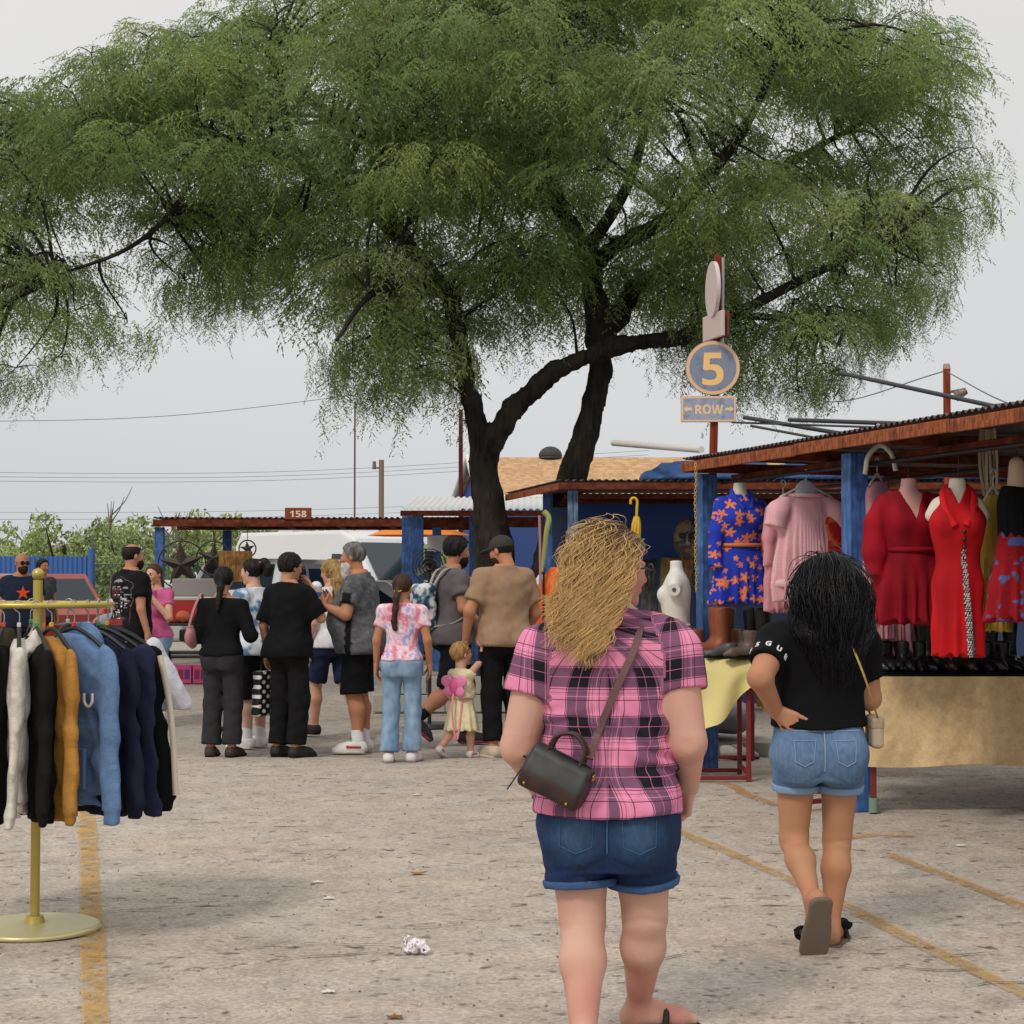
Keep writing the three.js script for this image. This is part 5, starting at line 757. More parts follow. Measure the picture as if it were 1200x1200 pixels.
  if (o.cap) { const cf = (x, y, z) => { let d = ell([0, 0.035, -0.012], [0.091, 0.092, 0.108])(x, y, z); d = Math.max(d, 0.018 + 0.1 * z - y); const br = Math.max(ell([0, 0.03, 0.1], [0.082, 0.02, 0.095])(x, y, z), -(z - 0.03)); return smin(d, br, 0.01); }; part('cap', nets(cf, [-0.12, -0.02, -0.15], [0.12, 0.15, 0.22], 0.006).applyMatrix4(hm), mat(C(o.cap, 0.85), 0.9), t); }
  if (o.glasses) { const gm = mat(C('#1a1416', 0.8), 0.3), gl = part('glasses', [...[1, -1].map(s => place(new THREE.TorusGeometry(0.024, 0.0032, 8, 24), s * 0.032, 0.002, 0.112, 0, s * 0.18, 0)), ...[1, -1].map(s => tube([V(s * 0.056, 0.006, 0.106), V(s * 0.08, 0.008, 0.06), V(s * 0.085, 0.004, 0.0), V(s * 0.084, -0.008, -0.02)], 0.003, 6, 12)), bar(V(-0.01, 0.006, 0.115), V(0.01, 0.006, 0.115), 0.003)].map(g => g.applyMatrix4(hm)), gm, t); if (o.glasses === 'dark') part('lens', [1, -1].map(s => place(new THREE.CylinderGeometry(0.025, 0.025, 0.003, 20), s * 0.032, 0.002, 0.112, Math.PI / 2, 0, 0)).map(g => g.applyMatrix4(hm)), gm, t); }
  return { t, hm, q, bodyF, torsoF, shirt: o.shirtF, pants: o.pantF, feet, S, tor, rows };
}
// long hair: locks that start on the scalp, lie on head and shoulders and hang down
function longHair(p, o) {
  const P = [], I = [], Cc = [], inv = p.hm.clone().invert(), v = V(0, 0, 0), q = V(0, 0, 0); let nv = 0;
  const coll = (x, y, z) => { v.set(x, y, z).applyMatrix4(inv); return Math.min(HEAD(v.x, v.y, v.z) - 0.012, p.shirt ? p.shirt(x, y, z) - 0.004 : 9); };
  const hx = V(0, 0, 0).applyMatrix4(p.hm).x, down = V(0, -1, 0);
  for (let s = 0; s < o.n; s++) {
    // a root on the scalp in head coordinates
    let a, e, r0; do { a = rnd() * 6.283; e = Math.asin(rr(-0.35, 1)); r0 = V(Math.cos(e) * Math.sin(a) * 0.079, 0.027 + Math.sin(e) * 0.089, -0.014 + Math.cos(e) * Math.cos(a) * 0.098); } while (-0.51 * r0.y + 0.86 * r0.z > 0.016 || r0.y < -0.055);
    const pos = r0.clone().applyMatrix4(p.hm), nr = V(r0.x / 0.0062, (r0.y - 0.027) / 0.0079, (r0.z + 0.014) / 0.0096).normalize(), out = V((r0.x - (o.part || 0)) * 11, -0.35, -0.35 - 9 * Math.max(0, r0.z)); out.addScaledVector(nr, -out.dot(nr)).addScaledVector(nr, 0.06); const dir = out.normalize().transformDirection(p.hm), L = o.len * rr(0.72, 1.06) * (r0.y < 0 ? 0.8 : 1), n = o.segs || 20, st = L / n, ph = o.clump ? 5 * noise(r0.x * 38, r0.y * 38, r0.z * 38) + rr(-0.5, 0.5) : rnd() * 6.28, wl = o.wl * (o.clump ? 1 + 0.25 * noise(r0.x * 30, r0.y * 30, 7) : rr(0.8, 1.25)), am = o.amp * rr(0.6, 1.2), tone = rr(0.7, 1.25) * (o.clump ? 1 + 0.22 * noise(r0.x * 60, r0.y * 60, r0.z * 60) : 1), lay0 = rr(0.0, o.vol), pts = [];
    const cur = pos.clone();
    for (let i = 0; i <= n; i++) {
      const f = i / n, w = am * sst(0.05, 0.5, f), sid = ph + i * st / wl * 6.283; pts.push([cur.x + Math.cos(sid) * w * (o.wx ?? 1), cur.y + 0.3 * Math.sin(sid * 0.7) * w, cur.z + Math.sin(sid + 0.5) * w * 0.8, f]);
      dir.lerp(down, 0.22); dir.x += (o.sway?.[0] || 0) * f + rr(-0.05, 0.05) * (o.frizz || 1) * sst(0.05, 0.45, f) - (cur.x - hx - (o.off || 0) * f) * (o.pull || 0) * sst(0.25, 0.6, f); dir.z += (o.sway?.[1] || 0) * f + rr(-0.05, 0.05) * (o.frizz || 1) * sst(0.05, 0.45, f); dir.normalize(); cur.addScaledVector(dir, st);
      v.copy(cur).applyMatrix4(inv); if (v.y < 0.055 && v.y > -0.16 && v.z > -0.012) { v.z -= (v.z + 0.012) * 0.55; cur.copy(v.applyMatrix4(p.hm)); }
      for (let k = 0; k < 2; k++) { const d = coll(cur.x, cur.y, cur.z) - lay0 * (0.25 + 0.75 * sst(0.1, 0.6, f)) - 0.004; if (d < 0) { const h = 0.006, g = q.set(coll(cur.x + h, cur.y, cur.z) - coll(cur.x - h, cur.y, cur.z), coll(cur.x, cur.y + h, cur.z) - coll(cur.x, cur.y - h, cur.z), coll(cur.x, cur.y, cur.z + h) - coll(cur.x, cur.y, cur.z - h)); if (g.lengthSq() > 1e-9) cur.addScaledVector(g.normalize(), -d); } }
    }
    const R0 = o.r * rr(0.7, 1.3), k3 = 3;
    for (let i = 0; i <= n; i++) { const [x, y, z, f] = pts[i], a1 = pts[Math.max(0, i - 1)], b1 = pts[Math.min(n, i + 1)], tx = V(b1[0] - a1[0], b1[1] - a1[1], b1[2] - a1[2]).normalize(), u = V(tx.z, 0.2, -tx.x).cross(tx).normalize(), w = tx.clone().cross(u), rad = R0 * (1 - 0.75 * f * f) * (i === 0 ? 0.7 : 1); const c = o.color(f, tone, x, y);
      for (let j = 0; j < k3; j++) { const an = j / k3 * 6.283; P.push(x + (u.x * Math.cos(an) + w.x * Math.sin(an)) * rad, y + (u.y * Math.cos(an) + w.y * Math.sin(an)) * rad, z + (u.z * Math.cos(an) + w.z * Math.sin(an)) * rad); Cc.push(c.r, c.g, c.b); }
      if (i < n) for (let j = 0; j < k3; j++) { const b = nv + i * k3 + j, c2 = nv + i * k3 + (j + 1) % k3; I.push(b, c2, b + k3, c2, c2 + k3, b + k3); } }
    nv += (n + 1) * k3;
  }
  const g = new THREE.BufferGeometry(); g.setAttribute('position', new THREE.BufferAttribute(new Float32Array(P), 3)); g.setAttribute('color', new THREE.BufferAttribute(new Float32Array(Cc), 3)); g.setIndex(I); g.computeVertexNormals(); g.setAttribute('uv', new THREE.BufferAttribute(new Float32Array(P.length / 3 * 2), 2));
  return part('hair_locks', g, vmat(o.rough ?? 0.42, { specularIntensity: 0.6 }), p.t);
}
const worldOf = (p, x, y, z) => V(x, y, z).multiplyScalar(p.S).applyAxisAngle(V(0, 1, 0), p.t.rotation.y).add(p.t.position);
// a soft band or strap lying along points; wide across `across`
function strapGeo(pts, w, th, across) { const c = new THREE.CatmullRomCurve3(pts), n = 40, P = [], I = []; for (let i = 0; i <= n; i++) { const q = c.getPoint(i / n), tg = c.getTangent(i / n), a = across.clone().addScaledVector(tg, -across.dot(tg)).normalize().multiplyScalar(w / 2), b = tg.clone().cross(a).normalize().multiplyScalar(th / 2); for (const [s, u] of [[1, 1], [1, -1], [-1, -1], [-1, 1]]) P.push(q.x + a.x * s + b.x * u, q.y + a.y * s + b.y * u, q.z + a.z * s + b.z * u); if (i < n) for (let j = 0; j < 4; j++) { const k = i * 4 + j, l = i * 4 + (j + 1) % 4; I.push(k, l, k + 4, l, l + 4, k + 4); } } const g = new THREE.BufferGeometry(); g.setAttribute('position', new THREE.BufferAttribute(new Float32Array(P), 3)); g.setIndex(I); const h = g.toNonIndexed(); h.computeVertexNormals(); h.setAttribute('uv', new THREE.BufferAttribute(new Float32Array(h.attributes.position.count * 2), 2)); return h; }
// ---------- woman in the pink plaid shirt ----------

{
  const plaid = canvasTex(1024, 1024, (g, w) => { // one repeat is 0.155 m square
    g.fillStyle = '#e687ae'; g.fillRect(0, 0, w, w);
    const band = (hor, a, b, c) => { g.fillStyle = c; hor ? g.fillRect(0, a * w, w, (b - a) * w) : g.fillRect(a * w, 0, (b - a) * w, w); };
    for (const h of [0, 1]) band(h, 0.05, 0.45, 'rgba(38,30,52,0.56)'); g.fillStyle = '#14121a'; g.fillRect(0.05 * w, 0.05 * w, 0.40 * w, 0.40 * w);
    for (const h of [0, 1]) { band(h, 0.70, 0.715, 'rgba(30,20,34,0.85)'); band(h, 0.555, 0.565, 'rgba(30,20,34,0.5)'); band(h, 0.02, 0.035, 'rgba(30,20,34,0.8)'); band(h, 0.48, 0.495, 'rgba(30,20,34,0.8)'); band(h, 0.235, 0.25, 'rgba(238,127,174,0.75)'); band(h, 0.625, 0.64, 'rgba(252,180,206,0.55)'); }
    g.globalAlpha = 0.08; for (let i = 0; i < 256; i++) { g.fillStyle = i % 2 ? '#000' : '#fff'; g.fillRect(0, i * 4, w, 2); g.fillRect(i * 4, 0, 2, w); } g.globalAlpha = 1;
  }); plaid.wrapS = plaid.wrapT = THREE.RepeatWrapping;
  const skirtLine = (x, y, z) => 0;
  const p = person({
    label: 'woman with long wavy blonde hair walking away in pink plaid shirt and denim shorts', x: (712 - 600) / F * 5.8, z: -5.8, yaw: Math.PI - 0.06, h: 1.7, cell: 0.0095, headCell: 0.004, handCell: 0.004,
    torso: [[0.58, 0.165, 0.13, -0.01], [0.68, 0.2, 0.155, -0.012], [0.78, 0.205, 0.165, -0.012], [0.88, 0.192, 0.155, 0.005], [0.98, 0.192, 0.155, 0.015], [1.10, 0.2, 0.158, 0.015], [1.22, 0.205, 0.14, 0.0], [1.30, 0.175, 0.11, -0.012], [1.355, 0.1, 0.075, -0.02], [1.40, 0.062, 0.06, -0.02], [1.44, 0.055, 0.055, -0.018]], butt: 1.25,
    R: { ua: 0.075, el: 0.06, fa: 0.057, wr: 0.034, th: 0.108, kn: 0.072, ca: 0.070, an: 0.037 },
    J: { head: [-0.025, 1.525, 0.0], shL: [0.205, 1.265, -0.015], elL: [0.285, 0.955, -0.03], wrL: [0.205, 0.775, 0.12], hdL: [-0.45, -0.35, 0.8], pnL: [-0.8, 0.2, -0.3], shR: [-0.205, 1.265, -0.015], elR: [-0.255, 0.975, -0.05], wrR: [-0.262, 0.815, 0.10], hdR: [0.1, -0.8, 0.35], pnR: [0.9, -0.1, -0.2], cuR: 0.9, cuL: 0.7,
      hpL: [0.098, 0.70, 0], hpR: [-0.102, 0.70, 0.01], knL: [0.082, 0.40, -0.02], anL: [0.075, 0.075, -0.24], ftL: [0.12, -0.02, 1], knR: [-0.118, 0.405, 0.05], anR: [-0.1, 0.085, 0.22], ftR: [-0.97, 0, 0.28] },
    headSize: 1, look: [-1.05, 0.06, 0], skin: '#dcb09c', skinK: 0.88, flush: (x, y, z) => 0.3 * sst(0.42, 0.1, y) * (0.5 + 0.9 * noise(x * 14, y * 9, z * 14)) + (y > 0.8 && y < 1.0 && Math.abs(x) > 0.2 && z < -0.05 ? 0.12 : 0),
    top: { hem: 0.752, neck: 1.385, sl: 0.46, e: 0.012, loose: 0.022, y0: 1.2, fold: 0.016, fr: 6, press: (x, y, z) => 0.006 * Math.sin((y * 0.8 + Math.abs(x) * 0.5 + 0.15 * noise(x * 6, y * 6, 2)) * 62) * sst(1.15, 0.98, y) * sst(0.76, 0.84, y), sr: 0.098, cell: 0.0075, map: plaid, uv: (u, v, nz, arm) => arm ? [u / 0.155 + 0.2, v / 0.155] : [u / 0.155 + 0.12, v / 0.155 + 0.1] },
    pants: { name: 'shorts', top: 0.90, to: 0.62, e: 0.014, rc: 0.112, low: 0.635, fold: 0.008, fr: 9, cell: 0.0075, cuff: 0.022, cuffCol: '#44618c', crease: (x, y, z) => 0.008 * Math.exp(-((x * 70) ** 2)) * (z < 0 ? 1 : 0) + 0.006 * Math.max(0, Math.sin(y * 95 + x * 24 * Math.sign(x))) * sst(0.64, 0.56, y),
      color: (x, y, z) => { const n = 0.5 + 0.5 * noise(x * 9, y * 12, z * 9), w = clamp(0.75 * Math.exp(-(((Math.abs(x) - 0.1) / 0.075) ** 2 + ((y - 0.70) / 0.07) ** 2)) * (0.55 + 0.7 * n), 0, 1), g = 0.9 + 0.2 * noise(x * 160, y * 60, z * 160); return cmix(C('#24375f', 0.9), C('#5f86a8', 0.85), w * (z < 0 ? 0.8 : 0.3)).multiplyScalar(g); } },
    shoe: { type: 'sandal', col: '#2a2422', strap: '#1f1a19', straps: [[0.10, 0.045]] },
    hair: { cell: 0.005, col: '#8a6c46', col2: '#6b5236', line: 0.012, t: 0.012, nape: -0.09 }, brow: '#7a5f3f', glasses: 'clear', lip: '#c07878',
  });
  // pockets and seams
  const denim = mat(C('#4d7199', 0.8), 0.9), surf = (x, y, z0 = -0.35) => { let z = z0; for (let i = 0; i < 60; i++) { const d = p.pants(x, y, z); if (d < 0.001) break; z += Math.max(0.0015, d * 0.7); } return V(x, y, z - 0.0015); };
  for (const s of [1, -1]) part('back_pocket', [[[0.045, 0.745], [0.05, 0.66]], [[0.05, 0.66], [0.1, 0.638]], [[0.1, 0.638], [0.15, 0.66]], [[0.15, 0.66], [0.152, 0.745]]].map(([a, b]) => tube([0, 0.33, 0.66, 1].map(k => surf(s * lerp(a[0], b[0], k), lerp(a[1], b[1], k))), 0.0016, 4, 8)), denim, p.t);
  part('seam', tube([0.76, 0.73, 0.7, 0.67, 0.64].map(y => surf(0.002, y)), 0.003, 5, 14), denim, p.t);
  longHair(p, { n: 5700, len: 0.345, segs: 15, wl: 0.105, amp: 0.015, r: 0.0014, vol: 0.065, part: 0.01, sway: [0.13, -0.03], frizz: 1.3, clump: 1, pull: 0.5, off: 0.16, rough: 0.45, color: (f, t, x, y) => cmix(C('#92785a', 0.72), C('#deb87c', 0.95), sst(0.15, 0.7, f)).multiplyScalar(t) });
  for (const [a, b] of [[0, 0]]) {
    const col = mat('#ffffff', 0.85, { map: plaid });
    const cg = new THREE.TorusGeometry(0.074, 0.02, 10, 40).scale(1.05, 1, 0.6).rotateX(Math.PI / 2 - 0.2).translate(-0.012, 1.365, -0.02); part('collar', cg, col, p.t);
  }
  // handbag and its strap
  const bt = thing('handbag', 'black and brown barrel handbag with gold studs at the plaid woman\'s hip', 'handbag', worldOf(p, 0.155, 0.885, -0.225).toArray(), p.t.rotation.y - 0.25); bt.scale.setScalar(0.82);
  const tilt = new THREE.Matrix4().makeRotationZ(0.42), bagF = (x, y, z) => { const w = 0.078 - 0.03 * sst(-0.04, 0.09, y); return smax(smax(Math.hypot(Math.max(0, Math.abs(z) - w + 0.03), Math.max(0, Math.abs(y) - 0.055)) - 0.03, Math.abs(x) - 0.125, 0.02), -9, 0.01) + 0.004 * noise(x * 12, y * 12, z * 12); };
  const bm = (g) => g.applyMatrix4(tilt);
  part('bag_body', bm(nets(bagF, [-0.17, -0.13, -0.13], [0.17, 0.13, 0.13], 0.006, { color: (x, y, z) => y < -0.012 ? cmix(C('#3b211b', 0.85), C('#2b1713', 0.85), 0.5 + noise(x * 20, y * 20, z * 20)) : cmix(C('#33363a', 0.7), C('#202225', 0.8), 0.5 + noise(x * 40, y * 40, z * 40)) })), vmat(0.5), bt);
  part('zip', bm(bar(V(-0.11, 0.087, 0), V(0.11, 0.087, 0), 0.004, 6)), mat(C('#1b1512', 0.9), 0.4), bt);
  for (const z of [-0.035, 0.035]) part('handle', bm(tube([V(-0.07, 0.07, z), V(-0.06, 0.14, z * 0.7), V(0, 0.175, z * 0.5), V(0.06, 0.14, z * 0.7), V(0.07, 0.07, z)], 0.007, 8, 26)), mat(C('#3a1f1c', 0.85), 0.5), bt);
  for (const [x, z] of [[-0.09, -0.055], [0.09, -0.055], [-0.09, 0.02], [0.09, 0.02]]) part('stud', bm(new THREE.SphereGeometry(0.006, 10, 8).translate(x, z > 0 ? -0.086 : -0.062, z > 0 ? z : -0.083)), mat(C('#c99a48', 0.9), 0.25, { metalness: 0.9 }), bt);
  part('ring', bm(new THREE.TorusGeometry(0.014, 0.003, 6, 20).rotateY(1.57).translate(-0.13, 0.055, 0)), mat(C('#c99a48', 0.9), 0.25, { metalness: 0.9 }), bt);
  part('tassel', bm([...Array(6)].map((_, i) => bar(V(0.125 + 0.002 * i, 0.02, -0.02 + 0.007 * i), V(0.155 + 0.004 * i, -0.13 - 0.008 * i, -0.02 + 0.01 * i), 0.003, 5))[0]), mat(C('#1a1718', 0.9), 0.6), bt);
  // strap from the bag over her right shoulder, drawn on the shirt
  const back = (x, y) => { let z = -0.4; for (let i = 0; i < 80; i++) { const d = p.shirt(x, y, z); if (d < 0.004) break; z += Math.max(0.002, d * 0.7); } return V(x, y, z - 0.006); };
  const sp = [V(0.055, 0.94, -0.24), back(0.035, 1.0), back(-0.005, 1.1), back(-0.05, 1.2), back(-0.09, 1.29)]; sp.push(V(-0.115, 1.385, -0.03), V(-0.11, 1.30, 0.13), V(-0.02, 1.1, 0.19), V(0.15, 0.95, 0.12), V(0.26, 0.93, -0.1));
  const st = part('strap', strapGeo(sp.map(v => worldOf(p, v.x, v.y, v.z).sub(bt.position).applyAxisAngle(V(0, 1, 0), -bt.rotation.y).divideScalar(0.82)), 0.027, 0.006, V(1, 0.3, 0)), mat(C('#6b4a45', 0.8), 0.6), bt);
}
// ---------- woman in black with long black hair ----------
{
  const p = person({
    label: 'woman with long black hair in black shirt, hand on hip, walking past the stall', x: (958 - 600) / F * 7.4, z: -7.4, yaw: Math.PI, h: 1.7, cell: 0.0095, headCell: 0.005, handCell: 0.004,
    torso: [[0.69, 0.15, 0.115, -0.01], [0.76, 0.178, 0.135, -0.012], [0.83, 0.178, 0.135, -0.012], [0.92, 0.165, 0.125, 0.005], [1.0, 0.168, 0.13, 0.012], [1.1, 0.172, 0.13, 0.012], [1.2, 0.178, 0.122, 0.0], [1.27, 0.155, 0.1, -0.012], [1.31, 0.1, 0.07, -0.02], [1.345, 0.06, 0.056, -0.02], [1.38, 0.05, 0.05, -0.018]], butt: 1.1,
    R: { ua: 0.058, el: 0.05, fa: 0.048, wr: 0.03, th: 0.086, kn: 0.058, ca: 0.057, an: 0.032 },
    J: { head: [-0.045, 1.468, 0.01], shL: [0.175, 1.235, -0.015], elL: [0.268, 1.10, -0.2], wrL: [0.185, 0.955, -0.09], hdL: [-0.72, -0.42, -0.30], pnL: [-0.35, 0.1, 0.95], cuL: 0.12, shR: [-0.178, 1.235, -0.01], elR: [-0.22, 1.0, 0.06], wrR: [-0.10, 1.03, 0.24], hdR: [0.6, 0.4, 0.6], pnR: [0.5, -0.5, -0.5],
      hpL: [0.092, 0.765, 0], hpR: [-0.09, 0.765, 0.0], knL: [0.1, 0.42, 0.03], anL: [0.062, 0.215, -0.2], ftL: [0.08, -0.92, 0.38], knR: [-0.082, 0.42, 0.05], anR: [-0.045, 0.08, -0.01], ftR: [-0.3, 0, 0.95] },
    headSize: 1, look: [0.05, 0.1, 0], skin: '#c2906c', skinK: 0.85,
    top: { col: '#111114', k: 0.8, hem: 0.888, neck: 1.335, sl: 0.62, e: 0.012, loose: 0.016, y0: 1.1, fold: 0.008, fr: 8, sr: 0.072, cell: 0.009, rough: 0.9 },
    pants: { name: 'shorts', top: 0.93, to: 0.40, e: 0.012, rc: 0.09, low: 0.72, fold: 0.006, fr: 10, cell: 0.008, cuff: 0.028, cuffCol: '#86a2c4', crease: (x, y, z) => 0.007 * Math.exp(-((x * 70) ** 2)) * (z < 0 ? 1 : 0),
      color: (x, y, z) => { const n = 0.5 + 0.5 * noise(x * 10, y * 13, z * 10), g = 0.9 + 0.2 * noise(x * 150, y * 60, z * 150); return cmix(C('#4f6f9c', 0.75), C('#86a5c8', 0.8), 0.25 + 0.5 * n).multiplyScalar(g); } },
    shoe: { type: 'sandal', col: '#7d6e62', strap: '#17161a', straps: [[0.14, 0.045]], bow: true },
    hair: { col: '#0d0c0e', t: 0.014, nape: -0.09, k: 0.9, rough: 0.35 }, lip: '#9a5a52',
  });
  longHair(p, { n: 2300, len: 0.44, segs: 12, wl: 0.25, amp: 0.009, r: 0.0022, vol: 0.026, part: 0.0, sway: [0.0, -0.02], frizz: 0.7, clump: 1, pull: 0.9, rough: 0.3, color: (f, t) => C('#121013', 0.9).multiplyScalar(t) });
  const surf = (F0, x, y, z0 = -0.35) => { let z = z0; for (let i = 0; i < 70; i++) { const d = F0(x, y, z); if (d < 0.001) break; z += Math.max(0.0015, d * 0.7); } return V(x, y, z - 0.002); };
  const dn = mat(C('#9db4d0', 0.8), 0.9);
  for (const s of [1, -1]) part('back_pocket', [[[0.04, 0.845], [0.05, 0.76]], [[0.05, 0.76], [0.085, 0.742]], [[0.085, 0.742], [0.12, 0.76]], [[0.12, 0.76], [0.125, 0.845]], [[0.04, 0.845], [0.125, 0.845]]].map(([a, b]) => tube([0, 0.33, 0.66, 1].map(k => surf(p.pants, s * lerp(a[0], b[0], k), lerp(a[1], b[1], k))), 0.0018, 4, 8)), dn, p.t);
  part('seam', tube([0.9, 0.85, 0.8, 0.76, 0.72].map(y => surf(p.pants, 0.002, y)), 0.003, 5, 14), dn, p.t); part('waistband', tube([0.15, 0.1, 0.05, 0, -0.05, -0.1, -0.15].map(x => surf(p.pants, x, 0.882)), 0.0025, 5, 30), dn, p.t);
  // white lettering round the left cuff
  const font = await new FontLoader().loadAsync('fonts/droid/droid_sans_bold.typeface.json');
  const shL = V(...p.q.shL), ax = V(...p.q.elL).sub(shL), dirA = ax.clone().normalize(), cen = shL.clone().addScaledVector(ax, 0.47);
  let uo = V(0, 1, 0).addScaledVector(dirA, -dirA.y).normalize(), wo = dirA.clone().cross(uo);
  ['I', 'S', 'G', 'U', 'E'].forEach((ch, i) => { const an = 1.05 - i * 0.62, out = uo.clone().multiplyScalar(Math.cos(an)).addScaledVector(wo, Math.sin(an)), g = new TextGeometry(ch, { font, size: 0.028, depth: 0.003, curveSegments: 4 }); g.computeBoundingBox(); g.translate(-(g.boundingBox.max.x + g.boundingBox.min.x) / 2, 0, 0);
    let r = 0.03; for (; r < 0.14; r += 0.001) { const c = cen.clone().addScaledVector(out, r); if (p.shirt(c.x, c.y, c.z) > 0) break; } const y = dirA.clone().negate(), x = y.clone().cross(out).normalize(), pos = cen.clone().addScaledVector(out, r + 0.001).addScaledVector(y, -0.016);
    part('letter', g.applyMatrix4(new THREE.Matrix4().makeBasis(x, y, out).setPosition(pos)), mat(C('#e9e9ea', 0.9), 0.7), p.t); });
  const pb = thing('small_purse', 'small beige purse on thin gold strap at the hip of the woman in black', 'purse', worldOf(p, -0.225, 0.87, -0.02));
  part('bag', box(0.05, 0.13, 0.17, 0, 0, 0, 0.02), mat(C('#b9a88f', 0.85), 0.6), pb); part('flap', box(0.056, 0.06, 0.174, 0, 0.036, 0, 0.02), mat(C('#a89880', 0.85), 0.6), pb); part('strap', strapGeo([V(0.0, 0.06, 0.07), V(-0.035, 0.13, 0.15), V(-0.075, 0.24, 0.17), V(-0.12, 0.38, 0.10), V(-0.12, 0.41, 0.0), V(-0.1, 0.3, -0.12), V(-0.03, 0.15, -0.15), V(0, 0.06, -0.07)], 0.008, 0.004, V(1, 0, 0)), mat(C('#b99c5c', 0.85), 0.35, { metalness: 0.6 }), pb);
}
// ---------- the people further off ----------
const gx = (px, d) => (px - 600) / F * d;
const bumpyHair = (col, extra) => ({ col, t: 0.014, ...extra });
const tail = (pts, r0, r1) => () => { const f = []; for (let i = 0; i < pts.length - 1; i++) f.push(cone(pts[i], pts[i + 1], lerp(r0, r1, i / (pts.length - 1)), lerp(r0, r1, (i + 1) / (pts.length - 1)))); return (x, y, z) => { let d = 9; for (const g of f) d = smin(d, g(x, y, z), 0.02); return d; }; };
// woman in black top and charcoal jeans
{
  const d = 15.07, p = person({
    label: 'woman in black long sleeved top and charcoal jeans with pink shoulder bag', x: gx(262, d), z: -d, yaw: Math.PI - 0.2, h: 1.58, torso: 'f', girth: 1.0, skin: '#b98a68', R: { th: 0.09, kn: 0.06, ua: 0.047 },
    J: { elR: [-0.26, 1.12, -0.02], wrR: [-0.13, 1.20, 0.19], hdR: [0.3, 0.7, 0.3], pnR: [0.6, 0, -0.5], elL: [0.23, 1.11, -0.03], wrL: [0.17, 1.0, 0.17], hdL: [-0.3, 0.2, 0.9] }, look: [0.1, 0.2, 0],
    top: { col: '#131316', hem: 0.915, sl: 1.75, e: 0.014, fold: 0.01, neck: 1.42 }, pants: { col: '#36363a', top: 0.97, to: 1.93, rk: 0.082, rc: 0.092, fold: 0.01 }, shoe: { col: '#3a2c26', sole: '#1f1a18' },
    hair: { col: '#141214', nape: -0.12, t: 0.018, extra: tail([[0, 0.0, -0.09], [0, -0.09, -0.1], [0.01, -0.2, -0.1], [0.015, -0.3, -0.105]], 0.04, 0.02), box: [[-0.13, -0.36, -0.18], [0.13, 0.15, 0.15]] },
  });
  const b = thing('shoulder_bag', 'small dusty pink shoulder bag on the woman in black top', 'bag', worldOf(p, 0.27, 1.08, -0.06), Math.PI - 0.2), m = mat(C('#b0787a', 0.85), 0.6);
  part('pouch', nets((x, y, z) => ell([0, 0, 0], [0.045, 0.1, 0.12])(x, y, z) + 0.008 * noise(x * 20, y * 20, z * 20), [-0.1, -0.16, -0.18], [0.1, 0.16, 0.18], 0.015), m, b); part('strap', strapGeo([V(0, 0.08, -0.08), V(-0.03, 0.22, -0.06), V(-0.075, 0.36, 0.0), V(-0.05, 0.3, 0.1), V(0, 0.08, 0.09)], 0.02, 0.006, V(1, 0, 0)), m, b);
}
// woman in pale blue tie-dye tee
{
  const d = 15.9, tie = (x, y, z) => { const n = noise(x * 16, y * 16, z * 16) + 0.5 * noise(x * 34, y * 34, z * 34); return n > 0.25 ? C('#6d8fb0', 0.8) : n > -0.1 ? C('#a9c3d8', 0.85) : C('#dfe7ee', 0.9); };
  const p = person({
    label: 'woman with hair bun in pale blue tie dye shirt and long black shorts', x: gx(296, d), z: -d, yaw: -Math.PI / 2 - 0.5, h: 1.66, torso: 'f', girth: 1.2, bust: 1.1, skin: '#d9b09a', R: { ua: 0.055, th: 0.098, ca: 0.062 },
    J: { elL: [0.2, 1.12, 0.05], wrL: [0.08, 1.24, 0.24], hdL: [-0.3, 0.8, 0.3], elR: [-0.26, 1.1, 0.0], wrR: [-0.12, 1.2, 0.2], hdR: [0.4, 0.7, 0.3] }, look: [0.1, 0.05, 0],
    top: { color: tie, hem: 0.84, sl: 0.6, e: 0.018, loose: 0.03 }, pants: { name: 'shorts', col: '#17171a', to: 1.12, rk: 0.09, rc: 0.09 }, shoe: { col: '#e6e4e2', sock: '#e9e9ea', sole: '#dcd8d2' },
    hair: { col: '#1a1416', nape: -0.06, extra: tail([[0, 0.07, -0.10], [0, 0.085, -0.15], [0, 0.03, -0.19], [0, -0.02, -0.18]], 0.035, 0.04), box: [[-0.14, -0.13, -0.26], [0.14, 0.17, 0.16]], amp: 0.007, band: [0, 0.085, -0.125, 0.03], bandCol: '#d2559a' },
  });
  const b = thing('black_tote', 'black sling bag hanging at the tie dye woman\'s side', 'bag', worldOf(p, -0.22, 0.86, -0.1), p.t.rotation.y), m = mat(C('#1b1c20', 0.85), 0.7);
  part('pouch', nets((x, y, z) => ell([0, 0, 0], [0.07, 0.16, 0.14])(x, y, z) + 0.01 * noise(x * 15, y * 15, z * 15), [-0.12, -0.22, -0.2], [0.12, 0.22, 0.2], 0.018), m, b); part('strap', strapGeo([V(0, 0.12, -0.08), V(0.03, 0.35, -0.05), V(0.06, 0.56, 0.08), V(0.1, 0.4, 0.2), V(0.04, 0.12, 0.1)], 0.022, 0.006, V(1, 0, 0)), m, b);
}
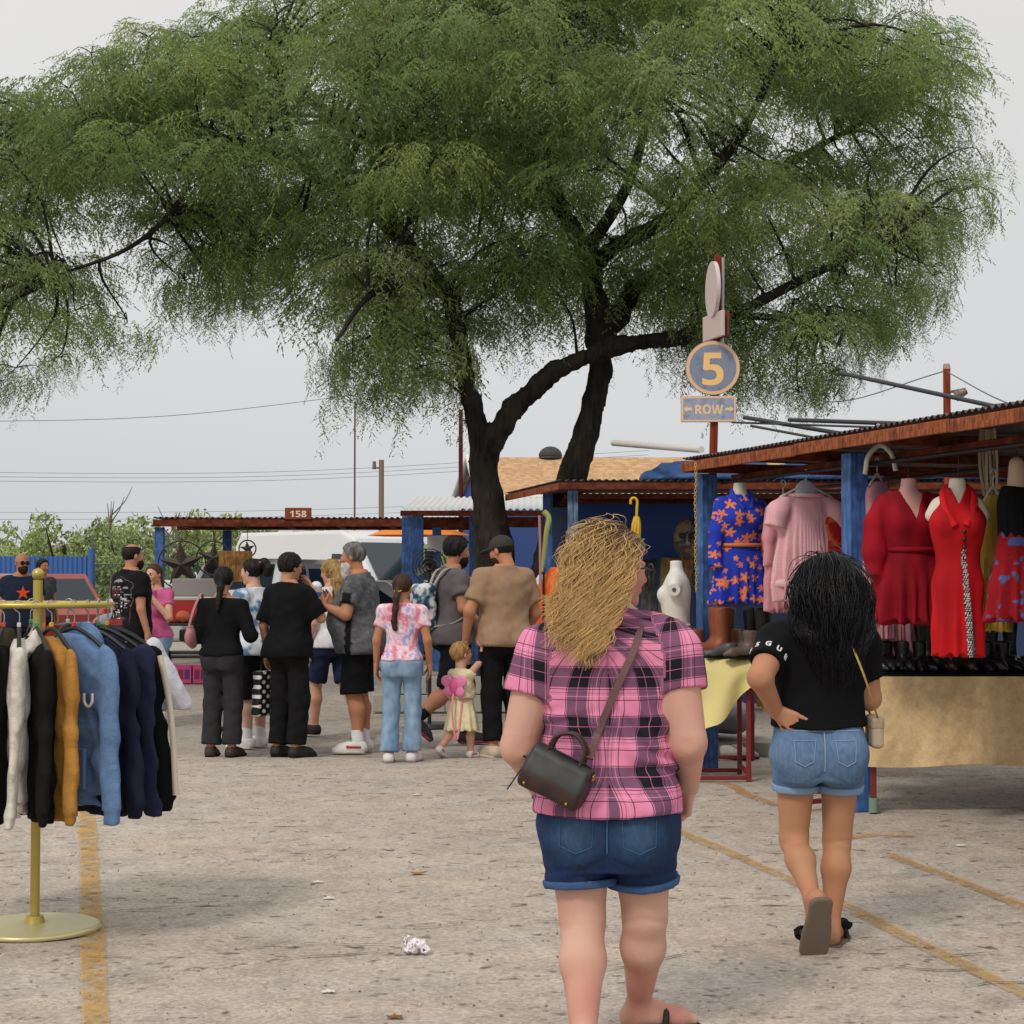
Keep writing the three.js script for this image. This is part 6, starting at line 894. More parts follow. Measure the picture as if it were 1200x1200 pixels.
// teenager in black
{
  const d = 15.07, p = person({
    label: 'teenager in loose black shirt and black trousers with hand raised to mouth', x: gx(340, d), z: -d, yaw: Math.PI - 0.55, h: 1.70, skin: '#c09070',
    J: { elR: [-0.27, 1.16, 0.08], wrR: [-0.10, 1.40, 0.17], hdR: [0.5, 0.6, 0.1], pnR: [0.4, -0.2, -0.8], elL: [0.24, 1.1, -0.05], wrL: [0.26, 0.86, 0.02] }, look: [-0.35, 0.1, 0],
    top: { col: '#121214', hem: 0.83, sl: 0.9, e: 0.024, loose: 0.04, sr: 0.085, fold: 0.014 }, pants: { col: '#19191b', to: 1.95, rk: 0.085, rc: 0.085, fold: 0.014 }, shoe: { col: '#1c1b1c', sole: '#2a2826' },
    hair: { col: '#17130f', t: 0.02, nape: -0.055, amp: 0.008 }, glasses: 'clear', headSize: 0.94,
  });
  const b = thing('checked_bag', 'black and white checked carrier bag held by the teenager in black', 'bag', worldOf(p, 0.3, 0.52, 0.03), p.t.rotation.y);
  const ck = canvasTex(128, 256, (g) => { g.fillStyle = '#141414'; g.fillRect(0, 0, 128, 256); g.fillStyle = '#ececec'; for (let j = 0; j < 10; j++) for (let i = 0; i < 5; i++) if ((i + j) % 2) { g.beginPath(); g.arc(i * 26 + 13, j * 26 + 13, 11, 0, 7); g.fill(); } });
  const bg = nets((x, y, z) => { const w = 0.1 + 0.02 * sst(0.1, -0.15, y); return Math.max(Math.abs(x) - 0.045 + 0.01 * noise(y * 12, z * 12, 1), Math.abs(z) - w, Math.abs(y) - 0.19); }, [-0.1, -0.25, -0.2], [0.1, 0.25, 0.2], 0.014, { uv: (x, y, z) => [z / 0.25 + 0.5, y / 0.4 + 0.5] }); part('sack', bg, mat('#ffffff', 0.7, { map: ck }), b); part('handle', tube([V(0, 0.18, -0.05), V(-0.01, 0.3, -0.02), V(-0.01, 0.3, 0.02), V(0, 0.18, 0.05)], 0.006, 5, 16), mat(C('#1a1a1a'), 0.7), b);
}
// blonde woman in white
{
  const d = 17; person({
    label: 'blonde woman in white tee and navy shorts behind the bearded man', x: gx(388, d), z: -d, yaw: Math.PI + 0.7, h: 1.66, torso: 'f', girth: 1.08, skin: '#d8a88c',
    J: { knL: [0.09, 0.49, 0.12], anL: [0.08, 0.1, 0.16], knR: [-0.09, 0.48, -0.12], anR: [-0.1, 0.14, -0.38], ftR: [-0.1, -0.5, 0.85], elR: [-0.24, 1.1, 0.04], wrR: [-0.2, 1.05, 0.22], hdR: [0, 0.1, 1] }, look: [0.2, 0.1, 0],
    top: { col: '#e7e7ec', hem: 0.86, sl: 0.5 }, pants: { name: 'shorts', col: '#26304c', to: 0.9, rc: 0.098 }, shoe: { col: '#1d1c1e', sole: '#26242a' },
    hair: { col: '#b08e58', col2: '#8a6c40', nape: -0.2, t: 0.022, amp: 0.01, extra: tail([[0, 0.0, -0.09], [0.02, -0.1, -0.11], [0.02, -0.2, -0.12], [0.0, -0.28, -0.11]], 0.07, 0.05), box: [[-0.16, -0.36, -0.22], [0.16, 0.16, 0.15]] },
  });
}
// bearded man
{
  const d = 15.5, grey = (x, y, z) => { const th = Math.atan2(x, z); if (Math.abs(Math.abs(th) - 1.5) < 0.13 && y < 1.3) return C('#17171a', 0.8); return cmix(C('#55575c', 0.7), C('#7b7d82', 0.75), 0.5 + 0.6 * noise(x * 30, y * 60, z * 30) + 0.4 * noise(x * 90, y * 90, z * 90)); };
  const p = person({
    label: 'grey haired bearded man in grey shirt and black shorts holding a drink', x: gx(420, d), z: -d, yaw: -Math.PI / 2 - 0.18, h: 1.80, girth: 1.28, skin: '#bb8763', neck: 1.15, R: { ua: 0.056, el: 0.048, fa: 0.048, th: 0.095, ca: 0.064, kn: 0.064 },
    torso: [[0.80, 0.150, 0.105, -0.01], [0.90, 0.162, 0.122, 0.0], [1.00, 0.158, 0.142, 0.028], [1.10, 0.156, 0.15, 0.035], [1.24, 0.160, 0.128, 0.015], [1.34, 0.160, 0.102, -0.005], [1.405, 0.125, 0.08, -0.014], [1.45, 0.07, 0.062, -0.016], [1.5, 0.055, 0.055, -0.012]],
    J: { elL: [0.27, 1.12, 0.03], wrL: [0.17, 1.19, 0.24], hdL: [-0.2, 0.6, 0.4], pnL: [-0.8, 0, -0.1], cuL: 0.8, elR: [-0.28, 1.1, 0.02], wrR: [-0.14, 1.2, 0.26], hdR: [0.3, 0.6, 0.4], head: [0, 1.588, 0.05] }, look: [0.0, 0.12, 0],
    top: { color: grey, hem: 0.80, sl: 0.7, e: 0.016, loose: 0.03, sr: 0.085, fold: 0.012 }, pants: { name: 'shorts', col: '#141416', to: 1.02, rk: 0.105, rc: 0.118, fold: 0.012 }, shoe: { col: '#ece9e4', accent: '#9c2c34', sole: '#d9d4cc', sock: '#efeff0' },
    hair: { col: '#7d7c7c', col2: '#4f4d4d', t: 0.014, nape: -0.075, amp: 0.005 }, beard: { col: '#dcd8d2', long: [0.05, 0.07, 0.046], low: -0.135 }, brow: '#6a6664',
  });
  const w = worldOf(p, 0.15, 1.28, 0.31), b = thing('drink_cup', 'clear plastic drink cup with blue print in the bearded man\'s hand', 'cup', w); part('cup', [new THREE.CylinderGeometry(0.05, 0.038, 0.13, 20)], mat(C('#d8dde2', 0.9), 0.15), b); part('print', [new THREE.CylinderGeometry(0.0475, 0.0435, 0.04, 20, 1, true)], mat(C('#3f7fc4', 0.85), 0.4), b); part('lid', [new THREE.SphereGeometry(0.05, 20, 8, 0, 6.3, 0, 1.57).translate(0, 0.065, 0)], mat(C('#e8ecef', 0.9), 0.15), b);
}
// girl in pink tie-dye
{
  const d = 14.65, tie = (x, y, z) => { const n = noise(x * 20, y * 13, z * 20) + 0.6 * noise(x * 44, y * 40, z * 44); return n > 0.25 ? C('#e08aa4', 0.85) : n > -0.2 ? C('#f0bccb', 0.9) : n > -0.5 ? C('#efdfe6', 0.9) : C('#b9aee0', 0.85); };
  person({
    label: 'girl with brown ponytail in pink tie dye shirt and light blue jeans', x: gx(472, d), z: -d, yaw: Math.PI - 0.1, h: 1.52, torso: 'f', girth: 1.02, skin: '#b98764',
    J: { elL: [0.235, 1.11, -0.02], wrL: [0.25, 0.88, 0.05], elR: [-0.235, 1.11, -0.04], wrR: [-0.24, 0.88, 0.06], knL: [0.1, 0.485, 0.0], anL: [0.115, 0.085, -0.06], anR: [-0.085, 0.085, 0.02] }, look: [-0.25, 0.05, 0], headSize: 1.0,
    top: { color: tie, hem: 0.925, sl: 0.55, e: 0.014, loose: 0.01 }, pants: { color: (x, y, z) => cmix(C('#6f92b8', 0.8), C('#b4cbe0', 0.85), 0.35 + 0.45 * noise(x * 8, y * 5, z * 8) + 0.25 * noise(x * 40, y * 18, z * 40)), top: 0.98, to: 1.97, rk: 0.072, rc: 0.092, fold: 0.01 }, shoe: { col: '#ece8e8', sole: '#b99aa4' },
    hair: { col: '#4a3022', col2: '#33211a', nape: -0.065, t: 0.012, extra: tail([[0, -0.03, -0.11], [0, -0.1, -0.15], [0.005, -0.2, -0.15], [0.02, -0.31, -0.14], [0.01, -0.38, -0.13]], 0.03, 0.025), box: [[-0.13, -0.45, -0.24], [0.13, 0.15, 0.15]], band: [0, -0.035, -0.115, 0.026], bandCol: '#d9b93a' },
  });
}
// man with backpack
{
  const d = 16.1, p = person({
    label: 'dark haired man in grey shirt and black shorts with patterned backpack', x: gx(532, d), z: -d, yaw: Math.PI / 2 + 0.3, h: 1.86, girth: 1.22, skin: '#b07d5c', R: { ua: 0.056, th: 0.095, ca: 0.066, kn: 0.064 }, neck: 1.1,
    J: { elR: [-0.27, 1.12, 0.0], wrR: [-0.2, 0.98, 0.2], hdR: [0.2, -0.3, 0.9], elL: [0.26, 1.1, 0.0], wrL: [0.16, 1.0, 0.22], knL: [0.1, 0.5, 0.1], anL: [0.1, 0.09, 0.13], knR: [-0.1, 0.46, -0.06], anR: [-0.1, 0.24, -0.33], ftR: [-0.1, -0.65, 0.75], head: [0, 1.588, 0.03] }, look: [0.05, 0.12, 0],
    top: { col: '#6b6468', hem: 0.82, sl: 0.6, e: 0.018, loose: 0.025, sr: 0.08, fold: 0.013 }, pants: { name: 'shorts', col: '#19191b', to: 0.98, rc: 0.112, fold: 0.012 }, shoe: { col: '#1c1a1d', sole: '#8c3a5a', sock: '#1a1a1c' },
    hair: { col: '#120f0e', t: 0.024, nape: -0.05, amp: 0.009 }, beard: { col: '#241a16', long: [0.02, 0.012, 0.02] },
  });
  const b = thing('backpack', 'blue and white patterned backpack worn by the man in grey', 'backpack', worldOf(p, 0, 1.13, -0.26), p.t.rotation.y);
  const bc = (x, y, z) => { if (y < -0.13 && z < -0.05) return C('#c96a4a', 0.8); const n = noise(x * 20, y * 20, z * 20) + 0.6 * noise(x * 45, y * 45, z * 45); return n > 0.3 ? C('#2f4a66', 0.8) : n > -0.05 ? C('#7f97a8', 0.85) : C('#d6d9d6', 0.9); };
  part('pack', nets((x, y, z) => smax(Math.hypot(Math.max(0, Math.abs(x) - 0.09), Math.max(0, Math.abs(y) - 0.15), Math.max(0, Math.abs(z) - 0.04)) - 0.06, -9, 0.01) + 0.008 * noise(x * 14, y * 14, z * 14), [-0.2, -0.27, -0.16], [0.2, 0.27, 0.16], 0.014, { color: bc }), vmat(0.8), b);
  part('pocket', nets((x, y, z) => Math.hypot(Math.max(0, Math.abs(x) - 0.07), Math.max(0, Math.abs(y + 0.09) - 0.05), Math.max(0, Math.abs(z + 0.1) - 0.01)) - 0.035, [-0.15, -0.22, -0.18], [0.15, 0.04, -0.02], 0.013, { color: bc }), vmat(0.8), b);
  for (const s of [1, -1]) part('strap', strapGeo([V(s * 0.07, 0.18, 0.07), V(s * 0.13, 0.33, 0.16), V(s * 0.14, 0.35, 0.26), V(s * 0.15, 0.22, 0.42), V(s * 0.19, 0.0, 0.4), V(s * 0.21, -0.12, 0.25), V(s * 0.12, -0.17, 0.07)], 0.045, 0.01, V(1, 0, 0)), mat(C('#b9b3a4', 0.85), 0.8), b);
}
// man in tan shirt
let leashHand;
{
  const d = 15.07, p = person({
    label: 'man in tan shirt, black jeans and dark cap looking down at the toddler', x: gx(590, d), z: -d, yaw: Math.PI + 0.42, h: 1.86, girth: 1.14, skin: '#bf8a66', R: { ua: 0.054, el: 0.045, fa: 0.047 },
    J: { elL: [0.29, 1.12, -0.02], wrL: [0.28, 0.88, 0.09], hdL: [0, -1, 0.2], cuL: 0.9, elR: [-0.27, 1.1, 0], wrR: [-0.22, 0.9, 0.12], head: [0.005, 1.578, 0.035] }, look: [0.55, 0.28, 0],
    top: { col: '#a98b70', k: 0.85, hem: 0.85, sl: 0.72, e: 0.022, loose: 0.025, sr: 0.085, fold: 0.014 }, pants: { col: '#17171a', to: 1.9, rk: 0.078, rc: 0.078, fold: 0.012 }, shoe: { col: '#cbbfa8', sole: '#d8cfc0' },
    hair: { col: '#1d1712', t: 0.007, nape: -0.06, amp: 0.002 }, beard: { col: '#33241b', long: [0.026, 0.016, 0.022] }, cap: '#3f3f3c',
  }); leashHand = worldOf(p, p.q.wrL[0], p.q.wrL[1] - 0.09, p.q.wrL[2] + 0.03);
}
// toddler with harness
{
  const d = 15.0, p = person({
    label: 'blonde toddler in pale yellow dress with pink butterfly harness', x: gx(541, d), z: -d, yaw: Math.PI - 0.55, h: 0.94, girth: 1.12, torso: 'f', butt: 0.8, skin: '#dbb096', headSize: 1.5, R: { ua: 0.055, el: 0.048, fa: 0.045, wr: 0.034, th: 0.08, kn: 0.062, ca: 0.064, an: 0.045 }, handSize: 0.95,
    J: { head: [0, 1.56, 0.01], shL: [0.15, 1.26, 0], shR: [-0.15, 1.26, 0], elL: [0.22, 1.06, 0.04], wrL: [0.2, 0.9, 0.14], elR: [-0.28, 1.42, 0.04], wrR: [-0.33, 1.66, 0.05], hdR: [-0.1, 1, 0], anL: [0.2, 0.16, -0.28], knL: [0.13, 0.42, -0.02], ftL: [0.1, -0.45, 0.9], anR: [-0.1, 0.09, 0.1], knR: [-0.11, 0.43, 0.1] }, look: [-0.5, -0.15, 0],
    torso: [[0.72, 0.150, 0.115, 0], [0.85, 0.162, 0.122, 0], [0.98, 0.15, 0.12, 0.01], [1.1, 0.145, 0.115, 0.01], [1.2, 0.142, 0.105, 0], [1.28, 0.12, 0.085, -0.01], [1.33, 0.07, 0.06, -0.012], [1.38, 0.05, 0.05, -0.012]],
    top: { name: 'dress_top', col: '#ece2ba', hem: 0.9, sl: 0.3, e: 0.02, loose: 0.02, neck: 1.33 }, skirt: { rows: [[0.42, 0.27, 0.25, 0], [0.6, 0.24, 0.21, 0], [0.85, 0.19, 0.155, 0], [0.98, 0.168, 0.138, 0.005]], col: '#ece2ba', pleats: 13 }, shoe: { col: '#efe6e6', accent: '#c94a72', sole: '#e8dcdc' },
    hair: { col: '#b98f5a', col2: '#8f6c42', t: 0.016, nape: -0.12, amp: 0.009 },
  });
  const h = thing('harness_backpack', 'pink butterfly harness with long pink leash on the toddler', 'harness', worldOf(p, 0, 1.08, -0.17), p.t.rotation.y), m = mat(C('#e85f9a', 0.85), 0.7);
  part('pack', nets((x, y, z) => ell([0, 0, 0], [0.05, 0.075, 0.05])(x, y, z), [-0.1, -0.12, -0.1], [0.1, 0.12, 0.1], 0.012), m, h); for (const s of [1, -1]) { part('wing', nets((x, y, z) => smin(ell([s * 0.07, 0.045, -0.02], [0.06, 0.05, 0.016])(x, y, z), ell([s * 0.06, -0.045, -0.02], [0.05, 0.04, 0.016])(x, y, z), 0.02), [s > 0 ? -0.02 : -0.16, -0.12, -0.07], [s > 0 ? 0.16 : 0.02, 0.12, 0.05], 0.01), mat(C('#f08ab8', 0.85), 0.7), h); part('strap', strapGeo([V(s * 0.04, 0.07, 0.0), V(s * 0.06, 0.1, 0.1), V(s * 0.06, 0.03, 0.2), V(s * 0.09, -0.06, 0.12), V(s * 0.05, -0.05, 0.0)], 0.02, 0.006, V(1, 0, 0)), m, h); }
  const loc = v => v.clone().sub(h.position).applyAxisAngle(V(0, 1, 0), -h.rotation.y), bk = worldOf(p, 0, 1.0, -0.22), low = bk.clone().lerp(leashHand, 0.35).setY(0.16); low.z += 0.12;
  part('leash', strapGeo([bk, bk.clone().add(V(-0.01, -0.16, 0.05)), low, leashHand.clone().lerp(low, 0.35).add(V(0.02, 0.02, 0.04)), leashHand].map(loc), 0.016, 0.004, V(1, 0, 0)), mat(C('#ee8a94', 0.85), 0.7), h);
}
// man with star shirt, man behind him, balding man, woman in pink
{
  const p = person({ label: 'bald man in navy shirt with orange star beside the red car', x: gx(26, 22), z: -22, yaw: 0.35, h: 1.80, girth: 1.25, skin: '#b9835f', neck: 1.2, look: [0.25, 0.05, 0], top: { col: '#222b40', hem: 0.84, sl: 0.6, e: 0.02, loose: 0.02 }, pants: { name: 'shorts', col: '#26262a', to: 1.05, rk: 0.09, rc: 0.1 }, shoe: { col: '#d8d4d0' }, glasses: 'dark', beard: { col: '#3a2a22', long: [0.02, 0.012, 0.015] } });
  let z = 0.4; while (p.shirt(0, 1.24, z) > 0 && z > 0) z -= 0.002; part('star_print', starGeo(0.085, 0.004).translate(0, 1.24, z + 0.008), mat(C('#e2572e', 0.9), 0.8), p.t); part('swoosh_print', tube([V(-0.04, 1.13, z + 0.01), V(-0.01, 1.115, z + 0.012), V(0.05, 1.14, z + 0.008)], 0.009, 5, 10, 0.002), mat(C('#e2572e', 0.9), 0.8), p.t);
  person({ label: 'black haired man standing behind the red car', x: gx(50, 27), z: -27, yaw: 0.9, h: 1.78, skin: '#a97a5c', top: { col: '#4a4a50', hem: 0.86 }, pants: { col: '#2a2c34' }, shoe: { col: '#333' }, hair: { col: '#151212', t: 0.016, nape: -0.05 } });
  // the print on the balding man's back
  const pr = canvasTex(256, 512, (g) => { g.fillStyle = '#121214'; g.fillRect(0, 0, 256, 512); g.fillStyle = '#c9c9cc'; g.font = 'bold 46px serif'; g.textAlign = 'center'; for (let i = 0; i < 26; i++) g.fillRect(56 + i * 5.6, 30 + 8 * Math.sin(i), rr(2, 5), rr(14, 30)); for (let i = 0; i < 130; i++) { g.fillStyle = ['#8d9094', '#c3c5c8', '#6a2c30', '#3b3d42'][i % 4]; g.fillRect(50 + rnd() * 150, 90 + rnd() * 330, rr(6, 34), rr(4, 22)); } g.fillStyle = '#7a2a2c'; g.fillRect(54, 400, 150, 60); });
  person({ label: 'balding man in black shirt with pale back print behind the clothes rack', x: gx(155, 18), z: -18, yaw: Math.PI - 0.85, h: 1.84, girth: 1.2, skin: '#c08d70', neck: 1.15, look: [-0.1, 0, 0], R: { ua: 0.056 }, top: { map: pr, hem: 0.84, sl: 0.62, e: 0.018, loose: 0.025, sr: 0.082, uv: (u, v, nz, arm) => { const a = u; const b = Math.abs(a) > 0.28 ? a - Math.sign(a) * 0.5 : 9; return arm || Math.abs(b) > 0.16 ? [0.02, 0.02] : [0.5 + b / 0.36, clamp((v - 0.9) / 0.5, 0.02, 0.98)]; } }, pants: { col: '#33363e', to: 1.9 }, shoe: { col: '#2a2a2c' }, hair: { col: '#1d1714', t: 0.008, nape: -0.065, amp: 0.002, bald: [0.066, 0.062, 0.088] }, beard: { col: '#2a211c', long: [0.02, 0.012, 0.016] } });
  person({ label: 'woman in pink shirt and light jeans with her hand at her mouth', x: gx(181, 19), z: -19, yaw: -0.35, h: 1.64, torso: 'f', bust: 1, skin: '#d9ab92', look: [-0.1, 0.12, 0.05], J: { elL: [0.25, 1.12, 0.1], wrL: [0.05, 1.38, 0.2], hdL: [-0.3, 0.6, -0.1], pnL: [-0.5, 0, -0.8], elR: [-0.22, 1.08, 0.02], wrR: [-0.05, 1.02, 0.2], hdR: [1, 0.1, 0.2] }, top: { col: '#d8689c', hem: 0.9, sl: 0.5, e: 0.012 }, pants: { col: '#8aa6c4', to: 1.93, rk: 0.066, rc: 0.07 }, shoe: { col: '#e8e4e0' }, hair: { col: '#5f402c', col2: '#3d281d', t: 0.014, nape: -0.1, line: 0.014, extra: tail([[0, -0.02, -0.09], [0, -0.12, -0.1], [0.03, -0.2, -0.08]], 0.05, 0.03), box: [[-0.13, -0.28, -0.18], [0.13, 0.15, 0.15]] } });
}
// ---------- dresses, mannequins, shoes and tables ----------
// a hanging garment: elliptic sections, optional sleeves, pleats that deepen towards the hem
function garment(o) {
  const body = profile(o.rows, o.power || 2), ps = (o.sleeves || []).map(s => { const f = []; for (let i = 0; i < s.length - 1; i++) f.push(cone(s[i], s[i + 1], s[i][3], s[i + 1][3])); const e = s[s.length - 1], q = s[s.length - 2], d = V(e[0] - q[0], e[1] - q[1], e[2] - q[2]).normalize(); return (x, y, z) => { let v = 9; for (const g of f) v = smin(v, g(x, y, z), 0.03); return Math.max(v, (x - e[0]) * d.x + (y - e[1]) * d.y + (z - e[2]) * d.z); }; });
  const y0 = o.rows[0][0], wy = o.waist ?? o.rows[o.rows.length - 1][0], sd = rnd() * 40;
  const f = (x, y, z) => { let d = body(x, y, z); if (o.bust) for (const s of [1, -1]) d = smin(d, ell([s * 0.07, 0.0, 0.09], [0.074, 0.075, 0.062])(x, y, z), 0.04); for (const s of ps) d = smin(d, s(x, y, z), 0.025); if (d > 0.08) return d; const k = sst(wy, y0, y), th = Math.atan2(x, z); d += k * (o.pleat ?? 0.012) * (Math.sin(th * (o.np || 12) + 2 * noise(x * 4, y * 2, sd)) + 0.5 * noise(x * 16, y * 3, z * 16 + sd)) + (o.fold ?? 0.006) * noise(x * 10 + sd, y * 8, z * 10); if (o.cut) d = Math.max(d, o.cut(x, y, z)); return d; };
  let lo = V(9, 9, 9), hi = V(-9, -9, -9); for (const r of o.rows) { lo.min(V(-r[1] + (r[4] || 0), r[0], -r[2] + (r[3] || 0))); hi.max(V(r[1] + (r[4] || 0), r[0], r[2] + (r[3] || 0))); } for (const s of o.sleeves || []) for (const e of s) { lo.min(V(e[0] - e[3], e[1] - e[3], e[2] - e[3])); hi.max(V(e[0] + e[3], e[1] + e[3], e[2] + e[3])); }
  const g = nets(f, lo.subScalar(0.05).toArray(), hi.addScalar(0.05).toArray(), o.cell || 0.011, { color: o.color, uv: o.uv, slack: 0.05 }); g.userData = {}; return g;
}
const bustRows = (k = 1) => [[-0.42, 0.135 * k, 0.095 * k, 0], [-0.3, 0.15 * k, 0.1 * k, 0], [-0.2, 0.125 * k, 0.09 * k, 0], [-0.08, 0.14 * k, 0.1 * k, 0.01], [0.02, 0.15 * k, 0.105 * k, 0.01], [0.1, 0.155 * k, 0.085 * k, 0], [0.15, 0.11 * k, 0.065 * k, 0], [0.185, 0.06, 0.052, 0], [0.26, 0.045, 0.045, 0.005]];
function mannequin(t, color, k = 1) {
  const b = profile(bustRows(k), 2.1), f = (x, y, z) => { let d = b(x, y, z); for (const s of [1, -1]) { d = smin(d, ell([s * 0.068 * k, 0.0, 0.085 * k], [0.06, 0.06, 0.05])(x, y, z), 0.03); d = smin(d, cone([s * 0.12 * k, 0.1, 0], [s * 0.165 * k, 0.04, 0], 0.045, 0.04)(x, y, z), 0.03); } return d; };
  return part('mannequin_torso', nets(f, [-0.24, -0.46, -0.16], [0.24, 0.29, 0.2], 0.014), mat(C(color, 0.88), 0.45), t);
}
const cordTo = (t, x, y, top, m = darkMetal, r = 0.004) => part('cord', bar(V(x, y, 0), V(x, top - t.position.y, 0), r, 5), m, t);
const faceRow = rowTurn + 0.55;
// blue and orange floral dress
{
  const t = thing('floral_dress', 'royal blue dress with orange flowers hung on a mannequin', 'dress', at(867, 607, 13.15), 0.35);
  mannequin(t, '#cfc6b4');
  const flowers = []; for (const s of [1, -1]) for (let j = 0; j < 11; j++) for (let i = 0; i < 8; i++) flowers.push([-0.3 + (i + (j % 2) * 0.5) * 0.08 + rr(-0.028, 0.028), -0.68 + j * 0.08 + rr(-0.028, 0.028), s, rr(0.018, 0.04), rnd() * 6]);
  const fc = (x, y, z) => { for (const [a, b, s, r, ph] of flowers) { if (s > 0 !== z > -0.01) continue; const dx = x - a, dy = y - b, d = Math.hypot(dx, dy); if (d < r * (0.75 + 0.35 * Math.sin(5 * Math.atan2(dy, dx) + ph))) return C('#ee8a52', 0.88); } return C('#2b3fb8', 0.85); };
  part('dress', garment({ rows: [[-0.62, 0.235, 0.12, 0.0], [-0.45, 0.21, 0.12, 0], [-0.3, 0.18, 0.115, 0], [-0.2, 0.15, 0.105, 0], [-0.05, 0.165, 0.12, 0.01], [0.06, 0.17, 0.115, 0.01], [0.13, 0.15, 0.085, 0], [0.17, 0.1, 0.07, 0]], sleeves: [1, -1].map(s => [[s * 0.15, 0.1, 0, 0.06], [s * 0.2, -0.1, 0.01, 0.055], [s * 0.225, -0.36, 0.04, 0.05]]), bust: 1, waist: -0.2, pleat: 0.014, cell: 0.009, color: fc, cut: (x, y, z) => z > 0 ? 0.05 - Math.abs(x) * 1.6 - (0.22 - y) * 0.55 : -1 }), vmat(0.8), t);
  part('belt', new THREE.TorusGeometry(0.135, 0.014, 8, 40).scale(1.12, 0.84, 1).rotateX(Math.PI / 2).translate(0, -0.2, 0), mat(C('#e0844f', 0.85), 0.8), t);
  part('collar', [1, -1].map(s => tube([V(s * 0.05, 0.2, -0.03), V(s * 0.075, 0.16, 0.05), V(s * 0.03, 0.06, 0.125)], 0.018, 6, 14)), mat(C('#2f44bc', 0.85), 0.8), t); cordTo(t, 0, 0.25, 2.25);
}
// pink gathered blouse on a hanger
function hanger(t, w, y, m = whitePaint) { part('hanger', [tube([V(-w, y - 0.07, 0), V(-w * 0.4, y - 0.01, 0), V(0, y + 0.02, 0), V(w * 0.4, y - 0.01, 0), V(w, y - 0.07, 0)], 0.008, 6, 24), tube([V(0, y + 0.02, 0), V(0, y + 0.07, 0), V(0.022, y + 0.1, 0), V(0.002, y + 0.13, 0), V(-0.022, y + 0.105, 0)], 0.004, 5, 18)], m, t); }
{
  const t = thing('pink_blouse', 'pink gingham dress with puffed short sleeves on a white hanger', 'dress', at(945, 600, 12.55), 0.25);
  const gg = (x, y, z) => { const k = (Math.sin(x * 420) > 0 ? 1 : 0) + (Math.sin(y * 420) > 0 ? 1 : 0); return cmix(C('#eebac2', 0.9), C('#e2a2ae', 0.87), 0.22 * k + 0.15 * noise(x * 30, y * 6, z * 30)); };
  part('dress', garment({ rows: [[-0.62, 0.24, 0.085, 0], [-0.4, 0.23, 0.085, 0], [-0.15, 0.2, 0.08, 0], [0.02, 0.175, 0.075, 0], [0.1, 0.15, 0.06, 0], [0.14, 0.1, 0.05, 0]], sleeves: [1, -1].map(s => [[s * 0.15, 0.08, 0, 0.05], [s * 0.215, 0.0, 0.01, 0.08], [s * 0.245, -0.11, 0.01, 0.078]]), pleat: 0.012, np: 26, waist: 0.14, cell: 0.009, color: gg, cut: (x, y, z) => z > -0.01 ? y - 0.105 : -1 }), vmat(0.85), t);
  for (const [y, w] of [[-0.5, 0.235], [0.115, 0.12]]) part('ruffle', new THREE.TorusGeometry(1, 0.12, 8, 60).scale(w, 0.085, w).rotateX(Math.PI / 2).translate(0, y, 0.0), mat(C('#f0bec6', 0.88), 0.85), t);
  part('bust_form', nets(ell([0, 0.13, -0.01], [0.085, 0.1, 0.03]), [-0.12, 0.0, -0.06], [0.12, 0.26, 0.06], 0.012), mat(C('#c9d0dc', 0.85), 0.4), t); hanger(t, 0.2, 0.17);
  cordTo(t, 0, 0.29, 2.24);
}
// plain long garments hanging in the row
function hung(lab, px, py, d, col, w, len, o = {}) { const t = thing('hanging_dress', lab, 'dress', at(px, py, d), o.turn ?? 0.4, o.group); part('dress', garment({ rows: [[-len, w * 1.25, 0.075, 0], [-len * 0.5, w * 1.08, 0.07, 0], [-0.15, w * 0.95, 0.065, 0], [0, w, 0.06, 0], [0.06, w * 0.6, 0.045, 0]], sleeves: o.sl ? [1, -1].map(s => [[s * w * 0.85, 0, 0, 0.045], [s * w * 1.1, -0.2, 0.01, 0.045], [s * w * 1.15, -o.sl, 0.02, 0.04]]) : [], np: 15, pleat: 0.018, waist: -0.05, cell: 0.016, color: o.color || ((x, y, z) => cmix(C(col, 0.86), C(col, 0.72), 0.5 + noise(x * 22, y * 5, z * 22))) }), vmat(0.85), t); hanger(t, w * 0.9, 0.09); cordTo(t, 0, 0.21, Math.max(2.24, t.position.y + 0.25)); return t; }
hung('long pale pink pleated dress hanging beside the gingham dress', 918, 598, 12.9, '#e0a0ac', 0.12, 0.72, { sl: 0.4 });
hung('orange and red patterned dress behind the gingham dress', 988, 610, 12.6, '#c8442e', 0.16, 0.78, { color: (x, y, z) => noise(x * 18, y * 18, z * 18) > 0 ? C('#b82a2a', 0.8) : C('#e0703c', 0.8) });
hung('long light pink dress hanging behind the blue post', 1028, 575, 11.6, '#e6a8b4', 0.13, 0.95, { turn: 0.9 });
hung('pink trousers set hanging below the dark red dress', 1042, 660, 11.75, '#dc9aa8', 0.13, 0.6);
hung('pale yellow strappy dress hanging beside the red halter dress', 1164, 592, 10.75, '#e0c05c', 0.08, 0.74, { color: (x, y, z) => cmix(C('#e0c060', 0.86), C('#c9a544', 0.8), 0.5 + noise(x * 14, y * 9, z * 14)) });
hung('dark green dress at the end of the dress row', 1238, 680, 10.4, '#2f7a62', 0.14, 0.78);
hung('brown patterned dress behind the red dresses', 1125, 620, 12.6, '#7a5238', 0.2, 1.0);
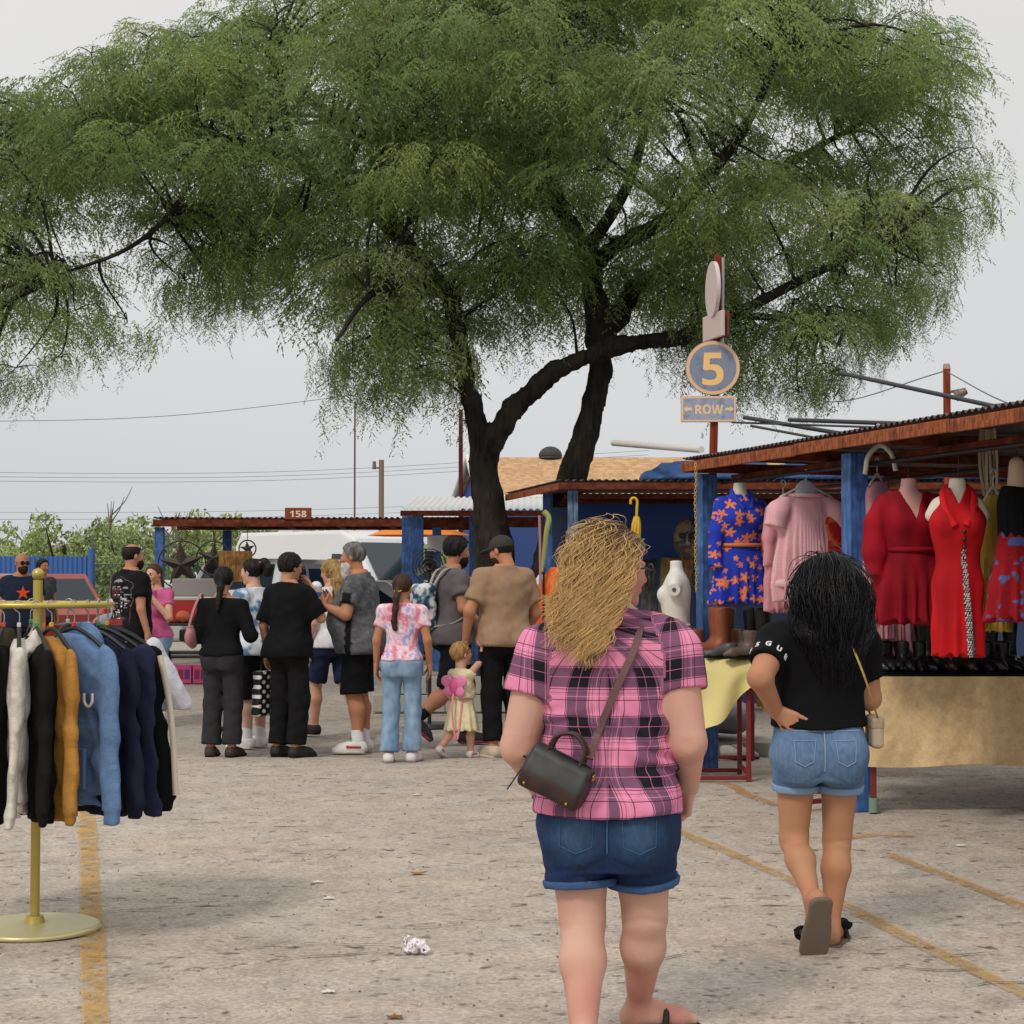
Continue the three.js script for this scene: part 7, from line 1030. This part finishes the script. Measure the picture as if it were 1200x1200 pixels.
{
  const t = thing('rose_skirt', 'red skirt with blue flowers under a black camisole on a hanger', 'dress', at(1192, 610, 10.45), 0.3);
  part('skirt', garment({ rows: [[-0.58, 0.2, 0.1, 0], [-0.3, 0.16, 0.09, 0], [-0.06, 0.115, 0.075, 0]], np: 12, pleat: 0.016, cell: 0.011, color: (x, y, z) => { const n = noise(x * 36, y * 36, z * 36); return n > 0.45 ? C('#5d6fb8', 0.85) : n > 0.36 ? C('#3b5a44', 0.8) : C('#a51d28', 0.85); } }), vmat(0.85), t);
  part('camisole', garment({ rows: [[-0.1, 0.125, 0.08, 0], [0.1, 0.13, 0.08, 0], [0.2, 0.1, 0.06, 0]], pleat: 0.004, color: () => C('#141416', 0.85) }), vmat(0.85), t); part('mannequin_neck', nets(cone([0, 0.16, 0], [0, 0.33, 0], 0.06, 0.045), [-0.1, 0.05, -0.1], [0.1, 0.4, 0.1], 0.014), mat(C('#d8b89c', 0.85), 0.5), t); cordTo(t, 0, 0.36, 2.24);
}
// dark red dress
{
  const t = thing('red_dress', 'dark red long sleeved dress with deep neckline on a pink mannequin', 'dress', at(1065, 610, 11.0), 0.12); mannequin(t, '#dba6a0', 1.05);
  part('dress', garment({ rows: [[-0.62, 0.25, 0.13, 0.0], [-0.4, 0.215, 0.13, 0], [-0.25, 0.175, 0.12, 0], [-0.17, 0.158, 0.11, 0], [-0.05, 0.175, 0.125, 0.012], [0.06, 0.18, 0.12, 0.01], [0.13, 0.165, 0.09, 0], [0.18, 0.13, 0.07, 0]], sleeves: [1, -1].map(s => [[s * 0.165, 0.11, 0, 0.055], [s * 0.215, -0.02, 0, 0.07], [s * 0.225, -0.2, 0.015, 0.075], [s * 0.235, -0.34, 0.03, 0.05]]), bust: 1, waist: -0.2, np: 11, pleat: 0.018, cell: 0.0095, color: (x, y, z) => cmix(C('#a81428', 0.82), C('#86101f', 0.8), 0.5 + noise(x * 16, y * 4, z * 16)), cut: (x, y, z) => z > -0.03 ? 0.105 - Math.abs(x) * 1.25 - (0.2 - y) * 0.52 : y > 0.165 ? 0.085 - Math.abs(x) : -1 }), vmat(0.8), t);
  part('waistband', new THREE.TorusGeometry(0.145, 0.016, 8, 40).scale(1.1, 0.8, 1).rotateX(Math.PI / 2).translate(0, -0.18, 0), mat(C('#971224', 0.82), 0.8), t); cordTo(t, 0, 0.26, 2.24);
}
// bright red halter dress with dotted strip
{
  const t = thing('halter_dress', 'bright red halter dress with black dotted strip on a white mannequin', 'dress', at(1122, 612, 10.55), -0.12); mannequin(t, '#e6dccb', 0.9);
  const dots = (x, y, z) => { const c = 0.02 + (-0.2 - y) * 0.075; if (z > 0 && y < -0.16 && Math.abs(x - c) < 0.012 + (-0.16 - y) * 0.018) { const u = (x - c) / 0.014, v = y / 0.014, w = ((Math.round(v) % 2) + 2) % 2 * 0.5; return Math.hypot(u - Math.round(u - w) - w, v - Math.round(v)) < 0.33 ? C('#e9e6e2', 0.9) : C('#141214', 0.9); } return cmix(C('#d21a22', 0.86), C('#b4151d', 0.84), 0.5 + noise(x * 14, y * 4, z * 14)); };
  part('dress', garment({ rows: [[-0.78, 0.148, 0.11, 0.0], [-0.55, 0.146, 0.115, 0], [-0.35, 0.146, 0.115, 0], [-0.2, 0.132, 0.105, 0], [-0.05, 0.16, 0.125, 0.014], [0.03, 0.165, 0.12, 0.012], [0.1, 0.13, 0.09, 0.01], [0.2, 0.075, 0.065, 0.0]], bust: 1, waist: -0.2, np: 9, pleat: 0.012, cell: 0.0062, color: dots, cut: (x, y, z) => z > -0.02 ? Math.min(0.06 - Math.abs(x) * 1.1 - (0.22 - y) * 0.5, 1) : -1 }), vmat(0.75), t);
  part('halter_collar', [1, -1].map(s => tube([V(s * 0.05, 0.21, -0.045), V(s * 0.085, 0.16, 0.03), V(s * 0.075, 0.06, 0.11), V(s * 0.03, -0.03, 0.15)], 0.024, 7, 18)), mat(C('#d81e26', 0.86), 0.75), t);
  for (const y of [-0.06, -0.105, -0.15]) part('button', new THREE.SphereGeometry(0.012, 12, 8).scale(1, 1, 0.5).translate(0.022, y, 0.15 - (y < -0.1 ? 0.018 : 0.004)), mat(C('#191416', 0.9), 0.4), t); cordTo(t, 0.01, 0.26, 2.24);
}
// belts and loose hangers
{
  const b = thing('hanging_belts', 'bunch of beige straps hanging from the stall roof', 'straps', at(1156, 500, 10.9)); for (let i = 0; i < 6; i++) part('strap', strapGeo([V(-0.03 + i * 0.012, 0.02, 0.01 * i), V(-0.045 + i * 0.018, -0.2, 0.012 * i), V(-0.02 + i * 0.008 + 0.02 * (i % 2), -0.42 - 0.03 * (i % 3), 0.01 * i)], 0.016, 0.004, V(1, 0, 0.3)), mat(C(['#bfae92', '#a8977c', '#c9bba2'][i % 3], 0.8), 0.7), b);
  const h1 = thing('white_hanger', 'empty white wooden hanger hung by the second blue post', 'hanger', at(1032, 530, 11.35)); part('bar', tube([V(-0.1, -0.14, 0), V(-0.075, -0.02, 0), V(0, 0.045, 0), V(0.06, -0.01, 0.03), V(0.085, -0.12, 0.05)], 0.016, 8, 24), mat(C('#d8d2c6', 0.85), 0.5), h1); part('hook', tube([V(0, 0.045, 0), V(0, 0.1, 0), V(0.02, 0.13, 0), V(0, 0.15, 0)], 0.005, 5, 14), steel, h1);
  const ch = thing('yellow_chain', 'thin yellow chain hanging down the first blue post', 'chain', at(815, 545, 13.4)); part('links', [...Array(40)].map((_, i) => place(new THREE.TorusGeometry(0.012, 0.004, 5, 10).scale(0.7, 1.2, 1), 0.004 * Math.sin(i * 0.4), -i * 0.024, 0, 0, i % 2 ? 1.57 : 0, 0)), mat(C('#c9ab3c', 0.85), 0.5), ch);
}
// footwear
function bootGeo(h, len, shaft) { const s = profile([[0.05, shaft * 0.95, shaft * 1.0, -0.05], [h * 0.4, shaft * 0.82, shaft * 0.95, -0.055], [h * 0.75, shaft, shaft * 1.12, -0.055], [h, shaft * 1.08, shaft * 1.25, -0.055]]); return nets((x, y, z) => { let d = s(x, y, z); const foot = cone([0, 0.055, -0.05], [0, 0.038, len * 0.5], 0.042, 0.036), toe = cone([0, 0.036, len * 0.45], [0, 0.026, len * 0.78], 0.034, 0.016), heel = cone([0, 0.0, -0.07], [0, 0.05, -0.065], 0.03, 0.034); d = smin(d, smin(foot(x, y, z), toe(x, y, z), 0.02), 0.04); d = smin(d, heel(x, y, z), 0.01); d = Math.max(d, -y, (y > h - 0.05 ? y - h + 0.45 * Math.abs(z + 0.055) - 0.02 : -1)); return d + 0.003 * noise(x * 30, y * 30, z * 30); }, [-0.1, -0.03, -0.16], [0.1, h + 0.05, len + 0.02], 0.013); }
const bootA = bootGeo(0.30, 0.22, 0.052), bootB = bootGeo(0.20, 0.2, 0.046), bootC = bootGeo(0.36, 0.2, 0.05), shoeA = bootGeo(0.1, 0.19, 0.042);
function shoes(name, lab, cat, geo, col, x, y, z, turn, grp, rough = 0.5) { const t = thing(name, lab, cat, [x, y, z], turn, grp); for (const s of [-1, 1]) { const b = part('boot', geo, mat(C(col, 0.82), rough), t); b.position.set(s * 0.062, 0, s * 0.012); part('sole', new RoundedBoxGeometry(0.075, 0.012, 0.26, 2, 0.005).translate(0, 0.0, 0.02), mat(C('#1c1512', 0.9), 0.8), b); } return t; }
// ---------- tables ----------
{
  // yellow-cloth table
  const Y = 0.9, x0 = 0.85, x1 = 1.84, z0 = -13.82, z1 = -13.2, red = mat(C('#8a2a2a', 0.8), 0.55);
  const t = thing('boot_table', 'red framed table under yellow cloth carrying the brown boots', 'table', [0, 0, 0]);
  part('table_top', box(x1 - x0, 0.03, z1 - z0, (x0 + x1) / 2, Y - 0.02, (z0 + z1) / 2), mat(C('#8a6a48', 0.7), 0.8), t);
  for (const x of [x0 + 0.06, x1 - 0.1]) for (const z of [z0 + 0.06, z1 - 0.03]) part('leg', box(0.035, Y - 0.04, 0.035, x, (Y - 0.04) / 2, z), red, t); for (const z of [z0 + 0.06, z1 - 0.03]) part('foot_bar', box(x1 - x0 - 0.2, 0.03, 0.03, (x0 + x1) / 2 - 0.02, 0.03, z), red, t); part('side_bar', box(0.03, 0.03, z1 - z0 - 0.14, x1 - 0.1, 0.065, (z0 + z1) / 2), red, t);
  const cloth = (() => { const n = 70, m = 60, P = [], U = [], I = [], W = x1 - x0 + 0.1, Dz = 0.62; for (let j = 0; j <= m; j++) for (let i = 0; i <= n; i++) { const u = i / n, x = x0 - 0.04 + u * W; const drop = lerp(0.52, 0.08, Math.pow(sst(0.5, 1.03, u), 1.2)) + 0.012 * Math.sin(u * 30), s = j / m * (Dz + drop); let z, y; if (s < Dz) { z = z0 + s; y = Y + 0.004 + 0.004 * noise(x * 6, z * 6, 1); } else { const q = s - Dz, k = q / drop; z = z1 + 0.012 + 0.03 * sst(0, 0.1, q) + k * (0.035 * Math.sin(u * 19 + k * 2) + 0.02 * noise(u * 9, k * 3, 4)) + 0.04 * k; y = Y - q + 0.004; } P.push(x + (s > Dz ? 0.02 * Math.sin(s * 8 + u * 5) * 0.5 : 0), y, z); U.push(x, s); } for (let j = 0; j < m; j++) for (let i = 0; i < n; i++) { const a = j * (n + 1) + i; I.push(a, a + n + 1, a + 1, a + 1, a + n + 1, a + n + 2); } const g = new THREE.BufferGeometry(); g.setAttribute('position', new THREE.BufferAttribute(new Float32Array(P), 3)); g.setAttribute('uv', new THREE.BufferAttribute(new Float32Array(U), 2)); g.setIndex(I); g.computeVertexNormals(); return g; })();
  single('yellow_tablecloth', cloth, mat(C('#efe19a', 0.88), 0.9, { side: THREE.DoubleSide }), 'pale yellow cloth draped unevenly over the boot table', 'tablecloth');
  const sidec = drape(0.6, 0.36, 4, 0.02, 0, 0.02, 50); const sc = single('ochre_tablecloth', sidec, mat(C('#c99a4c', 0.75), 0.9, { side: THREE.DoubleSide }), 'ochre cloth hanging from the side of the boot table', 'tablecloth'); sc.position.set(x1 + 0.06, Y - 0.01, (z0 + z1) / 2); sc.rotation.y = Math.PI / 2; 
  const Z = (px, d, y) => [gx(px, d), Y + 0.015, -d];
  const put = (lab, geo, col, px, d, turn, nm = 'cowboy_boots') => (geo === bootA ? (t => (t.scale.setScalar(1.22), t)) : (t => t))(shoes(nm, lab, 'boots', geo, col, gx(px, d), Y + 0.014, -d, turn, 'boots on the yellow table'));
  put('large reddish brown boots on the yellow cloth beside the blue post', bootA, '#96502f', 834, 13.45, -1.25); put('tan suede boots between the brown and black boots', bootB, '#b0804e', 858, 13.5, -1.0); put('black tall boots under the blue floral dress', bootA, '#232224', 880, 13.34, -0.95); put('grey brown ankle boots in front of the black boots', bootB, '#6b5a50', 868, 13.24, -1.2); put('brown low boots at the back of the yellow table', bootB, '#7a4a30', 806, 13.6, -1.1); put('dark navy boots behind the large brown boots', bootC, '#222a3c', 842, 13.68, -1.0); put('slate grey boots next to the large brown boots', shoeA, '#56585e', 845, 13.3, -1.2);
  // white torso on the table with patterned bottom
  const mt = thing('white_mannequin', 'armless white mannequin torso with shoulder joint standing on the boot table', 'mannequin', at(793, 700, 13.62).setY(Y + 0.47), -1.75); mannequin(mt, '#e3dfd8', 1.1); part('shoulder_disc', new THREE.CylinderGeometry(0.045, 0.045, 0.012, 28).rotateZ(Math.PI / 2).translate(0.213, 0.04, 0.0), mat(C('#d6d2cb', 0.9), 0.4), mt); part('joint', new THREE.CylinderGeometry(0.016, 0.016, 0.02, 16).rotateZ(Math.PI / 2).translate(0.214, 0.04, 0.0), mat(C('#55504c', 0.9), 0.4), mt);
  part('zebra_bottom', garment({ rows: [[-0.47, 0.165, 0.12, 0], [-0.32, 0.172, 0.118, 0], [-0.22, 0.15, 0.108, 0]], pleat: 0.004, color: (x, y, z) => Math.sin(y * 150 + 5 * noise(x * 16, y * 16, z * 16)) > 0.1 ? C('#e2683c', 0.88) : C('#efe6da', 0.9) }), vmat(0.8), mt);
  const bt = thing('rear_table', 'red framed low table behind the boot table', 'table', [1.35, 0, -14.75]); part('table_top', box(1.0, 0.03, 0.5, 0, 0.62, 0), mat(C('#5b4636', 0.7), 0.8), bt); for (const x of [-0.45, 0.62]) for (const z of [-0.22, 0.0]) part('leg', box(0.035, 0.6, 0.035, x, 0.3, z), red, bt); part('foot_bar', box(1.1, 0.03, 0.03, 0.08, 0.03, 0.0), red, bt);
  // below the table
  single('grey_sheet', nets((x, y, z) => Math.max(ell([0, 0.18, 0], [0.62, 0.16, 0.5])(x, y, z) + 0.05 * noise(x * 4, y * 5, z * 4), 0.02 - y), [-0.8, -0.02, -0.7], [0.8, 0.42, 0.7], 0.03, { slack: 0.1 }), mat(C('#8f8a96', 0.75), 0.9), 'grey purple sheet bundled under the boot table', 'sheet').position.set(1.45, 0.14, -15.4);
  shoes('silver_shoes', 'pair of silver shoes standing under the boot table', 'shoes', shoeA, '#cfcac0', 1.86, 0.01, -14.9, 0.9, undefined, 0.3);
  single('low_platform', box(1.5, 0.12, 0.9, 0, 0.06, 0), mat(C('#b0aba3', 0.75), 0.9), 'low grey wooden platform behind the boot table', 'platform').position.set(1.5, 0, -15.5);
}
{
  // table with tan cloth
  const Y = 0.885, X0 = 2.24, X1 = 3.9, Z1 = -11.42, Z0 = -12.3, t = thing('shoe_table', 'red legged table with tan plastic cloth carrying black shoes', 'table', [0, 0, 0]), red = mat(C('#7d2626', 0.8), 0.55);
  part('table_top', box(X1 - X0, 0.035, Z1 - Z0, (X0 + X1) / 2, Y - 0.02, (Z0 + Z1) / 2), mat(C('#1a1a1c', 0.85), 0.8), t);
  for (const x of [X0 + 0.06, X1 - 0.06]) for (const z of [Z0 + 0.05, Z1 - 0.04]) { part('leg', box(0.035, Y - 0.04, 0.035, x, (Y - 0.04) / 2, z), red, t); } part('caster', [cyl(0.03, 0.032, 0.09, X0 + 0.06, 0.055, Z1 - 0.04, 14)], mat(C('#7d9a86', 0.8), 0.7), t); for (const x of [X0 + 0.06, X1 - 0.06]) part('foot_bar', box(0.04, 0.03, Z1 - Z0 - 0.1, x, 0.035, (Z0 + Z1) / 2), red, t); part('foot_bar', place(box(0.62, 0.03, 0.04), X0 - 0.2, 0.06, Z1 - 0.25, 0, 0.6), red, t);
  const W = X1 - X0 + 0.04, n = 90, m = 24, P = [], U = [], I = []; for (let j = 0; j <= m; j++) for (let i = 0; i <= n; i++) { const u = i / n, k = j / m, x = X0 - 0.03 + u * W, h = 0.565 + 0.012 * Math.sin(u * 11); P.push(x, Y - 0.012 - k * h, Z1 + 0.012 + 0.008 * Math.sin(u * 26 + 1) * k + 0.014 * k * noise(u * 14, k * 2, 3) + 0.005 * noise(u * 40, k * 9, 7)); U.push(x, -k * h); } for (let j = 0; j < m; j++) for (let i = 0; i < n; i++) { const a = j * (n + 1) + i; I.push(a, a + n + 1, a + 1, a + 1, a + n + 1, a + n + 2); } const g = new THREE.BufferGeometry(); g.setAttribute('position', new THREE.BufferAttribute(new Float32Array(P), 3)); g.setAttribute('uv', new THREE.BufferAttribute(new Float32Array(U), 2)); g.setIndex(I); g.computeVertexNormals();
  const mott = dataTex(256, (u, v) => { const q = 0.93 + 0.015 * pnoise(u * 6, v * 6, 6, 31) + 0.035 * pnoise(u * 22, v * 22, 22, 32) + 0.04 * pnoise(u * 70, v * 70, 70, 33); return [q, q * 0.97, q * 0.92]; }, { srgb: true, rep: [1.2, 1.2] });
  single('tan_tablecloth', g, mat(C('#ecd4aa', 0.95), 0.75, { map: mott, side: THREE.DoubleSide }), 'mottled tan plastic cloth hanging across the front of the shoe table', 'tablecloth');
  const names = ['black lace-up boots at the near corner of the shoe table', 'scuffed black boots second along the shoe table', 'black ankle boots third along the shoe table', 'low black shoes in the middle of the shoe table', 'dark brown boots below the red halter dress', 'black shoes with shiny toe beside the brown boots', 'black low boots beside the tall pair', 'black shoes at the far end of the shoe table'];
  [[1032, bootB, '#1b1a1c'], [1048, bootB, '#232226'], [1066, bootB, '#19191c'], [1090, shoeA, '#1d1c1f'], [1120, bootB, '#33211b'], [1146, shoeA, '#202024'], [1170, bootB, '#1c1b1e'], [1196, shoeA, '#1d1d20']].forEach(([px, geo, col], i) => shoes('black_shoes', names[i], 'shoes', geo, col, gx(px, 11.62), Y + 0.006, -11.62, 0.15 - 0.3 * (i % 3 - 1), 'shoes on the tan cloth table', 0.4));
  [[1072, 'tall black boots standing behind the ankle boots'], [1176, 'tall dark grey boots under the red flowered skirt'], [1100, 'tall black boots behind the low shoes']].forEach(([px, lab], i) => shoes('tall_boots', lab, 'boots', bootC, '#232327', gx(px, 12.0), Y + 0.006, -12.0, 0.2, 'tall boots on the shoe table', 0.45));
  single('red_crate', box(0.2, 0.22, 0.2, 0, 0.11, 0, 0.02), mat(C('#b02a26', 0.85), 0.5), 'small red plastic crate on the ground behind the woman in black', 'crate').position.set(gx(958, 12.6), 0, -12.6);
}
// lower leg of a passer-by at the end of the shoe table
// ---------- gold clothes rack ----------
{
  const d = 7.68, cx = gx(45, d), cz = -d, gold = mat(C('#c9b55e', 0.85), 0.38, { metalness: 0.45 }), t = thing('clothes_rack', 'gold round clothes rack on a disc base full of sweatshirts', 'rack', [cx, 0, cz]), RY = 1.385, RR = 0.31;
  part('base', new THREE.LatheGeometry([[0, 0.004], [0.272, 0.004], [0.278, 0.012], [0.276, 0.024], [0.26, 0.03], [0.05, 0.036], [0, 0.036]].map(([a, b]) => new THREE.Vector2(a, b)), 64), mat(C('#d9cf9c', 0.85), 0.35, { metalness: 0.35 }), t); part('collar', cyl(0.035, 0.045, 0.03, 0, 0.05, 0, 24), gold, t);
  part('pole', cyl(0.02, 0.02, 1.46, 0, 0.76, 0, 24), gold, t); part('finial', [new THREE.SphereGeometry(0.026, 20, 14).translate(0, 1.515, 0)], gold, t); part('ring', new THREE.TorusGeometry(RR, 0.013, 12, 80).rotateX(Math.PI / 2).translate(0, RY, 0), gold, t);
  part('spoke', [0, 1.57].map(a => bar(V(Math.cos(a) * RR, RY, Math.sin(a) * RR), V(-Math.cos(a) * RR, RY, -Math.sin(a) * RR), 0.011, 10)), gold, t);
  // sweatshirts: x outwards along the shoulders, z the front
  const swe = (k, len, hood, short) => { const s1 = 13 * k; const body = profile([[-len, 0.215, 0.05, 0], [-len + 0.06, 0.222, 0.055, 0], [-0.4, 0.215, 0.06, 0], [-0.18, 0.21, 0.06, 0], [-0.09, 0.195, 0.05, 0], [-0.03, 0.11, 0.045, 0], [0, 0.075, 0.04, 0]], 2.6);
    const zf = 0.5, sl = [1, -1].map(s => short ? cone([s * 0.19, -0.09, 0], [s * 0.31, -0.34, 0.01], 0.06, 0.08) : cone([s * 0.185, -0.1, 0.0], [s * 0.25, -0.7, 0.03 / zf], 0.064, 0.054)), cu = [1, -1].map(s => cone([s * 0.25, -0.7, 0.03 / zf], [s * 0.252, -0.76, 0.032 / zf], 0.043, 0.04));
    return nets((x, y, z) => { let dd = body(x, y, z); const zz = z / zf, wv = 0.016 * noise(y * 6, s1, x > 0 ? 1 : 5); for (let i = 0; i < 2; i++) { if (short) dd = smin(dd, Math.max(sl[i](x, y, z), -0.36 - y), 0.02); else { const f = smin(Math.max(sl[i](x + wv, y, zz + wv) * 0.75, -0.715 - y), Math.max(cu[i](x + wv, y, zz + wv) * 0.75, -0.765 - y), 0.004); dd = Math.min(dd, f); } } if (hood) dd = smin(dd, smax(ell([0, -0.045, -0.05], [0.11, 0.09, 0.06])(x, y, z), -ell([0, 0.03, 0.01], [0.07, 0.06, 0.05])(x, y, z), 0.02), 0.02); if (dd > 0.06) return dd; const c = noise(x * 7 + y * 5 + s1, y * 9, z * 7); return dd + 0.012 * noise(x * 9 + s1, y * 4, z * 9) + 0.014 * Math.abs(c) + 0.010 * Math.abs(noise(x * 16 + y * 7, y * 6 + s1, z * 12 + 3)) + 0.005 * noise(x * 26, y * 8 + s1, z * 26) + (y < -len + 0.06 && Math.abs(x) < 0.2 ? 0.006 : 0); }, [-0.36, -Math.max(len, 0.79) - 0.03, -0.17], [0.36, 0.06, 0.17], 0.0105); };
  const G = [swe(1, 0.74, true), swe(2, 0.76, false), swe(3, 0.72, true), swe(4, 0.62, false, true)];
  const list = [[-30, 3, '#e8e8f2', 'white short sleeved shirt hanging on the clothes rack'], [8, 1, '#161618', 'black sweatshirt with cream sleeve stripe on the clothes rack'], [22, 0, '#2b2f4a', 'navy hooded sweatshirt next to the blue hoodie'], [34, 1, '#22263c', 'dark navy sweatshirt behind the blue hoodie'], [47, 2, '#6d8db8', 'slate blue hoodie with white horseshoe mark on the clothes rack'], [65, 1, '#c08a42', 'mustard yellow sweatshirt on the clothes rack'], [76, 1, '#19191a', 'black sweatshirt between the mustard and cream ones'], [89, 0, '#e6e0d4', 'cream hooded sweatshirt on the clothes rack'], [101, 1, '#1c1b1c', 'black sweatshirt on the other side of the cream hoodie'], [112, 0, '#4a4638', 'olive hooded sweatshirt on the clothes rack'], [125, 1, '#232326', 'charcoal sweatshirt beside the olive hoodie'], [165, 0, '#3a2f2c', 'dark brown hoodie at the far side of the rack'], [190, 1, '#222830', 'blue black sweatshirt at the back of the rack'], [220, 0, '#5b5a58', 'grey hoodie at the back of the rack'], [250, 1, '#151517', 'plain black sweatshirt behind the rack pole'], [280, 0, '#8f2f2c', 'dark red hoodie behind the rack pole'], [310, 1, '#1d1d22', 'black sweatshirt at the back beside the white shirt']];
  const clip = ['#d23a34', '#e0b52e', '#3fa05a', '#d8d8d8'];
  list.forEach(([deg, k, col, lab], i) => {
    const a = deg * Math.PI / 180, g = thing('hanging_sweatshirt', lab, 'sweatshirt', [cx + Math.cos(a) * RR, RY - 0.115, cz + Math.sin(a) * RR], -a + (deg > -5 && deg < 130 ? 0.26 : 0.05 * (i % 3 - 1)));
    part('garment', G[k], vmatCloth(col), g);
    part('hanger', [tube([V(-0.19, -0.075, 0), V(-0.09, -0.01, 0), V(0, 0.02, 0), V(0.09, -0.01, 0), V(0.19, -0.075, 0)], 0.009, 6, 20)], mat(C('#17171a', 0.85), 0.5), g);
    part('hook', tube([V(0, 0.02, 0), V(0, 0.085, 0), V(0, 0.1, 0.018), V(0, 0.13, 0.018), V(0, 0.136, -0.002), V(0, 0.122, -0.018)], 0.0028, 5, 22), steel, g); part('size_marker', box(0.016, 0.02, 0.016, 0, 0.036, 0, 0.004), mat(C(clip[i % 4], 0.85), 0.5), g);
    if (deg === 47) { const m = tube([V(-0.024, 0.02, 0), V(-0.02, -0.018, 0), V(0, -0.034, 0), V(0.02, -0.018, 0), V(0.024, 0.02, 0)], 0.006, 6, 24); let z = 0.12; part('horseshoe_mark', m.translate(0.155, -0.26, 0.07), mat(C('#e9e6de', 0.9), 0.8), g); part('front_pocket', place(new RoundedBoxGeometry(0.26, 0.17, 0.02, 3, 0.009), 0, -0.55, 0.055), vmatCloth(col), g); }
    if (deg === 8) part('stripe', tube([V(0.225, -0.1, 0.028), V(0.265, -0.3, 0.034), V(0.285, -0.5, 0.04), V(0.295, -0.69, 0.045)], 0.014, 6, 24), mat(C('#e0d6c2', 0.88), 0.9), g);
    if (deg === 89) part('print', [0, 1, 2].map(q => box(0.05, 0.012, 0.004, 0.1, -0.2 - q * 0.03, 0.062)), mat(C('#3a3f4a', 0.85), 0.8), g);
  });
}
function vmatCloth(hex) { return mat(C(hex, 0.86), 0.92, { map: clothTex(), bumpMap: clothTex(), bumpScale: 0.0006 }); }
function clothTex() { return clothTex.t ||= dataTex(256, (u, v) => { const n = 0.93 + 0.05 * pnoise(u * 90, v * 90, 90, 41) + 0.05 * pnoise(u * 18, v * 18, 18, 42); return [n, n, n]; }, { srgb: true, rep: [3, 3] }); }
// ---------- litter ----------
{
  const q = onGround(486, 1118), f = (x, y, z) => Math.abs(ell([0, 0.018, 0], [0.042, 0.024, 0.03])(x, y, z) + 0.022 * noise(x * 50, y * 50, z * 50) + 0.01 * noise(x * 110, y * 110, z * 110)) - 0.0035;
  single('crumpled_tissue', nets(f, [-0.08, -0.01, -0.08], [0.08, 0.07, 0.08], 0.0035), mat(C('#f2edf2', 0.92), 0.9), 'crumpled white tissue lying on the asphalt', 'tissue').position.copy(q).setY(0.012);
  const l = onGround(491, 1025); single('dry_leaf', nets((x, y, z) => Math.abs(y - 0.2 * x * x * 20 + 0.006 * noise(x * 40, 1, z * 40)) + Math.max(0, Math.hypot(x / 0.04, z / 0.014) - 1) * 0.02 - 0.0025, [-0.06, -0.02, -0.03], [0.06, 0.04, 0.03], 0.003), mat(C('#a9763a', 0.8), 0.8), 'curled dry brown leaf lying on the asphalt', 'leaf').position.copy(l).setY(0.008);
  [[372, 1035, '#e4e0da', 'white paper scrap beside the curled leaf'], [385, 1054, '#e4e0da', 'second thin white paper scrap on the asphalt'], [384, 1164, '#ded9d2', 'small white scrap near the bottom of the aisle'], [489, 932, '#dcd8d4', 'tiny white scrap in the middle of the aisle'], [440, 806, '#e2e0dc', 'white paper scrap behind the girl in jeans'], [536, 893, '#d9b13a', 'yellow bottle cap near the toddler'], [1125, 992, '#e6e2dc', 'white scrap near the shoe table'], [462, 1194, '#8a5a34', 'short brown twig near the tissue']].forEach(([px, py, col, lab]) => { const g = onGround(px, py); single('paper_scrap', nets((x, y, z) => Math.abs(y + 0.004 * noise(x * 60, 2, z * 60)) + Math.max(0, Math.max(Math.abs(x) / 0.022, Math.abs(z) / 0.012) - 1 + 0.4 * noise(x * 80, 5, z * 80)) * 0.02 - 0.002, [-0.04, -0.012, -0.03], [0.04, 0.012, 0.03], 0.003), mat(C(col, 0.9), 0.9), lab, 'litter', 'litter on the asphalt').position.copy(g).setY(0.009); });
}
renderer.render(scene, camera);
